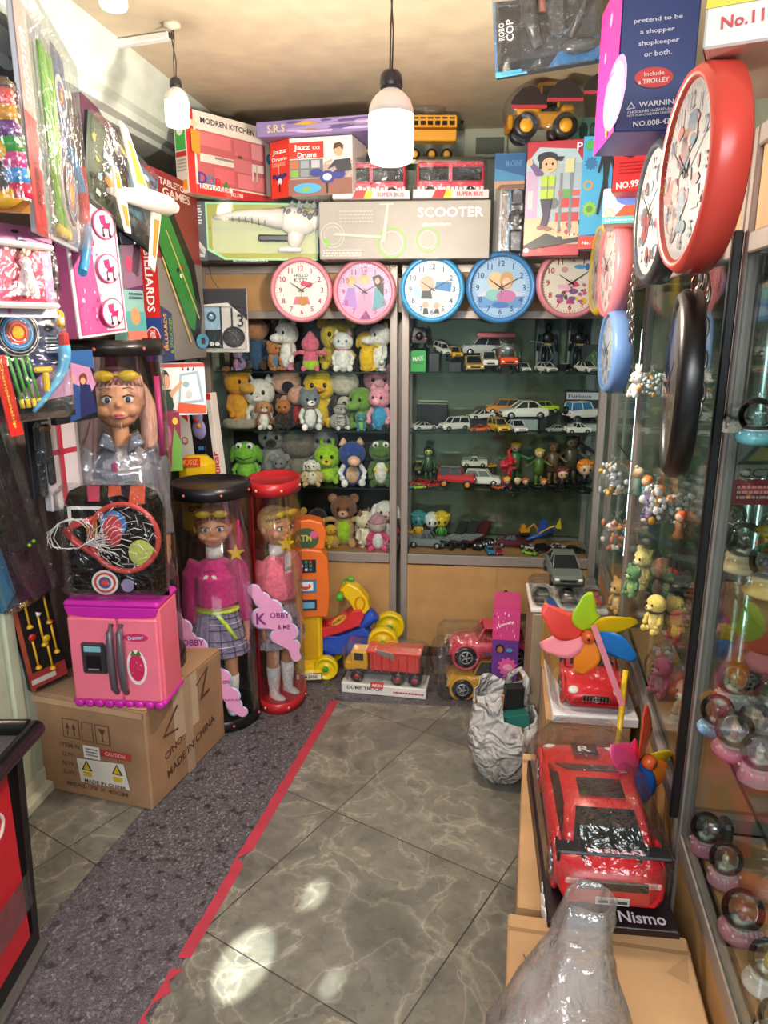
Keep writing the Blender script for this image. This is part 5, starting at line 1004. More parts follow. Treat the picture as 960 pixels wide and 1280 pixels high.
# plane pack
t, w, h = pbox('hanging_pack', 'aircraft pack with a large white toy plane pushing out of its film', 'toy pack', 104, 2.30, 190, 2.75, 122, 246, .012, '#22303ac', parts='backing_card', roll=.28,
 front=[('p', [(0, 0), (.5, .0), (.6, .5), (.2, 1), (0, 1)], '#4d5a4ac'), ('r', .55, .3, 1, 1, '#3f8fb4c'), ('x', .05, .05, .95, .95, 40, ['#6a7a80c', '#c9b04ac', '#1f2a30c', '#8fb4c8c', '#d8dcdcc'], .05), ('e', .28, .40, .06, .05, '#e0902ac')])
def plane(t, w, h):
    o = MB('#f1ede4p'); o.tube([(w * .18, -.03, h * .22), (w * .35, -.045, h * .30), (w * .62, -.055, h * .46), (w * .9, -.06, h * .60), (w * 1.02, -.06, h * .67)], [.008, .022, .033, .034, .012], 14); o.ball((w * 1.02, -.06, h * .67), (.02, .02, .02)); b = o.build('fuselage', t)
    for pts, nm in (([(.50, .42), (.70, .50), (.30, 1.05), (.20, 1.06)], 'wing'), ([(.72, .46), (.86, .52), (.80, -.35), (.72, -.32)], 'wing'), ([(.2, .2), (.30, .26), (.20, .5), (.14, .46)], 'tail_fin'), ([(.22, .18), (.34, .22), (.42, -.12), (.36, -.14)], 'tail_fin')):
        x = MB('#f1ede4p').prism([(w * a, h * c) for a, c in pts], -.052, -.044).build(nm, b)
        q = MB('#d98a3ap'); (a0, c0), (a1, c1), (a2, c2), (a3, c3) = pts; q.prism([(w * (a * .6 + (a0 + a1 + a2 + a3) / 4 * .4), h * (c * .6 + (c0 + c1 + c2 + c3) / 4 * .4)) for a, c in pts][:4], -.0535, -.052); q.build('orange_flash', b)
plane(t, w, h); film(t, w * .85, h, d=.05)
# pink stroller box
SB = [('r', .04, .02, .96, .985, '#d04a8cc'), ('r', .07, .035, .93, .97, '#f3d9e4c'), ('p', [(.07, .03), (.55, .03), (.42, .5), (.5, .97), (.07, .97)], '#dd5c9cc'), ('x', .1, .05, .5, .95, 26, ['#e88abcc', '#f2c0d8c', '#c93f80c'], .02), ('r', .08, .66, .22, .96, '#f0e4eac'), ('e', .30, .86, .09, .045, '#ecc0a8c'), ('p', [(.22, .84), (.4, .9), (.42, .84), (.36, .93), (.2, .92)], '#eee0b8c'), ('p', [(.22, .82), (.4, .82), (.46, .66), (.3, .66)], '#c23a78c')]
for cu, cv in ((.70, .82), (.66, .50), (.62, .17)):
    SB += [('e', cu, cv, .23, .11, '#d04a8cc'), ('e', cu, cv, .21, .10, '#f6e6eec'), ('p', [(cu - .10, cv + .06), (cu + .02, cv + .07), (cu + .03, cv + .0), (cu - .08, cv - .0)], '#d43a80c'), ('p', [(cu - .04, cv + .0), (cu + .12, cv + .02), (cu + .08, cv - .03), (cu - .04, cv - .03)], '#b92a6cc'), ('r', cu - .06, cv - .08, cu - .04, cv - .02, '#6a3050c'), ('r', cu + .06, cv - .08, cu + .08, cv - .02, '#6a3050c'), ('e', cu - .05, cv - .08, .025, .012, '#3a2030c'), ('e', cu + .08, cv - .08, .025, .012, '#3a2030c')]
pbox('toy_box', 'tall pink doll stroller box with three oval pictures', 'toy box', 100, 2.22, 161, 2.50, 242, 424, .06, '#f0e2e8c', front=SB, roll=-.06, left=[('r', .1, 0, .9, 1, '#d8679cc')])
# doll blister
t, w, h = pbox('hanging_pack', 'pink princess blister pack with a small doll in a white dress', 'toy pack', -26, 1.66, 72, 1.88, 272, 396, .01, '#d98ac0c', parts='backing_card', front=[('r', 0, 0, 1, .10, '#cfd4e8c'), ('x', .05, .05, .95, .95, 24, ['#e8a8d4c', '#c96aa8c', '#a9c4e8c', '#e8d0e8c'], .05), ('r', .12, .14, .84, .76, '#d81f5cc'), ('p', [(.0, .84), (.5, .93), (1, .84), (1, 1), (0, 1)], '#b9709cc'), ('e', .52, .93, .05, .02, '#2a2428c')])
MB('#f0ece8p').box((w * .48, -.02, h * .78), (w * .8, .045, .014), .006).build('tray_rim', t); MB('#f0ece8p').box((w * .48, -.02, h * .13), (w * .8, .045, .014), .006).build('tray_rim', t)
d = MB('#efe6e4f'); d.lathe([(.024, 0), (.020, .03), (.010, .06), (.014, .075), (.006, .085)], (w * .55, -.02, h * .24), 14); d = d.build('small_doll', t); MB('#d9a080p').ball((w * .55, -.022, h * .24 + .10), (.013, .012, .015)).build('doll_head', d); MB('#3a2420f').ball((w * .55, -.018, h * .24 + .106), (.017, .014, .016)).build('doll_hair', d)
film(t, w * .86, h * .72, w * .06, -.025, h * .1, .05, .02, 'blister')
# archery championship
t, w, h = pbox('hanging_pack', 'archery pack with a round bullseye, blue bow and yellow pistol grip', 'toy pack', -30, 1.80, 96, 2.02, 386, 532, .012, '#1d2f5cc', parts='backing_card',
 front=[('p', [(0, 0), (1, 0), (1, .3), (.5, .25), (0, .4)], '#15161ac'), ('p', [(.45, .25), (.8, .5), (1, .45), (1, .2), (.5, .15)], '#b98ab0c'), ('l', .76, .6, .88, .76, 5, '#d8dce8c')])
mb = MB('#d8281ec'); mb.box((0, 0, .0), (.034, .004, .20)); Face(mb, (-.017, -.002, -.10), (1, 0, 0), (0, 0, 1), (0, -1, 0), .034, .20).draw([('t', 'Championship', .5, .52, .5 * .1, '#f0d23ac', -90, .84)]); mb.build('red_label', t, (w * .28, -.022, h * .24), (0, -.12, 0))
target(t, w * .44, h * .80, .058)
for i in range(4): a = MB('#5faf4ap').cyl((w * (.34 + .06 * i), -.014, h * .62), (w * (.42 + .06 * i), -.014, h * .2), .004, n=8).build('arrow', t); MB('#e8c82ap').cyl((w * (.42 + .06 * i), -.014, h * .2), (w * (.43 + .06 * i), -.014, h * .12), .006, n=8).build('suction_tip', a)
MB('#5fb0dcp').tube([(w * (.52 + .38 * math.sin(k / 16 * math.pi)), -.02, h * (.08 + .6 * k / 9)) for k in range(10)], [.005 + .0015 * k for k in range(10)], 8).build('bow', t)
mb = MB('#ecc22ap'); mb.box((w * .66, -.02, h * .46), (.05, .012, .014), .004); mb.box((w * .68, -.02, h * .34), (.016, .012, .05), .004); mb.build('toy_crossbow', t); mb = MB('#e8b02ap'); mb.box((w * .88, -.025, h * .92), (.025, .015, .045), .008); mb.use('#c9302cp'); mb.box((w * .9, -.025, h * .72), (.028, .018, .05), .008); mb.build('bow_grip', t)
film(t, w * .95, h, d=.045)
pbox('toy_pack', 'dark bag printed with two small figures in blue gowns below the stroller box', 'toy pack', 71, 2.08, 124, 2.26, 440, 532, .02, '#15161ac', front=[('p', [(0, .5), (.3, .75), (.7, .8), (1, .72), (1, 1), (0, 1)], '#2f5fa0c'), ('p', [(0, .45), (.4, .85), (.9, .75), (1, .5), (.8, .3)], '#c08ab4c'), ('p', [(.3, .0), (.45, .55), (.6, .5), (.6, .05)], '#2a4a8cc'), ('p', [(.55, .05), (.62, .55), (.85, .5), (.98, .1)], '#232a5cc'), ('e', .42, .62, .08, .07, '#e0a888c'), ('e', .70, .60, .09, .08, '#7a3a24c'), ('e', .68, .57, .06, .05, '#e0a888c'), ('l', .05, .84, .35, .96, 3, '#e8e8ecc')])
pbox('toy_pack', 'black bag with a small dark figure print hanging between the bow and the stroller box', 'toy pack', 72, 2.20, 106, 2.38, 296, 362, .02, '#15161ac', front=[('e', .6, .8, .12, .08, '#5a4a40c'), ('p', [(.4, .1), (.5, .7), (.75, .7), (.85, .1)], '#232c4cc')])
pbox('toy_pack', 'pale yellow card with a smiling round face behind the stroller box', 'toy pack', 77, 2.26, 108, 2.44, 360, 424, .01, '#dccf9cc', front=[('e', .28, .55, .2, .14, '#ecc81ec'), ('e', .2, .6, .03, .02, '#2a241ac'), ('e', .35, .6, .03, .02, '#2a241ac'), ('r', .5, 0, 1, 1, '#e9e4d8c'), ('p', [(.05, .1), (.6, .0), (.6, .12), (.1, .25)], '#4a443ec')])
pbox('toy_pack', 'dark blue space toy card with yellow lettering hanging behind the white plane', 'toy pack', 152, 2.55, 190, 2.72, 196, 306, .03, '#1c2430c', roll=-.12, front=[('p', [(0, .1), (.5, .4), (.6, 1), (0, 1)], '#3a4450c'), ('t', 'ADVENTURE', .6, .58, .1, '#d9a83ac', 72, .62), ('t', 'CAR', .3, .72, .16, '#a8c4d8c', 72, .26), ('p', [(.4, .0), (.9, .1), (.7, .4), (.55, .3)], '#d8dce0c'), ('e', .2, .25, .2, .1, '#6f6256c')])
pbox('toy_pack', 'mauve and teal seaside printed box between the stroller box and BILLIARDS', 'toy pack', 160, 2.58, 184, 2.70, 300, 426, .05, '#8fc4c0c', front=[('r', 0, .52, 1, 1, '#8d6a86c'), ('p', [(0, .52), (1, .58), (1, .52)], '#6a2a5cc'), ('e', .35, .78, .18, .08, '#c94a70c'), ('r', 0, .1, 1, .3, '#5fb0b4c'), ('e', .45, .25, .24, .09, '#e8a070c'), ('r', 0, 0, 1, .1, '#d9806ac'), ('l', .2, .42, .9, .5, 2, '#4a6a6cc')])
pbox('toy_pack', 'purple dotted pack tucked under the cove behind the plane pack', 'toy pack', 108, 2.55, 150, 2.95, 108, 190, .03, '#6a3a54c', front=[('r', .2, .2, .8, .8, '#94506cc')])
# billiards
pbox('toy_box', 'upright red and blue billiards game box with a green table on its side', 'game box', 184, 2.83, 205, 2.82, 208, 452, .42, '#c23a34c', b=.003,
 front=[('r', 0, .0, 1, .235, '#2c4a94c'), ('r', 0, .235, 1, .60, '#cf2f2cc'), ('r', 0, .60, 1, .72, '#dcdce0c'), ('r', 0, .72, 1, 1, '#cf2f2cc'), ('t', 'BILLIARDS', .5, .43, .045 * 1, '#ffffffc', -90, .33), ('t', '75 x 42 cm', .5, .86, .03, '#ffffffc', -90, .22), ('e', .5, .12, .44, .07, '#e8e0e0c'), ('e', .5, .12, .40, .063, '#c8302cc'), ('t', 'TABLETOP GAMES', .5, .12, .03, '#ffffffc', -90, .1)],
 right=[('r', 0, 0, 1, .55, '#85817cc'), ('r', 0, .55, 1, 1, '#8c3030c'), ('t', 'TABLETOP', .45, .95, .035, '#e8d8d0c', 0, .6), ('t', 'GAMES', .5, .90, .045, '#e8d8d0c', 0, .6), ('p', [(0, 0), (.22, 0), (.22, .26), (0, .30)], '#2f4070c'), ('t', 'BILLIARDS', .07, .16, .04, '#e8b04ac', 90, .2), ('t', '& SNOOKER', .17, .14, .04, '#7fb04ac', 90, .2),
  ('p', [(.12, .80), (.3, .86), (.8, .55), (.93, .28), (.84, .10), (.72, .10), (.05, .60)], '#15161ac'), ('p', [(.12, .77), (.28, .78), (.68, .50), (.80, .30), (.72, .16), (.60, .18), (.05, .62)], '#2f8a3ac'), ('p', [(.2, .7), (.22, .7), (.86, .24), (.84, .23)], '#d9c06ac'), ('p', [(.08, .55), (.1, .56), (.62, .1), (.6, .09)], '#d9c06ac'), ('e', .4, .5, .03, .012, '#111111c'), ('e', .46, .47, .03, .012, '#e8e8e4c'), ('e', .5, .52, .03, .012, '#b92a2ac'), ('e', .88, .10, .16, .045, '#5fb0dcc'), ('r', .84, .08, .94, .12, '#3a3c40c')])
pbox('toy_box', 'drawing board box printed with a boy at a white board', 'toy box', 205, 2.80, 259, 2.86, 455, 520, .08, '#e4ece8c', front=[('r', 0, .93, 1, 1, '#b93a34c'), ('r', .0, 0, 1, .93, '#dbe9ecc'), ('p', [(.35, .2), (.42, .8), (.85, .86), (.95, .25)], '#9fb8c8c'), ('p', [(.40, .26), (.46, .76), (.8, .8), (.88, .3)], '#f0f2f0c'), ('e', .55, .6, .08, .06, '#8fb4c0c'), ('e', .6, .4, .08, .08, '#c9ccccc'), ('p', [(.3, .05), (.98, .02), (.98, .18), (.35, .25)], '#d95a34c'), ('e', .08, .72, .10, .16, '#2c1f1ac'), ('e', .11, .66, .08, .14, '#d9a380c'), ('p', [(.0, .5), (.2, .52), (.24, .2), (.18, .0), (0, .0)], '#1f3a2cc'), ('p', [(.15, .45), (.45, .68), (.47, .62), (.2, .35)], '#d9a380c'), ('e', .5, .9, .02, .03, '#d8482ac'), ('e', .62, .9, .02, .03, '#2f3f8cc'), ('e', .74, .9, .02, .03, '#2f6f9cc')])
pbox('toy_box', 'small red and green picture box under the drawing board box', 'toy box', 200, 2.72, 229, 2.75, 516, 590, .08, '#8c2f4cc', front=[('e', .3, .6, .3, .25, '#b0708cc'), ('p', [(.5, 0), (1, 0), (1, .5), (.75, .75), (.6, .4)], '#6fa84ac'), ('e', .8, .85, .12, .06, '#e8c43ac'), ('p', [(0, 0), (.5, 0), (.3, .3)], '#d8c8b0c')])
t, w, h = pbox('toy_box', 'white and red toy guitar box with a purple guitar in its window', 'toy box', 233, 3.19, 277, 3.13, 494, 606, .05, '#e9e4dcc', roll=-.08, parts='carton',
 front=[('r', 0, .93, 1, 1, '#d02f30c'), ('r', 0, .1, .30, .93, '#e9e4dcc'), ('p', [(.0, .93), (.3, .93), (.3, .70), (.0, .82)], '#d02f30c'), ('r', .36, .04, .88, .86, '#1c1a20c'), ('t', 'Guitar', .94, .20, .08, '#d02f30c', 90, .34), ('t', 'WITH', .15, .25, .04, '#d02f30c', 90, .12), ('e', .15, .86, .09, .04, '#f0ece6c'), ('o', .15, .5, .04, .01, '#b93a34c')])
mb = MB('#8f86b4p'); mb.ball((w * .60, -.006, h * .62), (.034, .012, .045)); mb.ball((w * .60, -.006, h * .76), (.026, .012, .035)); o = mb.build('toy_guitar', t); mb = MB('#c9402ep'); mb.ball((w * .58, -.018, h * .72), (.012, .006, .010)); mb.use('#e8a02ap'); mb.ball((w * .64, -.018, h * .66), (.010, .006, .010)); mb.build('guitar_buttons', o); MB('#15161ap').box((w * .60, -.004, h * .30), (.045, .012, .11), .004).build('guitar_neck', t)
o = MB('#3f7fc0p')
for k in range(3): o.box((w * .60, -.012, h * (.17 + .12 * k)), (.030, .004, .018), .002)
o.build('blue_key', t)
# yellow case
p = P(244, 676, 3.04); t = thing('toy_case', 'bright yellow double lobed toy case with a red label behind the first doll tubes', 'toy case', p, .15)
t.scale = (1.18, 1, 1.18)
mb = MB('#e7bf14p'); mb.box((.02, .05, .245), (.13, .09, .12), .03, True); mb.box((.01, .05, .10), (.105, .09, .19), .03, True); mb.build('shell', t, remesh=.006, smooth_it=3)
mb = MB('#cf3a20c'); Face(mb, (-.04, -.002, .27), (1, 0, 0), (0, 0, 1), (0, -1, 0), .075, .032).draw([('r', 0, 0, 1, 1, '#cf3a20c'), ('t', 'MUSIZ', .5, .5, .6, '#f0b03ac', 0, .8)]); mb.build('label', t)
mb = MB('#2c2a26p'); 
for k in range(3): mb.torus((-.005 + .018 * k, .0, .115), .009, .003, 'Y', 14, 5)
mb.build('emblem', t); MB('#c9222ap').ball((.07, .05, -.03), (.03, .03, .05)).build('red_foot', t)
tag(MB('#25211fc').box((0, .06, .35), (.17, .16, .70), .004).build('storage_box', None, (p.x + .02, 3.04, 0)), 'dark plain box under the yellow lobed case behind the doll tubes', 'box')
bpy.context.view_layer.update(); t.location.z = .702
# gun pack, bags, signs
t, w, h = pbox('hanging_pack', 'clear bag with a long black toy rifle leaning by the door jamb', 'toy pack', 3, 2.16, 68, 2.32, 518, 768, .012, '#24505ec', parts='backing_card', roll=-.20, front=[('p', [(0, 0), (.5, .1), (.35, 1), (0, 1)], '#2f6f90c'), ('r', .35, .0, 1, 1, '#1b1a20c')])
mb = MB('#1f1f24p'); mb.cyl((w * .5, -.03, h * .35), (w * .5, -.03, h * 1.0), .022, n=12); mb.cyl((w * .62, -.03, h * .5), (w * .60, -.03, h * .98), .012, n=10)
for k in range(12): mb.box((w * .38, -.03, h * (.4 + .045 * k)), (.014, .03, .012), .002)
mb.box((w * .55, -.03, h * .34), (.06, .03, .16), .01); mb.build('rifle_barrel', t); mb = MB('#3a2629p'); mb.prism([(w * .35, h * .30), (w * .85, h * .30), (w * .9, h * .02), (w * .55, 0), (w * .40, h * .12)], -.045, -.015); mb.build('rifle_stock', t, bevel=.006)
mb = MB('#8fd43ap'); mb.ball((w * .70, -.048, h * .30), .006); mb.ball((w * .80, -.048, h * .31), .006); mb.build('green_button', t); film(t, w * 1.1, h, y=-.03, d=.06)
t, w, h = pbox('hanging_pack', 'black toy pistol bag hanging between the rifle and the white bag', 'toy pack', 44, 2.22, 72, 2.32, 528, 624, .012, '#1c1c22c', parts='backing_card'); mb = MB('#101014p'); mb.box((w * .5, -.02, h * .7), (.04, .02, .12), .006); mb.box((w * .6, -.02, h * .35), (.03, .02, .10), .008); mb.build('toy_pistol', t); MB('#8c3a34p').box((w * .4, -.032, h * .9), (.05, .006, .012), .002).build('red_band', t); film(t, w, h, d=.045)
pbox('toy_pack', 'white bag crossed by a red ribbon behind the doll tube', 'toy pack', 66, 2.28, 108, 2.40, 528, 640, .03, '#d4c8ccc', front=[('r', .34, 0, .5, 1, '#b02c40c'), ('r', 0, .62, .9, .68, '#b02c40c'), ('e', .42, .65, .12, .05, '#9a2036c')])
t, w, h = pbox('hanging_pack', 'black card of small yellow road signs standing behind the carton', 'toy pack', 40, 2.26, 88, 2.36, 700, 866, .05, '#1a191bc', parts='backing_card', roll=-.10, front=[('r', 0, 0, .12, 1, '#a04a34c'), ('r', .0, .02, 1, .14, '#9c3630c'), ('r', .05, .05, .7, .09, '#c9c2b8c'), ('x', .15, .8, .95, .98, 8, ['#8a3a2ac', '#3f3a34c'], .02)])
for i, (x, z) in enumerate(((.30, .62), (.28, .30), (.55, .45), (.62, .25), (.82, .36), (.8, .6))):
    q = MB('#e2b01ep'); q.cyl((w * x, -.012, h * (z - .12)), (w * x, -.012, h * (z + .10)), .004, n=8); q.lathe([(.011, 0), (.010, .005), (.004, .012)], (w * x, -.012, h * (z - .13)), 12); q = q.build('sign_post', t)
    MB(['#e0b020p', '#b92a24p', '#e9e6dcp'][i % 3]).lathe([(0, -.004), (.013, -.003), (.013, 0)], (w * x, -.016, h * (z + .12)), 16 if i % 2 else 3, 'Y').build('sign_plate', q)
mb = MB('#e2b01ep'); mb.box((w * .2, -.01, h * .82), (.02, .008, .05), .004); mb.box((w * .3, -.01, h * .70), (.03, .008, .045), .003); mb.build('yellow_barrier', t)
# hanging player pack
p = Bp(253, 441, .05); p2 = Bp(311, 441, .05)
t, w, h = pbox('hanging_pack', 'white and charcoal pack with a pale blue player, hanging by a wire off the cabinet', 'toy pack', 253, 3.26, 311, 3.24, 362, 440, .015, '#d9d6d2c', parts='backing_card', H=.262,
 front=[('r', .0, .0, 1, 1, '#dcd9d4c'), ('p', [(0, .74), (.2, .76), (.6, .78), (.84, .62), (1, .5), (1, 1), (0, 1)], '#33323ac'), ('r', .05, .06, .46, .72, '#17181bc'), ('r', .03, .36, .42, .72, '#9fc4dcc'), ('e', .24, .56, .10, .08, '#2f4f6cc'), ('e', .24, .56, .05, .04, '#9fc4dcc'), ('e', .22, .13, .05, .035, '#e4e4e0c'), ('e', .34, .13, .05, .035, '#e4e4e0c'), ('e', .70, .24, .24, .17, '#232226c'), ('e', .70, .24, .19, .135, '#38373cc'), ('t', '3', .86, .50, .20, '#2f2e33c'), ('r', .66, .3, .70, .7, '#2a2a2ec'), ('p', [(.0, -.0), (0, .02), (1, .02), (1, 0)], '#c9c6c0c')])
MB(mat('#fbfdfd', 'w')).box((w * .5, -.012, h * .38), (w * .96, .03, h * .70), .01).build('blister', t); MB('#4a4640m').tube([(w * .42, 0, h), (w * .30, -.005, h + .04), (w * .22, 0, h + .11)], .0012, 5).build('hanging_wire', t)
# ============================================================= tall dolls in clear tubes
def doll(t, H, rz, hair, top, skirt, kind, y0=.02, hairpuff=1.0, aw=1.0):
    d = bpy.data.objects.new('doll', None)
    skin = '#d99a74p'
    R_ = Matrix.Translation((0, 0, y0)) @ Matrix.Rotation(rz, 4, 'Z')
    def mk(m): b = MB(m); b.M = R_; return b
    b = mk(skin)
    for s_ in (-1, 1):
        b.tube([(s_ * .040 * H, 0, .50 * H), (s_ * .045 * H, 0, .40 * H), (s_ * .046 * H, -.002, .28 * H), (s_ * .045 * H, .004, .18 * H), (s_ * .044 * H, .004, .04 * H)], [.052 * H, .046 * H, .033 * H, .031 * H, .020 * H], 12)
        b.tube([(s_ * .095 * H, 0, .70 * H), (s_ * .125 * H * aw, .0, .58 * H), (s_ * .135 * H * aw, -.012 * H, .46 * H), (s_ * .137 * H * aw, -.02 * H, .40 * H)], [.028 * H, .024 * H, .019 * H, .015 * H], 10)
        b.ball((s_ * .138 * H * aw, -.024 * H, .378 * H), (.014 * H, .018 * H, .028 * H))
        for k in range(4): b.tube([(s_ * .138 * H * aw, (-.036 + .009 * k) * H, .362 * H), (s_ * .137 * H * aw, (-.038 + .009 * k) * H, .340 * H), (s_ * .133 * H * aw, (-.038 + .009 * k) * H, (.325 + .004 * abs(k - 1.5)) * H)], .0055 * H, 6)
        b.tube([(s_ * .132 * H * aw, -.034 * H, .372 * H), (s_ * .122 * H * aw, -.046 * H, .355 * H)], .0065 * H, 6)
    b.ball((0, 0, .60 * H), (.085 * H, .055 * H, .14 * H)); b.ball((0, 0, .50 * H), (.085 * H, .06 * H, .06 * H)); b.cyl((0, 0, .70 * H), (0, 0, .80 * H), .028 * H, .026 * H)
    body = b.build('doll_body', t, remesh=.0055, smooth_it=2)
    hz = .868 * H; r = .083 * H
    b = mk(skin); b.ball((0, 0, hz), (r * .88, r * .92, r * 1.05), None, 20, 14); b.ball((0, -r * .25, hz - r * .62), (r * .55, r * .5, r * .38)); b.ball((0, -r * .86, hz - r * .12), (r * .11, r * .18, r * .13)); b.ball((0, -r * .75, hz - r * .5), (r * .3, r * .16, r * .16))
    for s_ in (-1, 1): b.ball((s_ * r * .9, r * .05, hz - r * .1), (r * .10, r * .16, r * .24)); b.ball((s_ * r * .45, -r * .62, hz - r * .32), (r * .3, r * .2, r * .25))
    hd = b.build('head', t, remesh=.0035, smooth_it=2)
    for s_ in (-1, 1):
        mk('#f4f2eep').ball((s_ * r * .36, -r * .82, hz + r * .06), (r * .19, r * .09, r * .13)).build('eye', hd)
        mk('#2c3f5cp').ball((s_ * r * .35, -r * .895, hz + r * .06), (r * .09, r * .04, r * .11), None, 10, 7).build('iris', hd)
        mk('#3a2620f').tube([(s_ * r * .18, -r * .90, hz + r * .17), (s_ * r * .36, -r * .95, hz + r * .24), (s_ * r * .58, -r * .80, hz + r * .16)], r * .028, 6).build('eyelash', hd)
        mk('#8a5a3cf').tube([(s_ * r * .2, -r * .85, hz + r * .46), (s_ * r * .40, -r * .82, hz + r * .49), (s_ * r * .58, -r * .74, hz + r * .41)], r * .015, 6).build('eyebrow', hd)
    b = mk('#c9626ap'); b.ball((0, -r * .91, hz - r * .47), (r * .18, r * .07, r * .055), None, 12, 7); b.ball((0, -r * .90, hz - r * .55), (r * .14, r * .07, r * .06), None, 12, 7); b.build('lips', hd)
    hc = hair + 'h'; b = mk(hc); b.ball((0, r * .14, hz + r * .28), (r * .98, r * .98, r * .92), None, 18, 12)
    q = hairpuff
    if kind == 'down':
        for s_ in (-1, 1): b.ball((s_ * r * (.95 + .2 * q), r * .30, hz - r * .1), (r * .42 * q, r * .5, r * 1.0), (0, -s_ * 8, 0)); b.ball((s_ * r * 1.0 * q, r * .35, hz - r * 1.1), (r * .38 * q, r * .42, r * .8))
        b.ball((0, r * .6, hz - r * .8), (r * 1.0, r * .4, r * 1.2))
    else:
        b.ball((r * .7, r * .6, hz + r * .05), (r * .5, r * .5, r * .6)); b.tube([(r * .8, r * .6, hz), (r * 1.15, r * .6, hz - r * .8), (r * 1.0, r * .4, hz - r * 1.8), (r * .9, r * .2, hz - r * 2.5)], [r * .45, r * .4, r * .3, r * .1], 12)
    b.build('hair', t, remesh=.006, smooth_it=3)
    b = mk(hc)
    for k in range(13): a = -1.15 + k * .19; b.tube([(r * .55 * math.sin(a), -r * .35, hz + r * 1.02), (r * .9 * math.sin(a), -r * .72 * math.cos(a) - r * .1, hz + r * .78), (r * 1.0 * math.sin(a), -r * .78 * math.cos(a), hz + r * (.60 - .1 * abs(a)))], [r * .10, r * .10, r * .05], 6)
    b.build('fringe', t)
    g = mk('#e2bd1cp'); 
    for s_ in (-1, 1): g.lathe([(r * .36, 0), (r * .34, -r * .06), (r * .0, -r * .08)], (s_ * r * .42, -r * .98, hz + r * .90), 20, 'Y', sy=.55)
    g.box((0, -r * 1.02, hz + r * .93), (r * .2, r * .06, r * .06), .002)
    for s_ in (-1, 1): g.box((s_ * r * .82, -r * .5, hz + r * .91), (r * .05, r * .9, r * .06), .002)
    g.build('sunglasses', t)
    # clothes
    topm = top if len(top) > 7 else top + 'f'
    b = mk(topm); b.ball((0, 0, .64 * H), (.098 * H, .07 * H, .10 * H)); b.cyl((0, 0, .53 * H if kind != 'jacket' else .50 * H), (0, 0, .66 * H), .093 * H, .090 * H, 18)
    for s_ in (-1, 1):
        e = .44 if kind != 'vest' else .60
        b.tube([(s_ * .080 * H, 0, .715 * H), (s_ * .108 * H, 0, .66 * H), (s_ * .128 * H * aw, 0, .58 * H)] + ([(s_ * .138 * H * aw, -.012 * H, e * H)] if e < .5 else []), [.036 * H, .036 * H, .033 * H, .028 * H][:4 if e < .5 else 3], 12)
    b.build('sweater' if kind != 'jacket' else 'jacket', t, remesh=.0055, smooth_it=2)
    if kind != 'jacket': mk('#efece6f').lathe([(.038 * H, 0), (.037 * H, .02 * H), (.036 * H, .045 * H), (.030 * H, .048 * H)], (0, 0, .735 * H), 18).build('turtleneck', t)
    for s_ in (-1, 1):
        mk('#efece6f').lathe([(.029 * H, 0), (.024 * H, .03 * H), (.031 * H, .10 * H), (.034 * H, .16 * H), (.030 * H, .162 * H)], (s_ * .044 * H, .003, .015 * H), 16).build('sock', t)
        mk('#d8e0e4p').ball((s_ * .046 * H, -.022 * H, .014 * H), (.030 * H, .056 * H, .022 * H)).build('shoe', t)
    b = mk(skirt + 'f'); n = 40; secs = []
    for z, rr_ in ((.50, .086), (.44, .10), (.36, .118), (.295, .132)):
        secs.append([(H * (rr_ + (.006 if i % 2 else -.004) * (.5 - z) * 5) * math.cos(6.2832 * i / n), H * .72 * (rr_ + (.006 if i % 2 else -.004) * (.5 - z) * 5) * math.sin(6.2832 * i / n), z * H) for i in range(n)])
    b.loft(secs, False, True, False); sk = b.build('skirt', t, solid=.002)
    return sk
def tube_thing(label, c, R, H, col, dollargs, strip=None, studs=6, rz=0.0, sx=1.0):
    t = thing('doll_tube', label, 'doll in tube', c, rz)
    MB(mat('#fdfefe', 'b')).lathe([(R * .985, .01), (R * .985, H - .01), (R * .975, H - .01), (R * .975, .01), (R * .985, .01)], (0, 0, 0), 48, sx=sx).build('clear_tube', t)
    MB(col + 'p').lathe([(0, H - .004), (R * .93, H - .004), (R * .95, H + .006), (R * 1.02, H + .006), (R * 1.02, H - .045), (R * .99, H - .045), (R * .99, H - .012), (0, H - .012)], (0, 0, 0), 48, sx=sx).build('lid', t)
    MB(col + 'p').lathe([(0, 0), (R * 1.02, 0), (R * 1.02, .045), (R * .97, .048), (R * .95, .02), (0, .02)], (0, 0, 0), 48, sx=sx).build('base_tray', t)
    for k in range(studs):
        a = -math.pi / 2 + (k - studs / 2 + .5) * .95
        for z in (H - .022, .024):
            b = MB('#d9a87ap' if strip else '#c9604ap'); b.ball((R * 1.02 * sx * math.cos(a), R * 1.02 * math.sin(a), z), .006, None, 8, 6); b.build('stud', t)
    if strip:
        a = strip; mb = MB('#c9202cp'); mb.loft([[(R * q * sx * math.cos(a + e), R * q * math.sin(a + e), z) for e, q in ((-.16, 1.0), (.16, 1.0), (.16, 1.015), (-.16, 1.015))] for z in (.0, H)]); mb.build('red_strip', t)
    sk = doll(t, *dollargs)
    return t
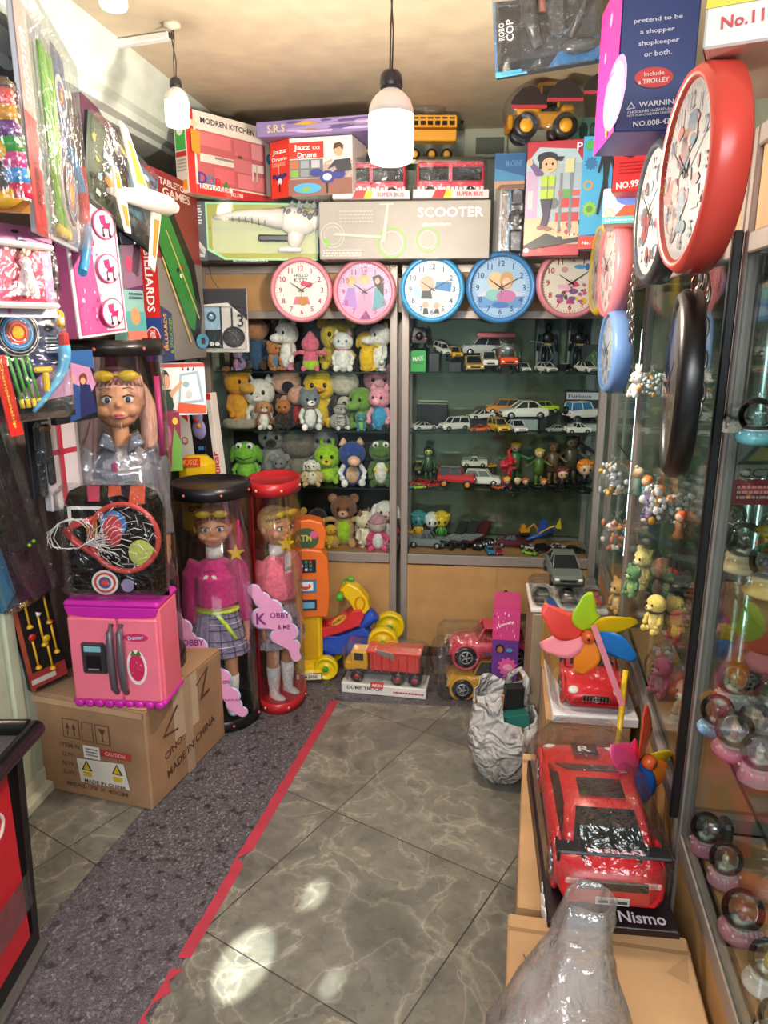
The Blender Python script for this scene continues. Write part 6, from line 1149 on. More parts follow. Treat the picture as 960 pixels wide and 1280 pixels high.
def hang_tag(t, pts, texts, y, rot=0):
    """cloud edged card: list of (x, z, r) lobes"""
    q = MB('#b9c9e4c')
    for i, (x, z, r) in enumerate(pts): q.lathe([(0, -.0005), (r, -.0005), (r, .0005), (0, .0005)], (x, y + .00012 * i, z), 16, 'Y')
    q.use('#e8a0c8c')
    for i, (x, z, r) in enumerate(pts): q.lathe([(0, 0), (r * .86, 0)], (x, y - .0008 - .00015 * i, z), 16, 'Y')
    for k, ((x0, z0, r0), (x1, z1, r1)) in enumerate(zip(pts, pts[1:])):
        y -= .00012
        n_ = Vector((z1 - z0, x0 - x1)).normalized(); q.add([(x0 + n_.x * r0 * .8, y - .0026, z0 + n_.y * r0 * .8), (x1 + n_.x * r1 * .8, y - .0026, z1 + n_.y * r1 * .8), (x1 - n_.x * r1 * .8, y - .0026, z1 - n_.y * r1 * .8), (x0 - n_.x * r0 * .8, y - .0026, z0 - n_.y * r0 * .8)], [(0, 1, 2, 3)])
    for s_, x, z, h, c, ro, w_ in texts: Face(q, (x - .05, y - .003, z - .05), (1, 0, 0), (0, 0, 1), (0, -1, 0), .1, .1).draw([('t', s_, .5, .5, h, c, ro, w_)])
    return q.build('hang_tag', t)
c2 = G(280, 893, 0); R2 = px2m(96, c2) / 2 * .93
t = tube_thing('doll in a magenta sweater and plaid skirt inside a black lidded clear tube', (c2.x, c2.y, 0), R2, 1.0, '#161618', (.925, .20, '#9c5a32', '#c22a74', '#8d8098', 'pony', .02, 1, .9), studs=6)
mb = MB('#4a3a5cf')      # plaid bands on the skirt
for z, r in ((.47, .094), (.42, .106), (.37, .117), (.32, .128)): mb.torus((0, 0, .02 + z * .925), r * .935, .0022, 'Z', 32, 5, 1, .72)
for k in range(14): a = k * .449; mb.tube([(.08 * math.cos(a), .058 * math.sin(a), .482), (.1255 * math.cos(a), .0905 * math.sin(a), .292)], .0017, 5)
mb.use('#e8e0ecf')
for z, r in ((.445, .10), (.345, .1235)): mb.torus((0, 0, .02 + z * .925), r * .935, .0016, 'Z', 32, 5, 1, .72)
mb.build('plaid_pattern', t); mb = MB('#b9d43af'); mb.torus((0, 0, .482), .083, .008, 'Z', 30, 7, 1, .74); mb.tube([(.01, -.068, .48), (.05, -.085, .44), (.09, -.09, .385)], [.008, .009, .007], 7); mb.build('lime_belt', t)
mb = MB('#f0dfe4c'); Face(mb, (-.04, -.0735, .60), (1, 0, 0), (0, 0, 1), (0, -1, 0), .07, .07).draw([('t', 'LOVE', .5, .88, .2, '#8c1f50c'), ('e', .3, .45, .18, .2, '#f0e4e8c'), ('e', .7, .45, .18, .2, '#f0e4e8c'), ('e', .5, .4, .16, .22, '#e04a6ac'), ('t', 'GIRL', .5, .08, .14, '#f0e4e8c')]); mb.build('chest_print', t)
MB('#e0287cp').box((.105, -.03, .80), (.014, .01, .12), .005).build('hair_brush', t); mb = MB('#eec21ep'); Face(mb, (.065, -.07, .70), (1, 0, 0), (0, 0, 1), (0, -1, 0), .07, .07).draw([('s', .5, .5, .5, '#eec21ep')]); mb.build('star', t, solid=.006)
hang_tag(t, [(-.13, .50, .03), (-.10, .46, .036), (-.09, .41, .04), (-.05, .38, .042), (-.02, .34, .036), (.0, .29, .034), (.04, .25, .036), (.03, .21, .038), (.07, .17, .038), (.08, .13, .034), (.11, .10, .024)], [('OBBY', -.065, .40, .26, '#7a2f78c', 0, .85), ('& ME!', -.05, .36, .22, '#7a2f78c', 0, .7), ('100 cm', .035, .235, .22, '#7a1f4cc', 0, .62), ('fashion doll', .075, .155, .1, '#8c3a70c', 0, .6)], -R2 * 1.03)
c3 = G(344, 880, 0) + Vector((.02, .07, 0)); R3 = px2m(60, c3) / 2
t = tube_thing('blonde doll in a pink vest turned sideways inside a red lidded clear tube', (c3.x, c3.y, 0), R3 / .66, .985, '#b9242c', (.90, .85, '#dcb67a', '#ea7286', '#b9aab4', 'vest', 0, 1, .85), strip=-2.45, studs=4, sx=.66)
mb = MB('#f0ecef' + 'f') if False else MB('#efe9e6f'); mb.M = Matrix.Rotation(.85, 4, 'Z'); Face(mb, (-.018, -.071, .50), (1, 0, 0), (0, 0, 1), (0, -1, 0), .036, .18).draw([('r', 0, 0, 1, 1, '#efe9e6f'), ('t', 'NYC', .5, .6, .1, '#7a4048c')]); mb.build('shirt_front', t)
mb = MB('#7a6a7cf'); mb.M = Matrix.Rotation(.85, 4, 'Z')
rr = random.Random(9)
for k in range(40): a = rr.uniform(0, 6.28); z = rr.uniform(.30, .46); q = .083 + (.47 - z) * .235; mb.ball((q * math.cos(a), .72 * q * math.sin(a), z), rr.uniform(.004, .008), None, 6, 4)
mb.build('print_pattern', t)
mb = MB('#eec21ep'); Face(mb, (.02, -.10, .70), (1, 0, 0), (0, 0, 1), (0, -1, 0), .07, .07).draw([('s', .5, .5, .5, '#eec21ep')]); mb.build('star', t, solid=.006)
hang_tag(t, [(-.07, .56, .028), (-.04, .52, .036), (.0, .48, .045), (-.04, .44, .05), (.03, .43, .05), (.06, .38, .045), (.02, .36, .035), (.08, .32, .03), (.09, .27, .022)], [('K', -.045, .44, .5, '#7a2f78c', 0, .42), ('OBBY', .03, .455, .24, '#7a2f78c', 0, .8), ('& ME', .045, .405, .2, '#7a2f78c', 0, .5)], -R3 * 1.62)
# ============================================================= carton, tall doll, fridge, hoop
A = G(57, 985); C_ = G(191, 1014); D_ = G(279, 926)
rz = math.atan2(C_.y - A.y, C_.x - A.x); WL = (C_ - A).length; DL = .50; HH = .372
t = thing('carton', 'large taped brown shipping carton with MADE IN CHINA print under the pink fridge', 'carton', A, rz)
mb = MB('#a17d5bk'); mb.box((WL / 2, DL / 2, HH / 2), (WL, DL, HH), .006)
Face(mb, (0, 0, 0), (1, 0, 0), (0, 0, 1), (0, -1, 0), WL, HH).draw([('r', .24, .60, .40, .80, '#6b4c36k'), ('r', .25, .61, .39, .79, '#a17d5bk'), ('p', [(.27, .70), (.29, .76), (.31, .70)], '#5a3d2ak'), ('r', .285, .63, .295, .70, '#5a3d2ak'), ('p', [(.33, .70), (.35, .76), (.37, .70)], '#5a3d2ak'), ('r', .345, .63, .355, .70, '#5a3d2ak'),
  ('r', .42, .60, .53, .80, '#7c5c43k'), ('r', .43, .61, .52, .79, '#9d7957k'), ('r', .55, .60, .68, .80, '#6b4c36k'), ('r', .56, .61, .67, .79, '#a17d5bk'), ('p', [(.58, .76), (.65, .76), (.62, .70), (.62, .64), (.65, .63), (.58, .63), (.61, .64), (.61, .70)], '#5a3d2ak'),
  ('t', 'ITEM N', .30, .53, .045, '#6b4a34k', 0, .18), ('t', 'QTY:', .28, .43, .045, '#6b4a34k', 0, .12), ('t', 'N.W.:', .28, .34, .045, '#6b4a34k', 0, .13), ('t', 'G.W.:', .28, .25, .045, '#6b4a34k', 0, .13), ('t', 'MEAS: 78 X 40CM', .52, .13, .045, '#6b4a34k', 0, .56),
  ('r', .43, .44, .58, .57, '#e6e2dcc'), ('l', .45, .46, .56, .55, 3, '#6a6460c'), ('r', .59, .49, .86, .56, '#b9373cc'), ('t', 'CAUTION', .72, .525, .04, '#e8b0a8c', 0, .18), ('p', [(.36, .42), (.79, .45), (.83, .19), (.38, .18)], '#e4dfd2c'),
  ('p', [(.40, .31), (.50, .31), (.45, .42)], '#2a261ec'), ('p', [(.418, .32), (.482, .32), (.45, .40)], '#d9b82ac'), ('r', .41, .25, .49, .30, '#d9b82ac'), ('p', [(.68, .33), (.78, .33), (.73, .44)], '#2a261ec'), ('p', [(.698, .34), (.762, .34), (.73, .42)], '#d9b82ac'), ('r', .69, .26, .77, .31, '#d9b82ac'), ('t', 'MADE IN CHINA', .61, .21, .035, '#3a342cc', 0, .38), ('r', .0, .94, 1, 1, '#b59270k')])
Face(mb, (WL, 0, 0), (0, 1, 0), (0, 0, 1), (1, 0, 0), DL, HH).draw([('r', .32, .45, .64, 1, '#c0a98dk'), ('r', .45, .0, .55, 1, '#b3977ak'), ('t', 'C/NO:', .30, .42, .075, '#5a3d2ak', 8, .24), ('t', 'MADE IN CHINA', .52, .27, .085, '#5a3d2ak', 8, .66), ('p', [(.2, .62), (.38, .80), (.36, .82), (.17, .61), (.36, .56), (.36, .58)], '#5a3d2ak'), ('p', [(.62, .85), (.80, .95), (.70, .68), (.80, .70), (.80, .67), (.66, .65), (.76, .91), (.62, .83)], '#5a3d2ak')])
mb.build('carton_body', t); mb = MB('#b08d69k'); mb.box((WL / 2, DL * .25, HH + .003), (WL, DL * .49, .004), .001); mb.build('flap', t); mb = MB('#a98460k'); mb.box((WL / 2, DL * .75, HH + .003), (WL, DL * .49, .004), .001); mb.build('flap', t)
MB(mat('#e8d8c0', 'w')).box((WL / 2, DL / 2, HH + .0065), (.06, DL, .0006)).build('packing_tape', t)
bz = HH + .007
def on_box(u, v): return A + Vector((math.cos(rz), math.sin(rz), 0)) * u + Vector((-math.sin(rz), math.cos(rz), 0)) * v
q = P(168, 700, 2.55); R1 = px2m(112, q) / 2
c1 = Vector((q.x, 2.52, bz))
t = tube_thing('big doll with silver jacket and pinkish hair in a black lidded tube', c1, R1, 1.165, '#1a1819', (1.12, .36, '#f2bca8', '#b9bbc8o', '#5a2f4c', 'jacket', .0, 1.3, .80), studs=5)
mb = MB('#8f919co'); mb.M = Matrix.Rotation(.36, 4, 'Z')
for s_ in (-1, 1): mb.prism([(s_ * .015, .80), (s_ * .075, .83), (s_ * .055, .875), (s_ * .03, .86)], -.085, -.03)
mb.build('collar', t, bevel=.006)
for s_ in (-1, 1): MB('#b9bbc6o').box((s_ * .055, -.088, .70), (.05, .012, .03), .006).build('pocket_flap', t)
MB('#a04a6cf').box((0, -.082, .68), (.02, .014, .18), .004).build('shirt_front', t)
MB('#b9dcf0p').cyl((-.11, -.05, .55), (-.135, -.06, .76), .006, n=10).build('straw', t)
MB('#d9408cp').tube([(R1 * .85, .0, 1.05), (R1 * .88, -.01, .90), (R1 * .85, 0, .78)], .010, 8).build('hair_brush', t)
for s_ in (-1, 1):
    mb = MB('#e0b43af'); [mb.torus((s_ * .05, .003, .05 + .045 * k), .034, .007, 'Z', 18, 6) for k in range(3)]; mb.build('striped_sock', t)
hang_tag(t, [(.10, .50, .032), (.13, .46, .036), (.09, .42, .034), (.13, .40, .034), (.15, .35, .028), (.165, .30, .02), (.175, .26, .014)], [('Sofia', .11, .48, .16, '#7a2f78c', 0, .5)], -R1 * 1.03)
# fridge
fz = bz; FA = P(93, 878, 2.215); FB = P(208, 878, 2.19)
t = thing('toy_fridge', 'pink two door toy fridge with magenta trim standing on the big carton', 'toy fridge', (FA.x, 2.225, bz), math.atan2(2.20 - 2.225, FB.x - FA.x))
FW = (FB - FA).length * .985; FH = .345; FD = .16
MB('#ee6f86p').box((FW / 2, FD / 2, FH / 2), (FW, FD, FH), .01).build('body', t)
mb = MB('#c92aa4p'); mb.box((FW / 2, FD / 2 - .004, FH + .008), (FW * 1.03, FD + .012, .022), .008); mb.prism([(FW * .0, FH + .0), (FW * 1.0, FH), (FW * .97, FH - .028), (FW * .75, FH - .036), (FW * .5, FH - .038), (FW * .25, FH - .036), (FW * .03, FH - .028)], -.010, .0); mb.build('top_trim', t, bevel=.003)
mb = MB('#c92aa4p'); mb.box((FW / 2, FD / 2 - .004, .012), (FW * 1.03, FD + .012, .024), .008)
for k in range(9): mb.ball((FW * (.06 + .11 * k), -.010, .006), (.016, .006, .014), None, 10, 6)
mb.build('base_trim', t)
for i, (x0, x1) in enumerate(((.02, .545), (.56, .98))):
    d = MB('#f27a8fp').box((FW * (x0 + x1) / 2, -.006, FH * .475), (FW * (x1 - x0), .014, FH * .84), .006).build('door', t)
    xx = FW * (.50 if i == 0 else .605); mb = MB('#5c525ap')
    mb.tube([(xx, -.014, FH * .84), (xx, -.034, FH * .78), (xx, -.040, FH * .5), (xx, -.034, FH * .22), (xx, -.014, FH * .15)], [.009, .011, .013, .011, .009], 10); mb.build('handle', d)
t2 = [c for c in t.children if c.name.startswith('door')]
mb = MB('#3a373ap'); mb.box((FW * .29, -.018, FH * .50), (FW * .27, .014, FH * .32), .012); mb.use('#1c1a1cp'); mb.box((FW * .29, -.026, FH * .46), (FW * .16, .004, FH * .16), .004); mb.use('#7fb4bcp'); mb.box((FW * .29, -.0265, FH * .60), (FW * .18, .004, FH * .055), .001); mb.use('#8a8688p'); mb.box((FW * .29, -.028, FH * .40), (FW * .12, .004, .005)); mb.build('water_dispenser', t)
mb = MB('#c9305cc'); Face(mb, (FW * .56, -.0135, FH * .1), (1, 0, 0), (0, 0, 1), (0, -1, 0), FW * .42, FH * .75).draw([('e', .45, .82, .32, .055, '#c9305cc'), ('t', 'Doctor', .45, .82, .05, '#a8d4f0c', 6, .4), ('e', .42, .42, .26, .24, '#f0e4e0c'), ('e', .42, .42, .20, .19, '#cf2f5cc'), ('p', [(.28, .58), (.56, .58), (.5, .66), (.42, .60), (.34, .66)], '#4a7a3cc'), ('x', .3, .3, .55, .52, 9, ['#f0b0c0c'], .012)]); mb.build('sticker', t)
# basketball hoop set
hz0 = bz + FH + .024
p = P(80, 722, 2.22)
t = thing('hoop_set', 'toy basketball hoop with a white net in a crinkled clear bag on the fridge', 'toy hoop', (P(80, 722, 2.22).x, 2.255, hz0), -.02, None, -.05)
bw, bh_ = px2m(126, p), .36
mb = MB(mat('#5a4f4a', 'b')); mb.prism([(.0, .0), (bw, .0), (bw, bh_ * .8), (bw * .93, bh_ * .95), (bw * .8, bh_), (bw * .2, bh_), (bw * .07, bh_ * .95), (0, bh_ * .8)], 0, .008); bb = mb.build('backboard', t)
mb = MB('#e9e4e0p')
for c_, d_ in (((.22, .47), (.32, .012)), ((.22, .80), (.32, .012))): mb.box((bw * c_[0], -.003, bh_ * c_[1]), (bw * d_[0], .003, d_[1] * .8))
for x in (.06, .38): mb.box((bw * x, -.003, bh_ * .635), (.010, .003, bh_ * .345))
mb.build('white_square', bb)
mb = MB('#c9222ec'); Face(mb, (bw * .1, -.003, bh_ * .0), (1, 0, 0), (0, 0, 1), (0, -1, 0), bw * .8, bh_).draw([('e', .33, .12, .17, .115, '#e9e2dcc'), ('e', .33, .12, .14, .095, '#cf4a34c'), ('e', .33, .12, .11, .075, '#e9e2dcc'), ('e', .33, .12, .08, .055, '#5a4f8cc'), ('e', .33, .12, .05, .03, '#cf4a34c'), ('p', [(.2, .86), (.34, .86), (.36, 1), (.2, 1)], '#cf3a5cc'), ('p', [(.45, .90), (.62, .92), (.62, 1), (.47, 1)], '#e05a3ac'), ('p', [(.70, .84), (.9, .84), (.92, 1), (.74, 1)], '#e0582ac'), ('e', .50, .66, .16, .12, '#3f7fc0c'), ('e', .48, .60, .12, .14, '#d83a44c'), ('e', .82, .4, .16, .12, '#c4d05ac'), ('e', .62, .10, .08, .06, '#9a8fb0c')]); mb.build('printed_stickers', bb)
hx, hzz, hr_ = bw * .64, bh_ * .56, bw * .335
MB('#c94038p').torus((hx, -.045, hzz), hr_, .0085, 'Y', 44, 10).build('rim_ring', t)
mb = MB('#c23a34p'); mb.tube([(hx - hr_ * .8, -.045, hzz - hr_ * .6), (hx - hr_ * 1.5, -.04, hzz - hr_ * .1), (hx - hr_ * 1.75, -.03, hzz + .02), (hx - hr_ * 1.5, -.04, hzz + hr_ * .35), (hx - hr_ * .8, -.045, hzz + hr_ * .6)], [.008, .012, .016, .012, .008], 8); mb.build('bracket', t)
mb = MB('#ece6dep'); rr = random.Random(4)
def npnt(i, j):
    a = i * 2 * math.pi / 14; q = 1 - .25 * j; cx_ = hx - .007 * j * j
    return (cx_ + hr_ * q * math.cos(a) * (1 + .06 * math.sin(i * 3 + j)), -.052 - .004 * ((i + j) % 3), hzz + hr_ * q * math.sin(a) * .95 - .004 * j)
for j in range(4):
    for i in range(14): mb.tube([npnt(i, j), npnt(i + .5, j + .5), npnt(i + (.5 if j % 2 else -.5), j + 1)], .0014, 4)
for k in range(10): a = rr.uniform(0, 6.28); mb.tube([(bw * .15 + .05 * math.cos(a + q * .8) * (1 + .2 * q), -.06, bh_ * .60 + .05 * math.sin(a + q * .9)) for q in range(5)], .0014, 4)
mb.build('net', t); MB('#d9a02ap').box((bw * .28, -.01, bh_ * .62), (.035, .006, .06), .004).build('price_card', t)
MB(mat('#fbfdfd', 'w')).box((bw / 2, -.03, bh_ / 2 + .005), (bw * 1.06, .085, bh_ * 1.03), .03).build('clear_bag', t)
# ============================================================= toys on the floor along the back cabinets
FK = [.0]
def grounded(px, py, d=0): q = G(px, py); q.y += d; q.z = 0; return q
# cash machine toy
p = Vector((P(385, 800, 3.16).x, 3.16, 0)); t = thing('toy_cash_machine', 'orange toy cash machine on a yellow stand beside the red lidded doll tube', 'toy cash machine', p, .1)
mb = MB('#ecc21cp'); mb.box((0, .06, .16), (.135, .13, .32), .012); mb.use('#d9a816p'); mb.box((0, -.006, .19), (.09, .004, .20), .002); mb.build('stand', t)
mb = MB('#ecc21cp'); mb.lathe([(0, .0), (.105, .0), (.115, .02), (.11, .045), (.08, .06)], (0, .05, 0), 28, sy=.9); b_ = mb.build('foot', t)
mb = MB('#f0e6d0c'); Face(mb, (-.06, -.062, .012), (1, 0, 0), (0, 0, 1), (0, -1, 0), .12, .035).draw([('r', 0, 0, 1, 1, '#2a2622c'), ('r', .03, .1, .97, .9, '#e9e0c8c'), ('t', 'ATM BANK', .5, .5, .5, '#2a2622c', 0, .7)]); mb.build('printed_plate', t)
mb = MB('#e8722ap'); mb.prism([(.09, .30), (-.075, .30), (-.085, .34), (-.085, .58), (-.06, .62), (.0, .63), (.07, .62), (.10, .58), (.105, .42), (.10, .34)], -.02, .13)
mb.prism([(-.075, .62), (.085, .62), (.095, .70), (.075, .745), (.02, .76), (-.04, .755), (-.075, .71)], -.0, .10); b_ = mb.build('housing', t, bevel=.008)
mb = MB('#3a3a30c'); Face(mb, (-.062, -.0035, .63), (1, 0, 0), (0, 0, 1), (0, -1, 0), .13, .10).draw([('e', .5, .42, .44, .5, '#3f5a3cc'), ('t', 'ATM', .42, .45, .3, '#d9d05ac', 0, .55), ('g', .78, .6, .2, '#d95a8ac')]); mb.build('screen_header', t)
for k, (z, h_, art) in enumerate(((.55, .06, [('r', 0, 0, 1, 1, '#22262cc')] + [('r', .1 + .2 * i, .15 + .3 * j, .22 + .2 * i, .36 + .3 * j, ['#3f9a4ac', '#c93a3ac', '#d8d8d8c', '#3f6fb0c'][(i + j) % 4]) for i in range(4) for j in range(3)]), (.455, .06, [('r', 0, 0, 1, 1, '#3f7fb0c'), ('r', .15, .15, .85, .85, '#f0ece8c'), ('e', .5, .5, .25, .25, '#d84a3ac'), ('r', .35, .5, .65, .8, '#f4f4f0c')]), (.365, .05, [('r', 0, 0, 1, 1, '#2f2f38c'), ('r', .1, .2, .9, .8, '#6fb4d8c')]))):
    mb = MB('#22262cc'); mb.box((-.005, -.021, z), (.10, .004, h_)); Face(mb, (-.055, -.0235, z - h_ / 2), (1, 0, 0), (0, 0, 1), (0, -1, 0), .10, h_).draw(art); mb.build(['keypad', 'card_panel', 'display'][k], t)
# ride on bike
p = grounded(410, 836); t = thing('ride_on_bike', 'red, blue and yellow toddler ride on bike tilted over the dump truck box', 'ride-on toy', (p.x, 3.14, 0), -.08)
def wheel_y(parent, c, r, wd, col, hub, nm='wheel'):
    w_ = MB(col).lathe([(0, -wd * .7), (r * .35, -wd * .75), (r * .4, -wd * .5), (r * .75, -wd * .55), (r * .85, -wd), (r * .97, -wd * .8), (r, -wd * .4), (r, wd * .4), (r * .97, wd * .8), (r * .85, wd), (0, wd * .5)], c, 32, 'Y').build(nm, parent)
    MB(hub).lathe([(0, -.012), (.010, -.012), (.014, -.004), (.014, .004)], (c[0], c[1] - wd * .75, c[2]), 14, 'Y').build('hub_cap', w_); return w_
wheel_y(t, (0, 0, .057), .057, .022, '#e9cb14p', '#3fa03ap'); wheel_y(t, (0, .19, .057), .057, .022, '#e9cb14p', '#3fa03ap')
wheel_y(t, (.265, -.01, .200), .070, .026, '#e9cb14p', '#3fa03ap'); wheel_y(t, (.285, .15, .210), .070, .026, '#e9cb14p', '#3fa03ap')
mb = MB('#2f55c0p'); mb.prism([(-.03, .12), (.02, .10), (.10, .10), (.17, .13), (.20, .20), (.17, .24), (.10, .21), (.05, .19), (-.02, .19)], .05, .13); mb.box((-.0, .09, .10), (.05, .05, .10), .01); mb.cyl((-.0, .0, .06), (0, .18, .06), .012); mb.cyl((.265, 0, .205), (.28, .15, .21), .012)
mb.cyl((.15, .08, .24), (.22, .08, .30), .032, .036, 16); mb.build('frame', t, bevel=.005)
mb = MB('#d8333ap'); mb.prism([(-.07, .185), (-.06, .225), (.04, .255), (.12, .325), (.16, .335), (.175, .30), (.155, .255), (.06, .215), (-.04, .180)], .03, .15); st = mb.build('seat', t, bevel=.006)
mb = MB('#e9a42ac'); mb.M = Matrix.Rotation(0, 4, 'Y'); Face(mb, (.03, .029, .235), Vector((.80, 0, .60)), Vector((-.60, 0, .80)), (0, -1, 0), .10, .04).draw([('r', 0, 0, 1, 1, '#c9402ac'), ('e', .5, .5, .4, .4, '#e9a42ac'), ('t', 'KINGMOTO', .5, .5, .3, '#2a2420c', 0, .7)]); mb.build('seat_sticker', st)
mb = MB('#ecc414p'); mb.prism([(.06, .40), (.08, .44), (.10, .455), (.15, .43), (.19, .38), (.20, .33), (.17, .30), (.13, .315), (.10, .37)], .045, .115); mb.cyl((.07, .02, .41), (.07, .15, .41), .013); hb = mb.build('handlebar_head', t, bevel=.008)
mb = MB('#d98a1ap'); mb.torus((.155, .043, .36), .03, .004, 'Y', 20, 6, .7, 1.1); mb.build('badge_ring', hb)
for y in (.0, .17): MB('#4fae3ap').lathe([(0, -.03), (.015, -.028), (.016, .0), (.013, .03), (0, .03)], (.07, y, .41), 14, 'Y').build('grip', t)
MB('#4fae3ap').ball((.11, .08, .465), (.018, .014, .012)).build('bell', t)
# dump truck in its pack
p = P(427, 845, 3.02); q = P(533, 850, 2.94); t = thing('toy_truck', 'orange and yellow dump truck on a white DUMP TRUCK card tray', 'toy truck', (p.x, 3.02, 0), math.atan2(-.07, q.x - p.x))
W = (q.x - p.x) * 1.02; mb = MB('#e6e2dac'); mb.box((W / 2, .06, .024), (W, .14, .048), .003)
Face(mb, (0, -.01, 0), (1, 0, 0), (0, 0, 1), (0, -1, 0), W, .048).draw([('t', 'DUMP TRUCK', .28, .6, .32, '#3a3430c', 0, .42), ('l', .62, .3, .97, .6, 1, '#b93a34c'), ('r', .35, .7, .50, 1.3, '#d83a34c'), ('t', 'AKSH', .425, 1.0, .3, '#ffffffc', 0, .12)]); mb.build('card_tray', t)
z = .048; mb = MB('#e6342ap'); mb.box((W * .62, .06, z + .105), (W * .58, .10, .085), .004); mb.box((W * .62, .06, z + .150), (W * .62, .11, .014), .003); mb.box((W * .34, .06, z + .15), (W * .10, .10, .02), .003); o = mb.build('tipper_bed', t)
mb = MB('#c92a22p')
for k in range(6): mb.box((W * (.37 + .1 * k), .007, z + .10), (.006, .008, .08))
mb.build('bed_ribs', o); mb = MB('#b9a49cm'); mb.prism([(W * .40, z + .17), (W * .62, z + .15), (W * .62, z + .12), (W * .44, z + .14)], .003, .005); mb.build('foil_sticker', o)
mb = MB('#ecae1cp'); mb.box((W * .20, .06, z + .10), (W * .20, .09, .085), .006); mb.box((W * .09, .06, z + .07), (W * .14, .085, .04), .006); cb = mb.build('cab', t)
mb = MB('#1e2226p'); mb.box((W * .20, .013, z + .12), (W * .11, .006, .035), .002); mb.build('cab_window', cb); mb = MB('#3a2c2ap'); mb.box((W * .5, .06, z + .045), (W * .86, .05, .02)); mb.build('chassis', t)
for x in (.20, .58, .78, .86)[:0] + (.18, .66, .86):
    for y in (.012, .108):
        w_ = MB('#252122p').lathe([(0, -.012), (.02, -.013), (.029, -.008), (.029, .008), (0, .010)], (W * x, y, z + .029), 22, 'Y').build('wheel', t); MB('#b92a2ep').lathe([(0, -.016), (.012, -.015), (.016, -.010)], (W * x, y, z + .029), 14, 'Y').build('hub', w_)
MB(mat('#fbfdfd', 'w')).box((W / 2, .06, z + .09), (W * .98, .135, .18), .02).build('clear_cover', t)
# two off roaders stacked in film
def bigcar(label, loc, L, rz, body, kind, glass='#25282cp', rack=True, wheelr=.135, face=-1):
    t = thing('toy_off_roader', label, 'toy car', loc, rz); W = L * .46; r = L * wheelr; b = MB(body)
    secs = []
    for x, h in ((-.5, .40), (-.485, .72), (-.30, .92), (-.16, .98), (.1, 1.0), (.42, .98), (.5, .92), (.505, .5)):
        w = W / 2 * (.82 if x < -.45 else 1); z0 = r * .85; z1 = z0 + L * .21 * h
        secs.append([(x * L, -w * .9, z0), (x * L, -w, z0 + L * .07), (x * L, -w * .96, z1 - L * .03), (x * L, -w * .82, z1), (x * L, w * .82, z1), (x * L, w * .96, z1 - L * .03), (x * L, w, z0 + L * .07), (x * L, w * .9, z0)])
    b.loft(secs, True); zt = r * .85 + L * .21
    b.box((.14 * L, 0, zt + L * .155), (.44 * L, W * .66, L * .018), L * .007)
    for s_ in (-1, 1):
        for a, c in ((-.17, -.08), (.10, .11), (.42, .36)): b.cyl((a * L, s_ * W * .44, zt - .004), (c * L, s_ * W * .33, zt + L * .155), L * .013, n=8)
        for x in (-.30, .30): b.torus((x * L, s_ * W * .47, r * .98), r * 1.12, r * .15, 'Y', 26, 7)
    o = b.build('body', t)
    m = MB(glass); m.loft([[(-.165 * L, -W * .43, zt - .002), (.41 * L, -W * .43, zt - .002), (.41 * L, W * .43, zt - .002), (-.165 * L, W * .43, zt - .002)], [(-.075 * L, -W * .32, zt + L * .15), (.355 * L, -W * .32, zt + L * .15), (.355 * L, W * .32, zt + L * .15), (-.075 * L, W * .32, zt + L * .15)]]); m.build('windows', t)
    m = MB('#1c1b1dp'); m.box((-.505 * L, 0, r * 1.0), (L * .05, W * .84, L * .06), .006); m.box((-.49 * L, 0, r * 1.0 + L * .07), (L * .03, W * .5, L * .05), .004); m.box((.5 * L, 0, r * 1.0), (L * .05, W * .84, L * .05), .006); m.build('bumper', t)
    for s_ in (-1, 1):
        MB('#d9dcdcm').ball((-.475 * L, s_ * W * .34, zt - L * .07), (L * .025, L * .035, L * .025), None, 10, 7).build('headlight', t)
        m = MB('#b9bcc0m'); y = s_ * W * .502; m.prism([(-.05 * L, r * 1.2), (.06 * L, r * 1.35), (.20 * L, r * 1.2), (.16 * L, r * 1.5), (.30 * L, r * 1.62), (.08 * L, r * 1.75), (.0, r * 1.55), (-.12 * L, r * 1.6)], min(y, y + s_ * .002), max(y, y + s_ * .002)); m.build('foil_sticker', t)
        for x in (-.30, .30):
            w_ = MB('#1b1a1cp').lathe([(0, -r * .28), (r * .62, -r * .33), (r * .92, -r * .34), (r, -r * .2), (r, r * .2), (r * .92, r * .34), (r * .62, r * .33), (0, r * .28)], (x * L, s_ * W * .43, r), 28, 'Y').build('wheel', t)
            m = MB('#c4c6cam')
            for k in range(5): a = k * 1.2566; m.tube([(x * L, s_ * W * .43 + s_ * r * .35, r), (x * L + r * .52 * math.cos(a), s_ * W * .43 + s_ * r * .34, r + r * .52 * math.sin(a))], r * .075, 6)
            m.torus((x * L, s_ * W * .43 + s_ * r * .33, r), r * .56, r * .06, 'Y', 22, 6); m.build('rim', w_)
    if kind == 'open': 
        m = MB(body)
        for y in (-W * .2, W * .2): m.box((.05 * L, y, zt + L * .05), (.07 * L, W * .22, L * .12), .008)
        m.build('seat', t)
    return t
YL = P(600, 856, 2.95)
bigcar('yellow toy off roader in clear film at the bottom of the pair', (YL.x + .03, 3.02, 0), .345, -.04, '#e8a71ep', 'closed')
MB(mat('#fbfdfd', 'w'))
bigcar('pink red toy off roader in clear film stacked on the yellow one', (YL.x + .045, 3.02, .152), .36, -.04, '#d8405cp', 'open', glass=mat('#e8c0c4', 'b'))
t = thing('film_wrap', 'crinkled clear film wrapped around the two stacked toy off roaders', 'plastic film', (YL.x + .03, 3.02, 0), -.04)
MB(mat('#fbfdfd', 'w')).box((0, 0, .155), (.43, .22, .31), .03).build('film', t); MB(mat('#fbfdfd', 'w')).ball((-.20, -.02, .18), (.05, .09, .09)).build('film_knot', t)
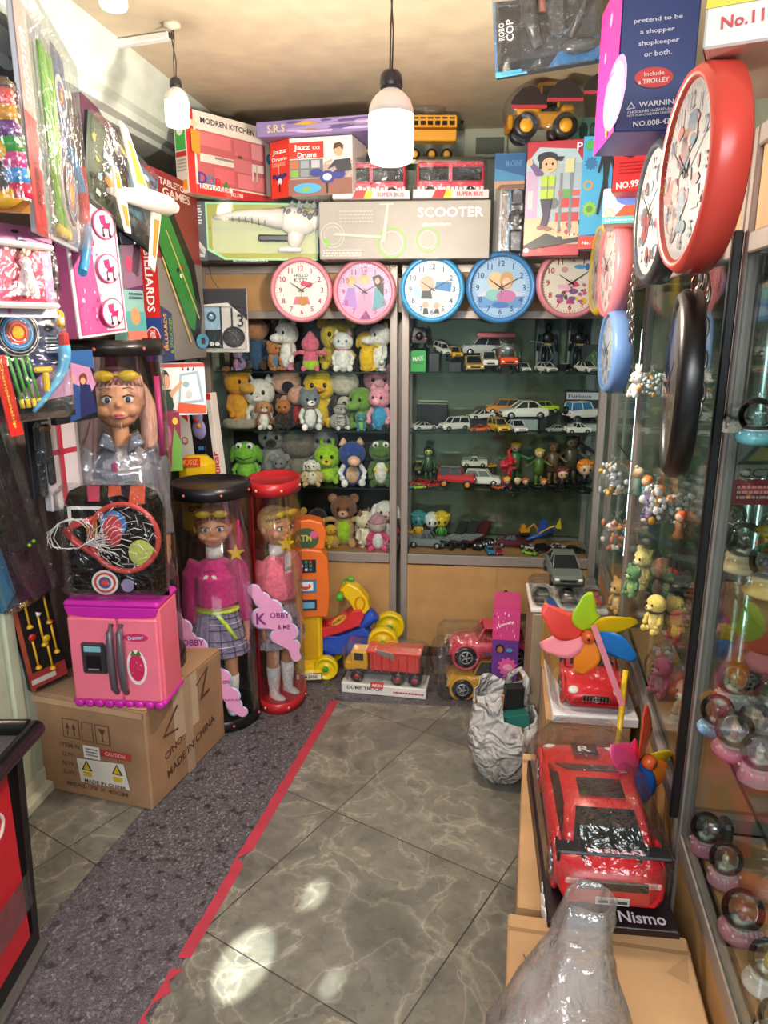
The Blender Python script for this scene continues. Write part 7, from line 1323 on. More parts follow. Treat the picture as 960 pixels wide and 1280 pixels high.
pbox('toy_box', 'upright pink and purple baby doll box standing beside the wrapped off roaders', 'toy box', 613, 2.86, 646, 2.84, 713, 862, .20, '#6e3d92c', b=.003,
 front=[('r', 0, .70, 1, 1, '#e04a8cc'), ('x', .05, .74, .95, .97, 26, ['#f0b0c8c', '#b92a60c', '#ffffffc'], .018), ('t', 'Lovely', .5, .86, .04, '#ffffffc', 20, .6), ('e', .3, .62, .16, .04, '#1c1418c'), ('e', .3, .61, .11, .03, '#b07850c'), ('e', .65, .61, .12, .02, '#4fa0c4c'), ('g', .6, .45, .09, '#e8609cc'), ('e', .62, .44, .18, .035, '#f0a8c4c'), ('t', 'Lovely Baby', .55, .28, .09, '#d87ab4c', 90, .30), ('s', .22, .22, .04, '#7fc04ac'), ('l', .2, .02, .5, .16, 4, '#9a70bcc')],
 right=[('r', 0, .70, 1, 1, '#c23a78c'), ('p', [(.1, .78), (.9, .9), (.9, .98), (.1, .96)], '#2a1f28c')], topf=[('r', 0, 0, 1, 1, '#e04a8cc')], H=.462, z=0)
pbox('toy_box', 'black carton in the gap behind the purple doll box', 'carton', 650, 3.00, 672, 3.0, 756, 846, .2, '#1c1a1bc', H=.30, z=0)
t = thing('wooden_stick', 'thin wooden stick leaning against the dark carton', 'stick', (P(656, 860, 2.84).x, 2.86, 0)); MB('#a9824ek').cyl((0, 0, 0), (.012, .03, .30), .006, n=8).build('shaft', t); MB('#6e5a3ck').ball((.012, .03, .305), .009).build('knob', t)
# ============================================================= carrier bag
p = G(628, 972); p = Vector((p.x - .005, 2.36, 0)); t = thing('carrier_bag', 'crumpled white plastic bag standing on the tile with card scraps inside', 'bag', p)
rr = random.Random(11); n = 44; secs = []
for j in range(13):
    v = j / 12; z = .36 * v ** 1.05; R = .13 * (math.sin(min(1, v * 1.6 + .22) * 1.57) ** .8) * (1 - .42 * max(0, v - .5))
    ring = []
    for i in range(n):
        a = 6.2832 * i / n; f = 1 + .05 * math.sin(5 * a + 4 * v) + .035 * math.sin(11 * a - 7 * v) + .03 * math.sin(17 * a + 13 * v) + rr.uniform(-.012, .012)
        zz = z + (.02 * math.sin(3 * a + 1) - (.10 if math.cos(a + .6) > .35 else 0) * v ** 5 * 1.0 if j > 8 else 0)
        ring.append((R * f * math.cos(a) * 1.0, R * f * math.sin(a) * .85, zz + .004))
    secs.append(ring)
bagm = mat('#dcdad4', 'p', .4).copy(); bagm.name = 'thin_white_plastic'; bagm.node_tree.nodes['Principled BSDF'].inputs['Transmission Weight'].default_value = .25; bagm.node_tree.nodes['Principled BSDF'].inputs['Alpha'].default_value = .93
_n = bagm.node_tree.nodes; _t = _n.new('ShaderNodeTexNoise'); _t.inputs['Scale'].default_value = 9; _t.inputs['Distortion'].default_value = 2.2; _b = _n.new('ShaderNodeBump'); _b.inputs['Distance'].default_value = .05; _b.inputs['Strength'].default_value = 1
_c = _n.new('ShaderNodeTexCoord'); bagm.node_tree.links.new(_c.outputs['Object'], _t.inputs['Vector']); bagm.node_tree.links.new(_t.outputs[0], _b.inputs['Height']); bagm.node_tree.links.new(_b.outputs[0], _n['Principled BSDF'].inputs['Normal'])
mb = MB(bagm); mb.loft(secs, True, True, False); mb.add(secs[0], [tuple(range(n))]); mb.build('bag_skin', t, solid=.0015)
mb = MB(bagm); mb.tube([(.02, .07, .32), (.03, .07, .38), (.06, .05, .41), (.08, .03, .38), (.08, .02, .33)], [.018, .012, .010, .012, .018], 8); mb.build('handle', t)
def scrap(label, cx, cy, cz, d, col, rot, draw=(), cat='box'):
    m = MB(col); m.box((0, 0, 0), d, .001); Face(m, (-d[0] / 2, -d[1] / 2, -d[2] / 2), (1, 0, 0), (0, 0, 1), (0, -1, 0), d[0], d[2]).draw(draw); return tag(m.build('card_scrap', None, p + Vector((cx, cy, cz)), rot), label, cat)
scrap('beige card piece with a dark slot sticking out of the white bag', -.035, -.03, .27, (.05, .015, .15), '#c49a72k', (-.1, .15, .5), [('r', .55, .35, .8, .8, '#3a2c24c')])
scrap('black card box inside the white bag', .035, .02, .31, (.065, .04, .10), '#1b1c1ec', (0, .0, .1))
scrap('teal green box inside the white bag', .035, -.035, .245, (.085, .06, .075), '#1f6a60c', (-.15, -.08, .1))
# ============================================================= right hand stack of cartons
t, w, h = pbox('toy_box', 'tall blue and yellow carton on end beside the white bag', 'carton', 669, 2.32, 691, 2.10, 742, 958, .03, '#2a4a86c', z=.0, H=.71, parts='side_panel', front=[('r', 0, .66, 1, 1, '#d9a42cc'), ('r', 0, 0, 1, .12, '#c9424ac'), ('r', .2, .12, .6, .6, '#22407cc'), ('l', .25, .45, .8, .62, 4, '#c9d0dcc'), ('p', [(.7, .45), (1, .4), (1, .6), (.8, .62)], '#e8c43ac')])
def carton(label, x0, x1, y0, y1, z0, z1, rz=-.17, col='#b08a62k', tape=True, draws=(), top=()):
    cx, cy = (x0 + x1) / 2, (y0 + y1) / 2; W, D, H = x1 - x0, y1 - y0, z1 - z0
    t = thing('carton', label, 'carton', (cx, cy, z0), rz); mb = MB(col); mb.box((0, 0, H / 2), (W, D, H), .004)
    Face(mb, (-W / 2, -D / 2, 0), (1, 0, 0), (0, 0, 1), (0, -1, 0), W, H).draw(draws); Face(mb, (-W / 2, -D / 2, H), (1, 0, 0), (0, 1, 0), (0, 0, 1), W, D).draw(top); mb.build('carton_body', t)
    return t, W, D, H
cz = P(690, 905, 1.90).z
t, W, D, H = carton('brown carton with black framed print under the red roadster', .508, .748, 1.93, 2.33, .0, .47, -.17, draws=[('r', .08, .05, .92, .80, '#2a2420k'), ('r', .09, .06, .91, .79, '#b08a62k'), ('t', 'FMN', .22, .70, .08, '#2a2420k', 0, .12)], top=[('r', .46, 0, .54, 1, '#c9a884k'), ('t', 'EN1O', .55, .12, .12, '#2a2420k', 0, .4)])
mb = MB('#b8926ak'); mb.loft([[(-W / 2, -D / 2, H + .002), (-W / 2, -D / 2 + .10, H + .006), (-W / 2, -D / 2 + .10, H + .009), (-W / 2, -D / 2, H + .005)], [(0, -D / 2 - .012, H - .004), (0, -D / 2 + .10, H + .006), (0, -D / 2 + .10, H + .009), (0, -D / 2 - .012, H)], [(W / 2, -D / 2, H + .002), (W / 2, -D / 2 + .10, H + .006), (W / 2, -D / 2 + .10, H + .009), (W / 2, -D / 2, H + .005)]]); mb.build('flap', t)
# stacked tray boxes behind
carton('white lidded carton behind the red roadster', .545, .80, 2.44, 2.72, 0, .60, -.12, '#a08a70k')
t = thing('toy_car_tray', 'clear moulded tray of small toy cars on the rear carton', 'toy pack', (.672, 2.58, .603), -.12)
MB('#e9e2d8c').box((0, 0, .008), (.27, .27, .016), .003).build('card_tray', t)
for i, (x, c) in enumerate(((-.09, '#1d1f24'), (.0, '#22262c'), (.09, '#b9443a'))):
    b = MB(c + 'p'); b.box((x, -.07, .035), (.06, .09, .025), .008); b.box((x, -.06, .055), (.045, .05, .02), .008); b.build('small_car', t); MB(mat('#fbfdfd', 'w')).ball((x, -.07, .045), (.04, .06, .035), None, 14, 9).build('blister', t)
mb = MB(mat('#fbfdfd', 'w')); mb.box((0, .0, .04), (.26, .26, .05), .02); mb.build('clear_lid', t)
car('grey green saloon toy on top of the tray of small cars', Vector((.672, 2.63, .672)), math.radians(-95), .27, '#5f6a64', 'sedan', hubc='#8a8d90m')
# red roadster in wrap
zz = .485
def sports(label, loc, L, rz, col, tail=False):
    t = thing('toy_sports_car', label, 'toy car', loc, rz); W = L * .44; r = L * .085
    b = MB(col); secs = []
    prof = ((-.5, .30, .80), (-.485, .62, .90), (-.42, .86, .97), (-.25, .95, 1.0), (-.05, .93, .99), (.15, .90, .97), (.34, .80, .98), (.45, .62, .92), (.495, .42, .80), (.505, .25, .7))
    for x, hh, wf in prof:
        w = W / 2 * wf; z0 = r * .5; z1 = z0 + L * .15 * hh + r * .2
        secs.append([(x * L, -w * .93, z0), (x * L, -w, z0 + L * .03), (x * L, -w * .99, z1 - L * .035), (x * L, -w * .88, z1 - L * .008), (x * L, -w * .5, z1 + L * .006), (x * L, w * .5, z1 + L * .006), (x * L, w * .88, z1 - L * .008), (x * L, w * .99, z1 - L * .035), (x * L, w, z0 + L * .03), (x * L, w * .93, z0)])
    b.loft(secs, True); zt = r * .7 + L * .145
    def ring(x, w, z): return [(x * L, -w * W, z), (x * L, w * W, z)]
    cab = [(-.40, .40, zt - .004), (-.22, .33, zt + L * .085), (.0, .32, zt + L * .10), (.22, .40, zt - .006)]
    b.loft([[(x * L, -w * W, zt - L * .01), (x * L, -w * W * .86, z), (x * L, w * W * .86, z), (x * L, w * W, zt - L * .01)] for x, w, z in ((-.40, .42, zt - .002), (-.22, .42, zt + L * .085), (.0, .42, zt + L * .10), (.22, .43, zt - .004))], True)
    for s_ in (-1, 1):
        for x in (-.32, .33): b.torus((x * L, s_ * W * .475, r * 1.0), r * 1.15, r * .16, 'Y', 26, 7)
    o = b.build('body', t)
    m = MB('#15181ap'); k = .0022
    m.add([(-.385 * L, -W * .33, zt + L * .012), (-.385 * L, W * .33, zt + L * .012), (-.235 * L, W * .27, zt + L * .082 + k), (-.235 * L, -W * .27, zt + L * .082 + k)], [(0, 1, 2, 3)]); m.build('rear_window', t, solid=.003)
    m = MB('#15181ap'); m.add([(.205 * L, -W * .35, zt + L * .008), (.205 * L, W * .35, zt + L * .008), (.02 * L, W * .29, zt + L * .096 + k), (.02 * L, -W * .29, zt + L * .096 + k)], [(0, 1, 2, 3)]); m.build('windscreen', t, solid=.003)
    m = MB('#15181ap'); m.box((-.11 * L, 0, zt + L * .094 + k), (.13 * L, W * .44, .003), .001); m.build('sunroof', t)
    for s_ in (-1, 1):
        m = MB('#15181ap'); y0, y1 = s_ * W * .425, s_ * W * .375; m.add([(-.30 * L, y0, zt + .004), (.15 * L, y0, zt + .002), (.01 * L, y1, zt + L * .082), (-.20 * L, y1, zt + L * .072)], [(0, 1, 2, 3)]); m.build('side_window', t, solid=.004)
        for x in (-.32, .33):
            w_ = MB('#19191bp').lathe([(0, -r * .3), (r * .7, -r * .36), (r, -r * .25), (r, r * .25), (r * .7, r * .36), (0, r * .3)], (x * L, s_ * W * .43, r), 26, 'Y').build('wheel', t)
            m = MB('#c4c6cam')
            for q in range(5): a = q * 1.2566; m.tube([(x * L, s_ * (W * .43 + r * .37), r), (x * L + r * .6 * math.cos(a), s_ * (W * .43 + r * .36), r + r * .6 * math.sin(a))], r * .07, 6)
            m.build('rim', w_)
        MB('#e8e4dcp').ball((.455 * L, s_ * W * .33, r * .7 + L * .075), (L * .035, W * .09, L * .02), (0, 25, 0)).build('headlight', t)
        MB('#d89a92p' if tail else '#a01c20p').box((-.497 * L, s_ * W * .34, r * .5 + L * .095), (L * .012, W * .16, L * .028), .003).build('tail_light', t)
    if tail:
        m = MB('#17171ap'); m.box((-.46 * L, 0, zt + L * .055), (L * .075, W * .98, L * .014), .003); m.box((-.43 * L, -W * .25, zt + L * .02), (L * .02, .008, L * .06)); m.box((-.43 * L, W * .25, zt + L * .02), (L * .02, .008, L * .06))
        for s_ in (-1, 1): m.box((-.46 * L, s_ * W * .49, zt + L * .045), (L * .09, .006, L * .05), .002)
        sp = m.build('rear_wing', t); m = MB('#e0505cp'); Face(m, (-.492 * L, W * .3, zt + L * .0625), (0, -1, 0), (1, 0, 0), (0, 0, 1), W * .6, L * .05).draw([('t', 'NISSAN', .5, .3, .45, '#e2808ac', 0, .8)]); m.build('wing_lettering', sp)
        m = MB('#1a1a1cp'); m.box((-.5 * L, 0, r * .5 + L * .085), (L * .012, W * .62, L * .045), .006); [m.cyl((-.503 * L, y * W, r * .5 + L * .085), (-.512 * L, y * W, r * .5 + L * .085), L * .014, n=14) for y in (-.26, .26)]; m.build('tail_panel', t)
        m = MB('#d9d6d0p'); m.box((-.508 * L, 0, r * .5 + L * .022), (L * .006, W * .30, L * .034), .001); Face(m, (-.5115 * L, W * .15, r * .5 + L * .006), (0, -1, 0), (0, 0, 1), (-1, 0, 0), W * .3, L * .032).draw([('t', 'R', .5, .5, .6, '#b92028c', 0, .14), ('r', .08, .3, .36, .7, '#2a2a2cc'), ('r', .64, .3, .92, .7, '#2a2a2cc')]); m.build('number_plate', t)
        m = MB('#1a1a1cp'); Face(m, (.28 * L, W * .14, zt + L * .012), (0, -1, 0), (1, 0, 0), (0, 0, 1), W * .28, L * .10).draw([('r', 0, 0, 1, 1, '#1f1f22c'), ('t', 'R', .5, .5, .5, '#d8d8d8c', 0, .5)]); m.build('bonnet_badge', t)
    else:
        m = MB('#1a1a1cp'); m.box((.495 * L, 0, r * .5 + L * .055), (L * .03, W * .46, L * .05), .010); g = m.build('grille', t); m = MB('#c9ccd0m')
        for q in range(9): m.box((.512 * L, (-.2 + .05 * q) * W, r * .5 + L * .055), (L * .004, .0025, L * .04))
        m.torus((.515 * L, 0, r * .5 + L * .055), L * .020, L * .003, 'X', 20, 6)
        for q in range(3): a = q * 2.094 + math.pi / 2; m.cyl((.516 * L, 0, r * .5 + L * .055), (.516 * L, L * .02 * math.cos(a), r * .5 + L * .055 + L * .02 * math.sin(a)), L * .0025, n=6)
        m.build('grille_emblem', g)
    return t
sports('red toy roadster with a star grille on the brown carton behind the pinwheel', Vector((.637, 2.13, .515)), .42, math.radians(-98), '#d3232ep')
tt = [o for o in COL.objects if o.name.startswith('toy_sports_car')][0]
mb = MB('#e8e4e2c'); mb.box((0, 0, -.018), (.46, .24, .03), .004); mb.build('card_base', tt); MB(mat('#fbfdfd', 'w')).box((0, 0, .07), (.47, .25, .17), .04).build('clear_bag', tt)
# lower cartons and the red coupe
t, W, D, H = carton('low brown carton edge running beside the red coupe', .335, .60, 1.28, 1.84, .0, .405, -.20, '#b88f63k'); MB('#c39b6fk').box((-W / 2 + .03, D / 2 - .005, H + .004), (.06, .03, .012), .002).build('torn_flap', t)
mb = MB('#8a6844k')
for k in range(10): mb.box((-W / 2 + .005 + .006 * k, D / 2 + .008, H - .002), (.003, .004, .006))
mb.build('corrugated_edge', t)
t, W, D, H = carton('big brown carton with a creased lid in the near corner', .187, .527, .55, 1.22, .0, .45, -.183, '#bd9468k', top=[('r', 0, .93, 1, .945, '#9a7650k'), ('p', [(.84, .86), (.98, .93), (.95, .83)], '#a9835ak'), ('p', [(.5, .2), (.52, .2), (.51, .95), (.5, .95)], '#ad865bk')])
MB('#3f4f8ap').tube([(-W / 2 + .03, D / 2 - .10, H + .002), (-W / 2 + .036, D / 2 - .12, H + .006), (-W / 2 + .05, D / 2 - .135, H + .002)], .0014, 5).build('blue_thread', t)
car_c = Vector((.478, 1.47, .468)); ca = math.atan2(.47, .055)
t = thing('car_box', 'dark printed car box base under the red coupe', 'toy box', (car_c.x, car_c.y - .0, .408), ca)
mb = MB('#1d1114c'); mb.box((0, 0, .028), (.56, .25, .056), .003); Face(mb, (-.28, .125, 0), (0, -1, 0), (0, 0, 1), (-1, 0, 0), .25, .056).draw([('r', 0, 0, 1, 1, '#2a1216c'), ('t', 'Nismo', .76, .35, .28, '#d8c8ccc', 0, .28)]); Face(mb, (-.28, .125, .056), (0, -1, 0), (1, 0, 0), (0, 0, 1), .25, .06).draw([('t', 'Nismo', .74, .5, .5, '#e0d4d8c', 0, .36)])
mb.build('carton', t); mb = MB('#e8e6e2c')
for i in range(5):
    for j in range(4):
        if (i + j) % 2: mb.box((-.255 + .018 * i, .127, .008 + .014 * j), (.018, .002, .014))
mb.build('chequered_strip', t)
t = sports('red racing coupe with a black wing in crinkled film on the dark box', car_c, .50, ca, '#d0202ap', True)
MB(mat('#fbfdfd', 'w')).box((0, 0, .075), (.54, .25, .185), .06).build('clear_film', t)
# clear bag with a pink item, closest to the camera
t = thing('clear_sack', 'gathered clear plastic sack with a pink red item on the near carton', 'plastic bag', (.258, .91, .452))
secs = []; n = 40
for j in range(15):
    v = j / 14; z = .305 * v; R = .108 * (1 - v) ** 1.25 * (.86 + .5 * math.sin(v * 3.0)) + .026 * v ** .5 + (.010 if v > .85 else 0)
    secs.append([((R * (1 + .09 * math.sin(5 * a + 9 * v) + .06 * math.sin(9 * a - 14 * v) + .03 * math.sin(19 * a + 5 * v))) * math.cos(a) + .055 * v, (R * (1 + .09 * math.sin(4 * a + 7 * v))) * math.sin(a) * .9 + .03 * v, z + .004) for a in [6.2832 * i / n for i in range(n)]])
mb = MB(mat('#f4f2ee', 'y')); mb.loft(secs, True, True, False); mb.add(secs[0], [tuple(range(n))]); mb.build('sack', t, solid=.001)
mb = MB(mat('#f4f2ee', 'y')); mb.loft([[(x * .82 + .004, y * .82, z * .95 + .003) for x, y, z in r_] for r_ in secs[:12]], True, True, False); mb.build('inner_layer', t)
MB(mat('#e0404e', 'p', .3)).lathe([(0, 0), (.014, 0), (.015, .05), (.013, .085), (0, .095)], (-.03, -.05, .02), 14).build('pink_item', t)
# ============================================================= pinwheels
def pinwheel(label, hub, R, tilt, petals, stick, tip, strip=None):
    t = thing('pinwheel', label, 'pinwheel', hub, tilt[2], None, tilt[0], tilt[1])
    n = len(petals)
    for i, (c, ang, k) in enumerate(petals):
        mb = MB(mat(c, 'p', .35)); a = math.radians(ang); ca_, sa_ = math.cos(a), math.sin(a); G_ = []
        out = [(.04, .05), (.2, .14), (.42, .27), (.66, .33), (.86, .28), (.98, .12), (1.0, -.04), (.9, -.14), (.78, -.10), (.66, -.16), (.45, -.14), (.2, -.08)]
        def pt(u, v): x, z = u * R * k, v * R * k; y = -.10 * R * math.sin(min(1, u) * 2.6) - v * R * .35 + .02 * R; return (x * ca_ - z * sa_, y, x * sa_ + z * ca_)
        m = 6
        top = [(.05 + .93 * q / 10, .05 + .30 * math.sin(math.pi * (q / 10) ** .8) + (.04 if q == 9 else 0)) for q in range(11)]
        bot = [(.05 + .93 * q / 10, -.05 - .13 * math.sin(math.pi * (q / 10)) * (1.5 if q in (3, 4) else .8)) for q in range(11)]
        mb.loft([[pt(tu + (bu - tu) * s_ / m, tv + (bv - tv) * s_ / m) for s_ in range(m + 1)] for (tu, tv), (bu, bv) in zip(top, bot)], True, False, False)
        mb.build('petal', t, solid=.0012)
    MB('#e2622ap').lathe([(0, -.02), (.014, -.018), (.018, -.008), (.018, .004), (0, .006)], (0, -.012, 0), 20, 'Y').build('hub', t); MB('#2a2422p').ball((0, -.034, 0), .004).build('pin', t)
    bpy.context.view_layer.update(); inv = t.matrix_world.inverted()
    a, b = inv @ stick[0], inv @ stick[1]; MB('#e9bf20p').cyl(a, b, .0075, n=14).build('straw', t)
    if strip:
        a, b = inv @ strip[0], inv @ strip[1]; mb = MB('#e8909ap'); d = (b - a).normalized(); s_ = d.cross(Vector((0, 1, 0))) * .0075; mb.add([a - s_, a + s_, b + s_, b - s_], [(0, 1, 2, 3)]); mb.build('pink_strip', t, solid=.002)
    return t
H1 = P(735, 792, 1.80)
pinwheel('pinwheel with pink, red, lime, yellow, blue and orange petals in front of the roadster', H1, .125, (.1, 0, -.2),
 [('#b4dc2e', 92, 1.0), ('#f0c816', 22, 1.05), ('#1d86d8', -28, 1.15), ('#f08a1e', -100, 1.0), ('#f08a94', 200, 1.05), ('#e8463a', 148, 1.15)], (P(782, 838, 1.80), P(768, 972, 1.66)), None, (P(742, 782, 1.76), P(778, 882, 1.74)))
H2 = P(804, 948, 1.56)
pinwheel('second pinwheel with red and pink petals over blue and orange beside the coupe', H2, .15, (.05, 0, .6),
 [('#e8412e', 100, 1.05), ('#e0487e', 150, 1.1), ('#e87a1e', -60, .8), ('#1f5aa8', -110, .95), ('#f0c816', -20, .7)], (P(812, 950, 1.62), P(802, 1030, 1.60)), None)
# ============================================================= red and black stand by the door
t = thing('display_stand', 'red panelled stand with a black frame and black rimmed tray by the door', 'display stand', (-.925, 1.40, 0), .0)
mb = MB('#141414p')
for x, y in ((0, .20), (0, -.30), (-.36, .20), (-.36, -.30)): mb.loft([[(x + a * .028, y + b * .03, 0) for a, b in ((-.5, -.5), (.5, -.5), (.5, .5), (-.5, .5))], [(x + a * .028 + .012, y + b * .03 + .02, .60) for a, b in ((-.5, -.5), (.5, -.5), (.5, .5), (-.5, .5))]])
mb.box((0, -.05, .035), (.03, .5, .07), .006); mb.box((-.18, .20, .035), (.36, .03, .07), .006); mb.box((0.012, -.05, .58), (.025, .5, .04), .004); mb.build('frame', t)
mb = MB('#d3202cp'); mb.box((.006, -.05, .31), (.012, .46, .50), .002); mb.box((-.18, .205, .31), (.33, .012, .50), .002); rp = mb.build('red_panel', t)
mb = MB(mat('#fbfdfd', 'w')); mb.box((.018, -.05, .20), (.004, .50, .10), .001); mb.build('stretch_film', t); mb = MB('#e8d8ccc'); mb.torus((.014, .10, .45), .03, .005, 'X', 16, 5); mb.build('white_squiggle', rp)
mb = MB('#141414p'); mb.tube([(.05, .24, .61), (.06, .25, .625), (.05, -.40, .625), (-.42, -.40, .625), (-.42, .25, .625), (.04, .25, .625)], .022, 12); mb.build('tray_rim', t)
MB('#4a4648p').box((-.18, -.07, .612), (.42, .6, .008)).build('tray', t)
MB('#5a5552p').box((.012, -.05, .012), (.05, .54, .022), .006).build('base_strip', t)
# ============================================================= packs over the side cabinets
RB = '#2c3f7ec'
pbox('toy_box', 'big navy shop playset box with a pink side and a red oval badge', 'toy box', 767, 1.70, 862, 1.685, -40, 165, .24, '#2c3f7ec', b=.003,
 front=[('t', 'pretend to be', .47, .69, .036, '#d9dcecc', 4, .62), ('t', 'a shopper', .47, .62, .036, '#d9dcecc', 4, .44), ('t', 'shopkeeper', .50, .55, .036, '#d9dcecc', 4, .52), ('t', 'or both.', .50, .485, .034, '#d9dcecc', 4, .36), ('e', .47, .335, .25, .065, '#d9302cc'), ('t', 'Include', .47, .36, .026, '#f4d9d0c', 4, .26), ('t', 'a TROLLEY', .47, .315, .03, '#f4e8e4c', 4, .4),
  ('p', [(.14, .135), (.26, .145), (.20, .185)], '#d9dcecc'), ('p', [(.165, .143), (.235, .149), (.20, .173)], '#2c3f7ec'), ('t', 'WARNING:', .58, .175, .034, '#e8eaf4c', 4, .56), ('t', 'CHOCKING HAZARD-Small Parts', .53, .13, .018, '#d9dcecc', 4, .75), ('t', 'NOT FOR CHILDREN UNDER 3 YEARS', .53, .108, .015, '#d9dcecc', 4, .75), ('t', 'NO.008-43', .48, .05, .036, '#e8eaf4c', 4, .48)],
 left=[('r', 0, 0, 1, 1, '#d42a86c'), ('g', .35, .62, .04, '#f090c8c'), ('g', .55, .82, .05, '#f0a0ccc'), ('e', .95, .25, .5, .22, '#b98ad0c'), ('e', .98, .25, .38, .18, '#e9d8ecc'), ('s', .7, .05, .05, '#e8b02ac'), ('e', .86, .18, .10, .05, '#f4f0f0c'), ('t', 'Baby', .75, .40, .03, '#c93a8cc', 0, .4)])
pbox('toy_box', 'white and yellow box numbered No.118 overhanging in the top corner', 'toy box', 878, 1.16, 1010, 1.10, -60, 62, .30, '#e9e6dcc', b=.003,
 front=[('r', 0, .42, 1, 1, '#e9d83ac'), ('r', 0, .95, 1, 1, '#d8302cc'), ('p', [(0, .42), (1, .5), (1, .42)], '#e9d83ac'), ('t', 'No.118', .42, .26, .13, '#cf2f34c', 3, .52)], left=[('r', 0, 0, 1, 1, '#e0d8c8c'), ('e', .7, .65, .3, .25, '#d8402ac'), ('e', .6, .8, .25, .15, '#eab02ac'), ('r', .0, .1, .2, .5, '#2f2a2ac')])
pbox('toy_box', 'red and yellow box numbered 999 under the navy box', 'toy box', 764, 2.12, 838, 2.06, 172, 240, .22, '#c9262ac', b=.003,
 front=[('p', [(0, .7), (.3, .6), (.6, .75), (1, .7), (1, 1), (0, 1)], '#1d2030c'), ('p', [(.02, .95), (.25, .68), (.5, .66), (.4, .82), (.1, 1)], '#e8c83ac'), ('t', 'NO.999-11', .38, .13, .13, '#f0dcd8c', 5, .6), ('l', .1, .3, .9, .55, 4, '#8c1a20c')], left=[('r', 0, 0, 1, 1, '#e9e4dcc')])
pbox('toy_box', 'white learning box with a blue shape, an orange band and a yellow star', 'toy box', 752, 2.24, 812, 2.20, 236, 280, .20, '#efe8dcc', b=.003,
 front=[('r', 0, 0, 1, .2, '#4fb0b4c'), ('t', '1-3', .12, .1, .12, '#ffffffc', 0, .1), ('l', .2, .06, .9, .14, 1, '#bfe0e0c'), ('p', [(.25, .2), (1, .2), (1, .7), (.45, .5)], '#e8562ac'), ('e', .55, .75, .3, .25, '#5f7fd0c'), ('e', .8, .85, .2, .2, '#d9c43ac'), ('s', .82, .42, .16, '#f0c83ac'), ('o', .12, .32, .12, .03, '#d8b85ac')])
# robot kit hanging under the ceiling
t, w, h = pbox('hanging_pack', 'black ROBO COP kit pack hanging under the ceiling beside the navy box', 'toy pack', 620, 2.35, 752, 2.28, -40, 98, .02, '#1b242cc', parts='backing_card', roll=-.08,
 front=[('r', 0, 0, .02, 1, '#2f7fc0c'), ('r', .0, .0, .3, .05, '#4fb0e8c'), ('t', 'ROBO', .07, .42, .06, '#d9e0e8c', 90, .16), ('t', 'COP', .15, .42, .075, '#d9e0e8c', 90, .2), ('r', .25, .02, .98, .98, '#2a323cc'), ('p', [(.5, .02), (.98, .02), (.98, .25), (.6, .14)], '#2f6fa8c')])
mb = MB('#3a4048p'); mb.tube([(w * .32, -.02, h * .9), (w * .34, -.03, h * .5), (w * .42, -.02, h * .2)], [.018, .022, .014], 10); mb.box((w * .6, -.02, h * .45), (.05, .02, .09), .01); mb.lathe([(.0, -.03), (.022, -.03), (.028, 0)], (w * .62, 0, h * .72), 18, 'Y'); mb.tube([(w * .75, -.02, h * .8), (w * .85, -.03, h * .5), (w * .7, -.02, h * .25)], .010, 8); mb.ball((w * .8, -.02, h * .15), (.05, .02, .02)); mb.build('black_tools', t)
MB('#a05a4ap').cyl((w * .45, -.02, h * .95), (w * .46, -.02, h * .5), .010).build('red_rod', t); MB('#b9846ap').lathe([(0, -.035), (.014, -.034), (.018, -.02)], (w * .62, 0, h * .72), 16, 'Y').build('dial', t); film(t, w, h, d=.06)
# ============================================================= clocks on the side cabinets
RZC = -math.radians(96)
def sideclock(label, px, py, Y, Dpx, rim, face, numc, art, T, **k):
    c = P(px, py, Y); return clock(label, c, px2m(Dpx, c), k.pop('rz', RZC), rim, face, numc, art, T, dz=.9, **k)
sideclock('big red rimmed clock seen from the side, hung over the snow globe cabinet', 897, 215, 1.24, 243, '#d9493cp', '#cfcaccc', '#6a6a8cc', dotart(['#c8303cc', '#d85a6ac', '#8a2a30c', '#e8b0a8c', '#3f6f9cc'], 40, .22, .2, .72, .75, .07), .052)
sideclock('dark grey rimmed clock seen from the side behind the red one', 838, 266, 1.72, 172, '#3f4046p', '#c9c4c0c', '#5a5a5ec', dotart(['#8a4048c', '#d8d0ccc', '#5a6a7ac'], 26, .25, .2, .75, .75, .06), .045)
sideclock('pink rimmed clock seen edge on above the blue one', 779, 335, 2.42, 124, '#d88088p', '#e6dcd8c', '#b8606ac', dotart(['#e0a0acc', '#c9c0ccc'], 16), .050)
sideclock('yellow rimmed clock half hidden by the pink side clock', 760, 338, 2.78, 110, '#e0c02ap', '#e4ddd0c', '#b9a890c', dotart(['#d0c0ccc', '#c9a8a0c'], 20), .04)
sideclock('cornflower blue rimmed clock hung low on the side cabinet', 780, 440, 2.36, 102, '#6f96d0p', '#c9d2dcc', '#5a6a8cc', dotart(['#8aa0c0c', '#d8dce0c'], 16), .055)
t = sideclock('large black backed round mirror like clock hung on a chain, seen edge on', 866, 482, 1.30, 232, '#151414p', '#b9a690m', '#8a8078c', [], .036, rz=-math.radians(107))
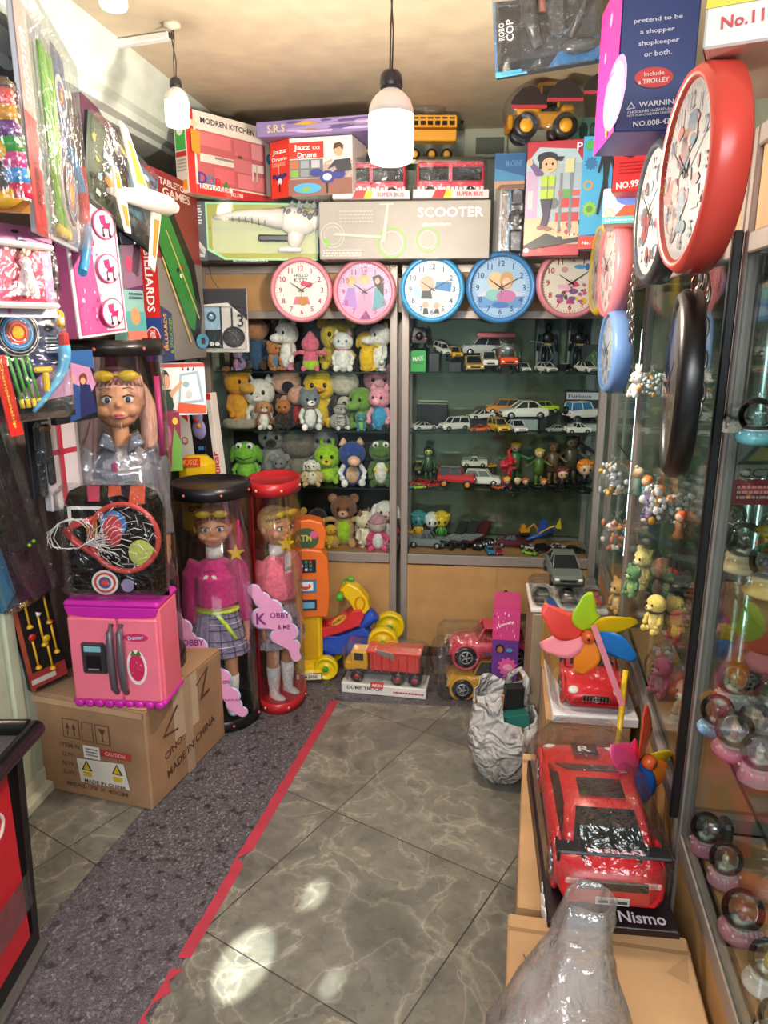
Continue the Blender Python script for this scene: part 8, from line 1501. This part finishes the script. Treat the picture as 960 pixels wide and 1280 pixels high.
# chains
def chain(label, a, b, n, r):
    t = thing('chain', label, 'chain', a); d = (b - a) / n
    for k in range(n):
        c = d * (k + .5); mb = MB('#9a9288m'); mb.torus(c, r, r * .22, 'Y' if k % 2 else 'X', 14, 5, .62, 1.15); mb.build('link', t)
    return t
chain('thin metal chain hanging beside the pink side clock', P(799, 300, 2.20), P(786, 395, 2.25), 16, .011)
chain('metal chain hanging behind the cornflower blue clock', P(790, 380, 2.22), P(788, 470, 2.26), 12, .012)
chain('dark wire chain holding the black backed clock', P(880, 335, 1.33), P(872, 520, 1.36), 9, .018)
t = thing('wire_hook', 'twisted copper wire loop at the top of the dark chain', 'hook', P(876, 355, 1.28)); MB('#7a4a38m').torus((0, 0, 0), .018, .0018, 'Y', 22, 5, .8, 1.2).build('wire_loop', t)
# ============================================================= snow globes and toys in the side cabinets
def globe(label, px, py, z, rpx, basec, inner, style='plain', lift=0, figc=None, group=None):
    p = G(px, py, z + .001); r = px2m(rpx, p); t = thing('snow_globe', label, 'snow globe', p, RZ, group); bh = r * .85
    prof = {'plain': [(r * .95, 0), (r * .98, bh * .1), (r * .86, bh * .55), (r * .82, bh), (r * .5, bh * 1.02)], 'flare': [(r * 1.12, 0), (r * 1.14, bh * .15), (r * .9, bh * .3), (r * .8, bh * .8), (r * .86, bh), (r * .5, bh * 1.02)], 'round': [(r * .7, 0), (r * 1.02, bh * .25), (r * 1.08, bh * .55), (r * .9, bh * .9), (r * .6, bh * 1.02)]}[style]
    b = MB(basec + 'p').lathe(prof, (0, 0, 0), 28).build('base', t)
    mb = MB('#f0e8e2p')
    for k in range(10): a = k * .628; mb.ball((r * .90 * math.cos(a), r * .90 * math.sin(a), bh * .78), r * .09, None, 7, 5)
    mb.build('bead_trim', b)
    MB('#e9e6e2p').lathe([(r * .72, bh * 1.0), (r * .5, bh + r * .22), (0, bh + r * .26)], (0, 0, 0), 20).build('snow_mound', t)
    mb = MB(inner + 'p'); z0 = bh + r * .25; mb.ball((0, 0, z0 + r * .25), (r * .24, r * .2, r * .28)); mb.ball((0, -.02 * r, z0 + r * .66), (r * .22, r * .2, r * .22))
    for s_ in (-1, 1): mb.ball((s_ * r * .17, 0, z0 + r * .88), (r * .09, r * .06, r * .1), None, 8, 6); mb.ball((s_ * r * .24, -r * .05, z0 + r * .3), (r * .08, r * .08, r * .16), None, 8, 6)
    mb.build('figure', t)
    MB(mat('#f6fafa', 'q')).ball((0, 0, bh + r * .82), (r, r, r), None, 28, 18).build('glass_globe', t)
    return t
for args in (('small pink snow globe with a grey figure nearest the cabinet post on the lowest shelf', 880, 1062, .53, 19, '#e08aa4', '#8d8f98'), ('pale pink snow globe with a cream figure behind the clear sphere ones', 904, 1102, .53, 20, '#e9a4b4', '#d9c9a4', 'plain'),
    ('pink ribbed snow globe with a rosy figure on the lowest shelf', 924, 1172, .53, 25, '#d98a96', '#c98a7a', 'round'), ('white footed snow globe with a yellow bear beside the black lock', 956, 1232, .53, 24, '#e6dcd8', '#d8b04a', 'flare'),
    ('dotted white snow globe at the bottom edge of the picture', 968, 1306, .53, 24, '#ece8e4', '#9a9288', 'round'),
    ('blue based snow globe crowded behind a pink one', 893, 918, .80, 20, '#7fa8cc', '#5a5f68', 'round'), ('pink based snow globe with a black and pink figure', 914, 946, .80, 23, '#e58aa6', '#d89a90', 'round'),
    ('mauve snow globe against the second shelf edge', 946, 975, .80, 24, '#e0a0a8', '#e6d8d0', 'plain'), ('grey snow globe with a green sprig at the back of the second shelf', 914, 880, .80, 21, '#b9bcc0', '#7fae8a', 'plain'), ('peach snow globe at the frame edge on the second shelf', 962, 905, .80, 24, '#e0b49a', '#c96a5a', 'plain'),
    ('cream snow globe with a tiny cake and a green sprig on its base', 926, 712, 1.10, 23, '#e6d3a4', '#4a3f3a', 'flare'), ('yellow footed snow globe with a violet figure', 958, 742, 1.10, 25, '#e8c878', '#6f5f94', 'flare'), ('red based small globe at the frame edge on the third shelf', 966, 690, 1.10, 20, '#c9402e', '#d8c8b8', 'round'),
    ('large turquoise snow globe with a scalloped base on the top shelf', 942, 556, 1.40, 22, '#6fb8bc', '#8fc8b8', 'round')):
    globe(*args)
def shelfplush(label, px, py, z, hpx, *a, **k):
    p = G(px, py, z + .001); return plush(label, 0, 1, 0, 0, *a, p=p, H=px2m(hpx, p), rz=k.pop('rz', -70), **k)
p = G(930, 548, 1.401); 
shelfplush('dusty rose plush with long ears beside the second shelf bracket', 890, 800, .80, 70, '#b9808a', '#c99aa0', 'long', face='bear')
shelfplush('orange and cream plush low on the shelf next to the post', 880, 900, .80, 44, '#e09a4a', '#e8b878', 'round', face='none')
shelfplush('dark round plush pair member with a red bow in the middle side cabinet', 842, 770, .80, 60, '#35302f', '#8a5a4a', 'big', face='bear', extra=(('bow', '#c8302c', 1.0),))
shelfplush('dark plush with big ears looking out of the middle side cabinet', 825, 752, .80, 58, '#2e2c30', '#6a5048', 'big', headc='#a0705a', face='none')
shelfplush('pale yellow plush in the middle side cabinet', 803, 735, .80, 52, '#e0d48a', '#e8e0b0', 'round', face='bear')
shelfplush('golden yellow plush with a dark goggle band', 818, 790, .80, 50, '#e6cf6a', '#f0dc8a', 'none', face='bear', extra=(('scarf', '#4a4640'),))
shelfplush('crimson and yellow fruit shaped plush by the pale post', 845, 800, .80, 40, '#b92f3a', '#e8b83a', 'none', face='none')
for i, (px, py, z, lab, c) in enumerate(((835, 652, 1.10, 'orange haired figurine cluster member by the pale post', '#e2702a'), (822, 640, 1.10, 'small orange headed figurine in the middle side cabinet', '#e28a3a'), (848, 672, 1.10, 'small red orange figurine close to the pale post', '#d9562a'), (806, 628, 1.10, 'teal figurine with an orange head in the middle side cabinet', '#e0883a'), (795, 618, 1.10, 'pale green figurine in the middle side cabinet', '#d8c8a8'))):
    p = G(px, py, z + .001); h = px2m(34, p); t = thing('figurine', lab, 'figurine', p, -1.2)
    MB(['#3f6a6ap', '#b9b4a8p', '#8a5a3ap', '#4f8f94p', '#8fae9ap'][i]).lathe([(h * .2, 0), (h * .22, h * .05), (h * .13, h * .3), (h * .17, h * .55), (h * .05, h * .66)], (0, 0, 0), 14).build('body', t)
    hd = MB('#e6b894p').ball((0, -.02 * h, h * .78), h * .17).build('head', t); MB(c + 'p').ball((0, h * .04, h * .84), (h * .2, h * .18, h * .18)).build('hair', t)
p = G(812, 600, 1.101)
for i, (px, py, z, hp, c, lab) in enumerate(((818, 655, 1.10, 60, '#e9eae4', 'clear bag of white netted trinkets in the middle side cabinet'), (850, 655, 1.10, 50, '#dfe6e2', 'clear bag of grey green trinkets near the pale post'), (830, 850, .56, 60, '#d8c0c8', 'clear bag of pink trinkets behind the pinwheel'), (768, 690, .80, 50, '#d98a6a', 'bag of orange trinkets in the corner cabinet'), (766, 620, 1.10, 50, '#c9d0d4', 'bag of pale trinkets in the corner cabinet'), (814, 499, 1.40, 40, '#b9d4d8', 'bag of pale blue trinkets under the LED in the middle cabinet'))):
    p = G(px, py, z + .001); h = px2m(hp, p); t = thing('trinket_bag', lab, 'bag', p)
    rr = random.Random(i + 3); mb = MB(c + 'p'); cs = ['#d8604ap', '#e8e4dcp', '#4f8f8ap', '#e0a83ap', '#c84a7ap', c + 'p']
    for k in range(34):
        mb.use(cs[k % 6] if k % 2 else cs[5]); mb.ball((rr.gauss(0, h * .18), rr.gauss(0, h * .12), rr.uniform(.05, .8) * h), (rr.uniform(.03, .08) * h, rr.uniform(.03, .08) * h, rr.uniform(.03, .09) * h), None, 8, 6)
    tag(mb.build('trinkets', t), None, None, None, 'stuff'); MB(mat('#fbfdfd', 'w')).lathe([(0, .001), (h * .40, .01), (h * .44, h * .4), (h * .30, h * .75), (h * .06, h * .92), (h * .14, h * 1.05)], (0, 0, 0), 20, sy=.6).build('clear_bag', t)
for k, (px, py, z, hp, m_, s_, ears, lab) in enumerate(((858, 905, .56, 60, '#d8c8a8', '#efe6d0', 'flop', 'beige flop eared plush low in the middle side cabinet'), (790, 745, .80, 40, '#5f8f5a', '#a8c47a', 'round', 'sage green plush by the corner post'), (862, 770, .80, 46, '#c9653a', '#e0a070', 'cat', 'rust coloured cat plush against the pale post'), (812, 650, 1.10, 34, '#6f5f94', '#b9a8d0', 'big', 'violet plush between the trinket bags'), (842, 500, 1.40, 44, '#4a3f3c', '#8a7466', 'round', 'dark brown plush on the top shelf behind the black backed clock'), (795, 497, 1.40, 36, '#e9e4dc', '#f4f0ea', 'long', 'white long eared plush on the top shelf of the middle cabinet'), (826, 868, .56, 52, '#d8688a', '#e9a0b4', 'cat', 'rose cat plush on the floor of the middle cabinet'), (772, 765, .56, 44, '#c9a05a', '#e0c48a', 'round', 'honey coloured plush at the foot of the corner cabinet'))):
    shelfplush(lab, px, py, z, hp, m_, s_, ears, face='bear')
for args in (('small lilac globe behind the mauve one on the second shelf', 938, 925, .80, 18, '#b9a0cc', '#e0c8b8'), ('coral globe close to the post on the third shelf', 900, 700, 1.10, 18, '#e0806a', '#f0e0d0', 'round'), ('mint globe at the back of the third shelf', 912, 672, 1.10, 17, '#9fcfb4', '#6a5a50'), ('ivory globe beside the turquoise one on the top shelf', 915, 540, 1.40, 16, '#e4dcc4', '#4a3f3a')):
    globe(*args)
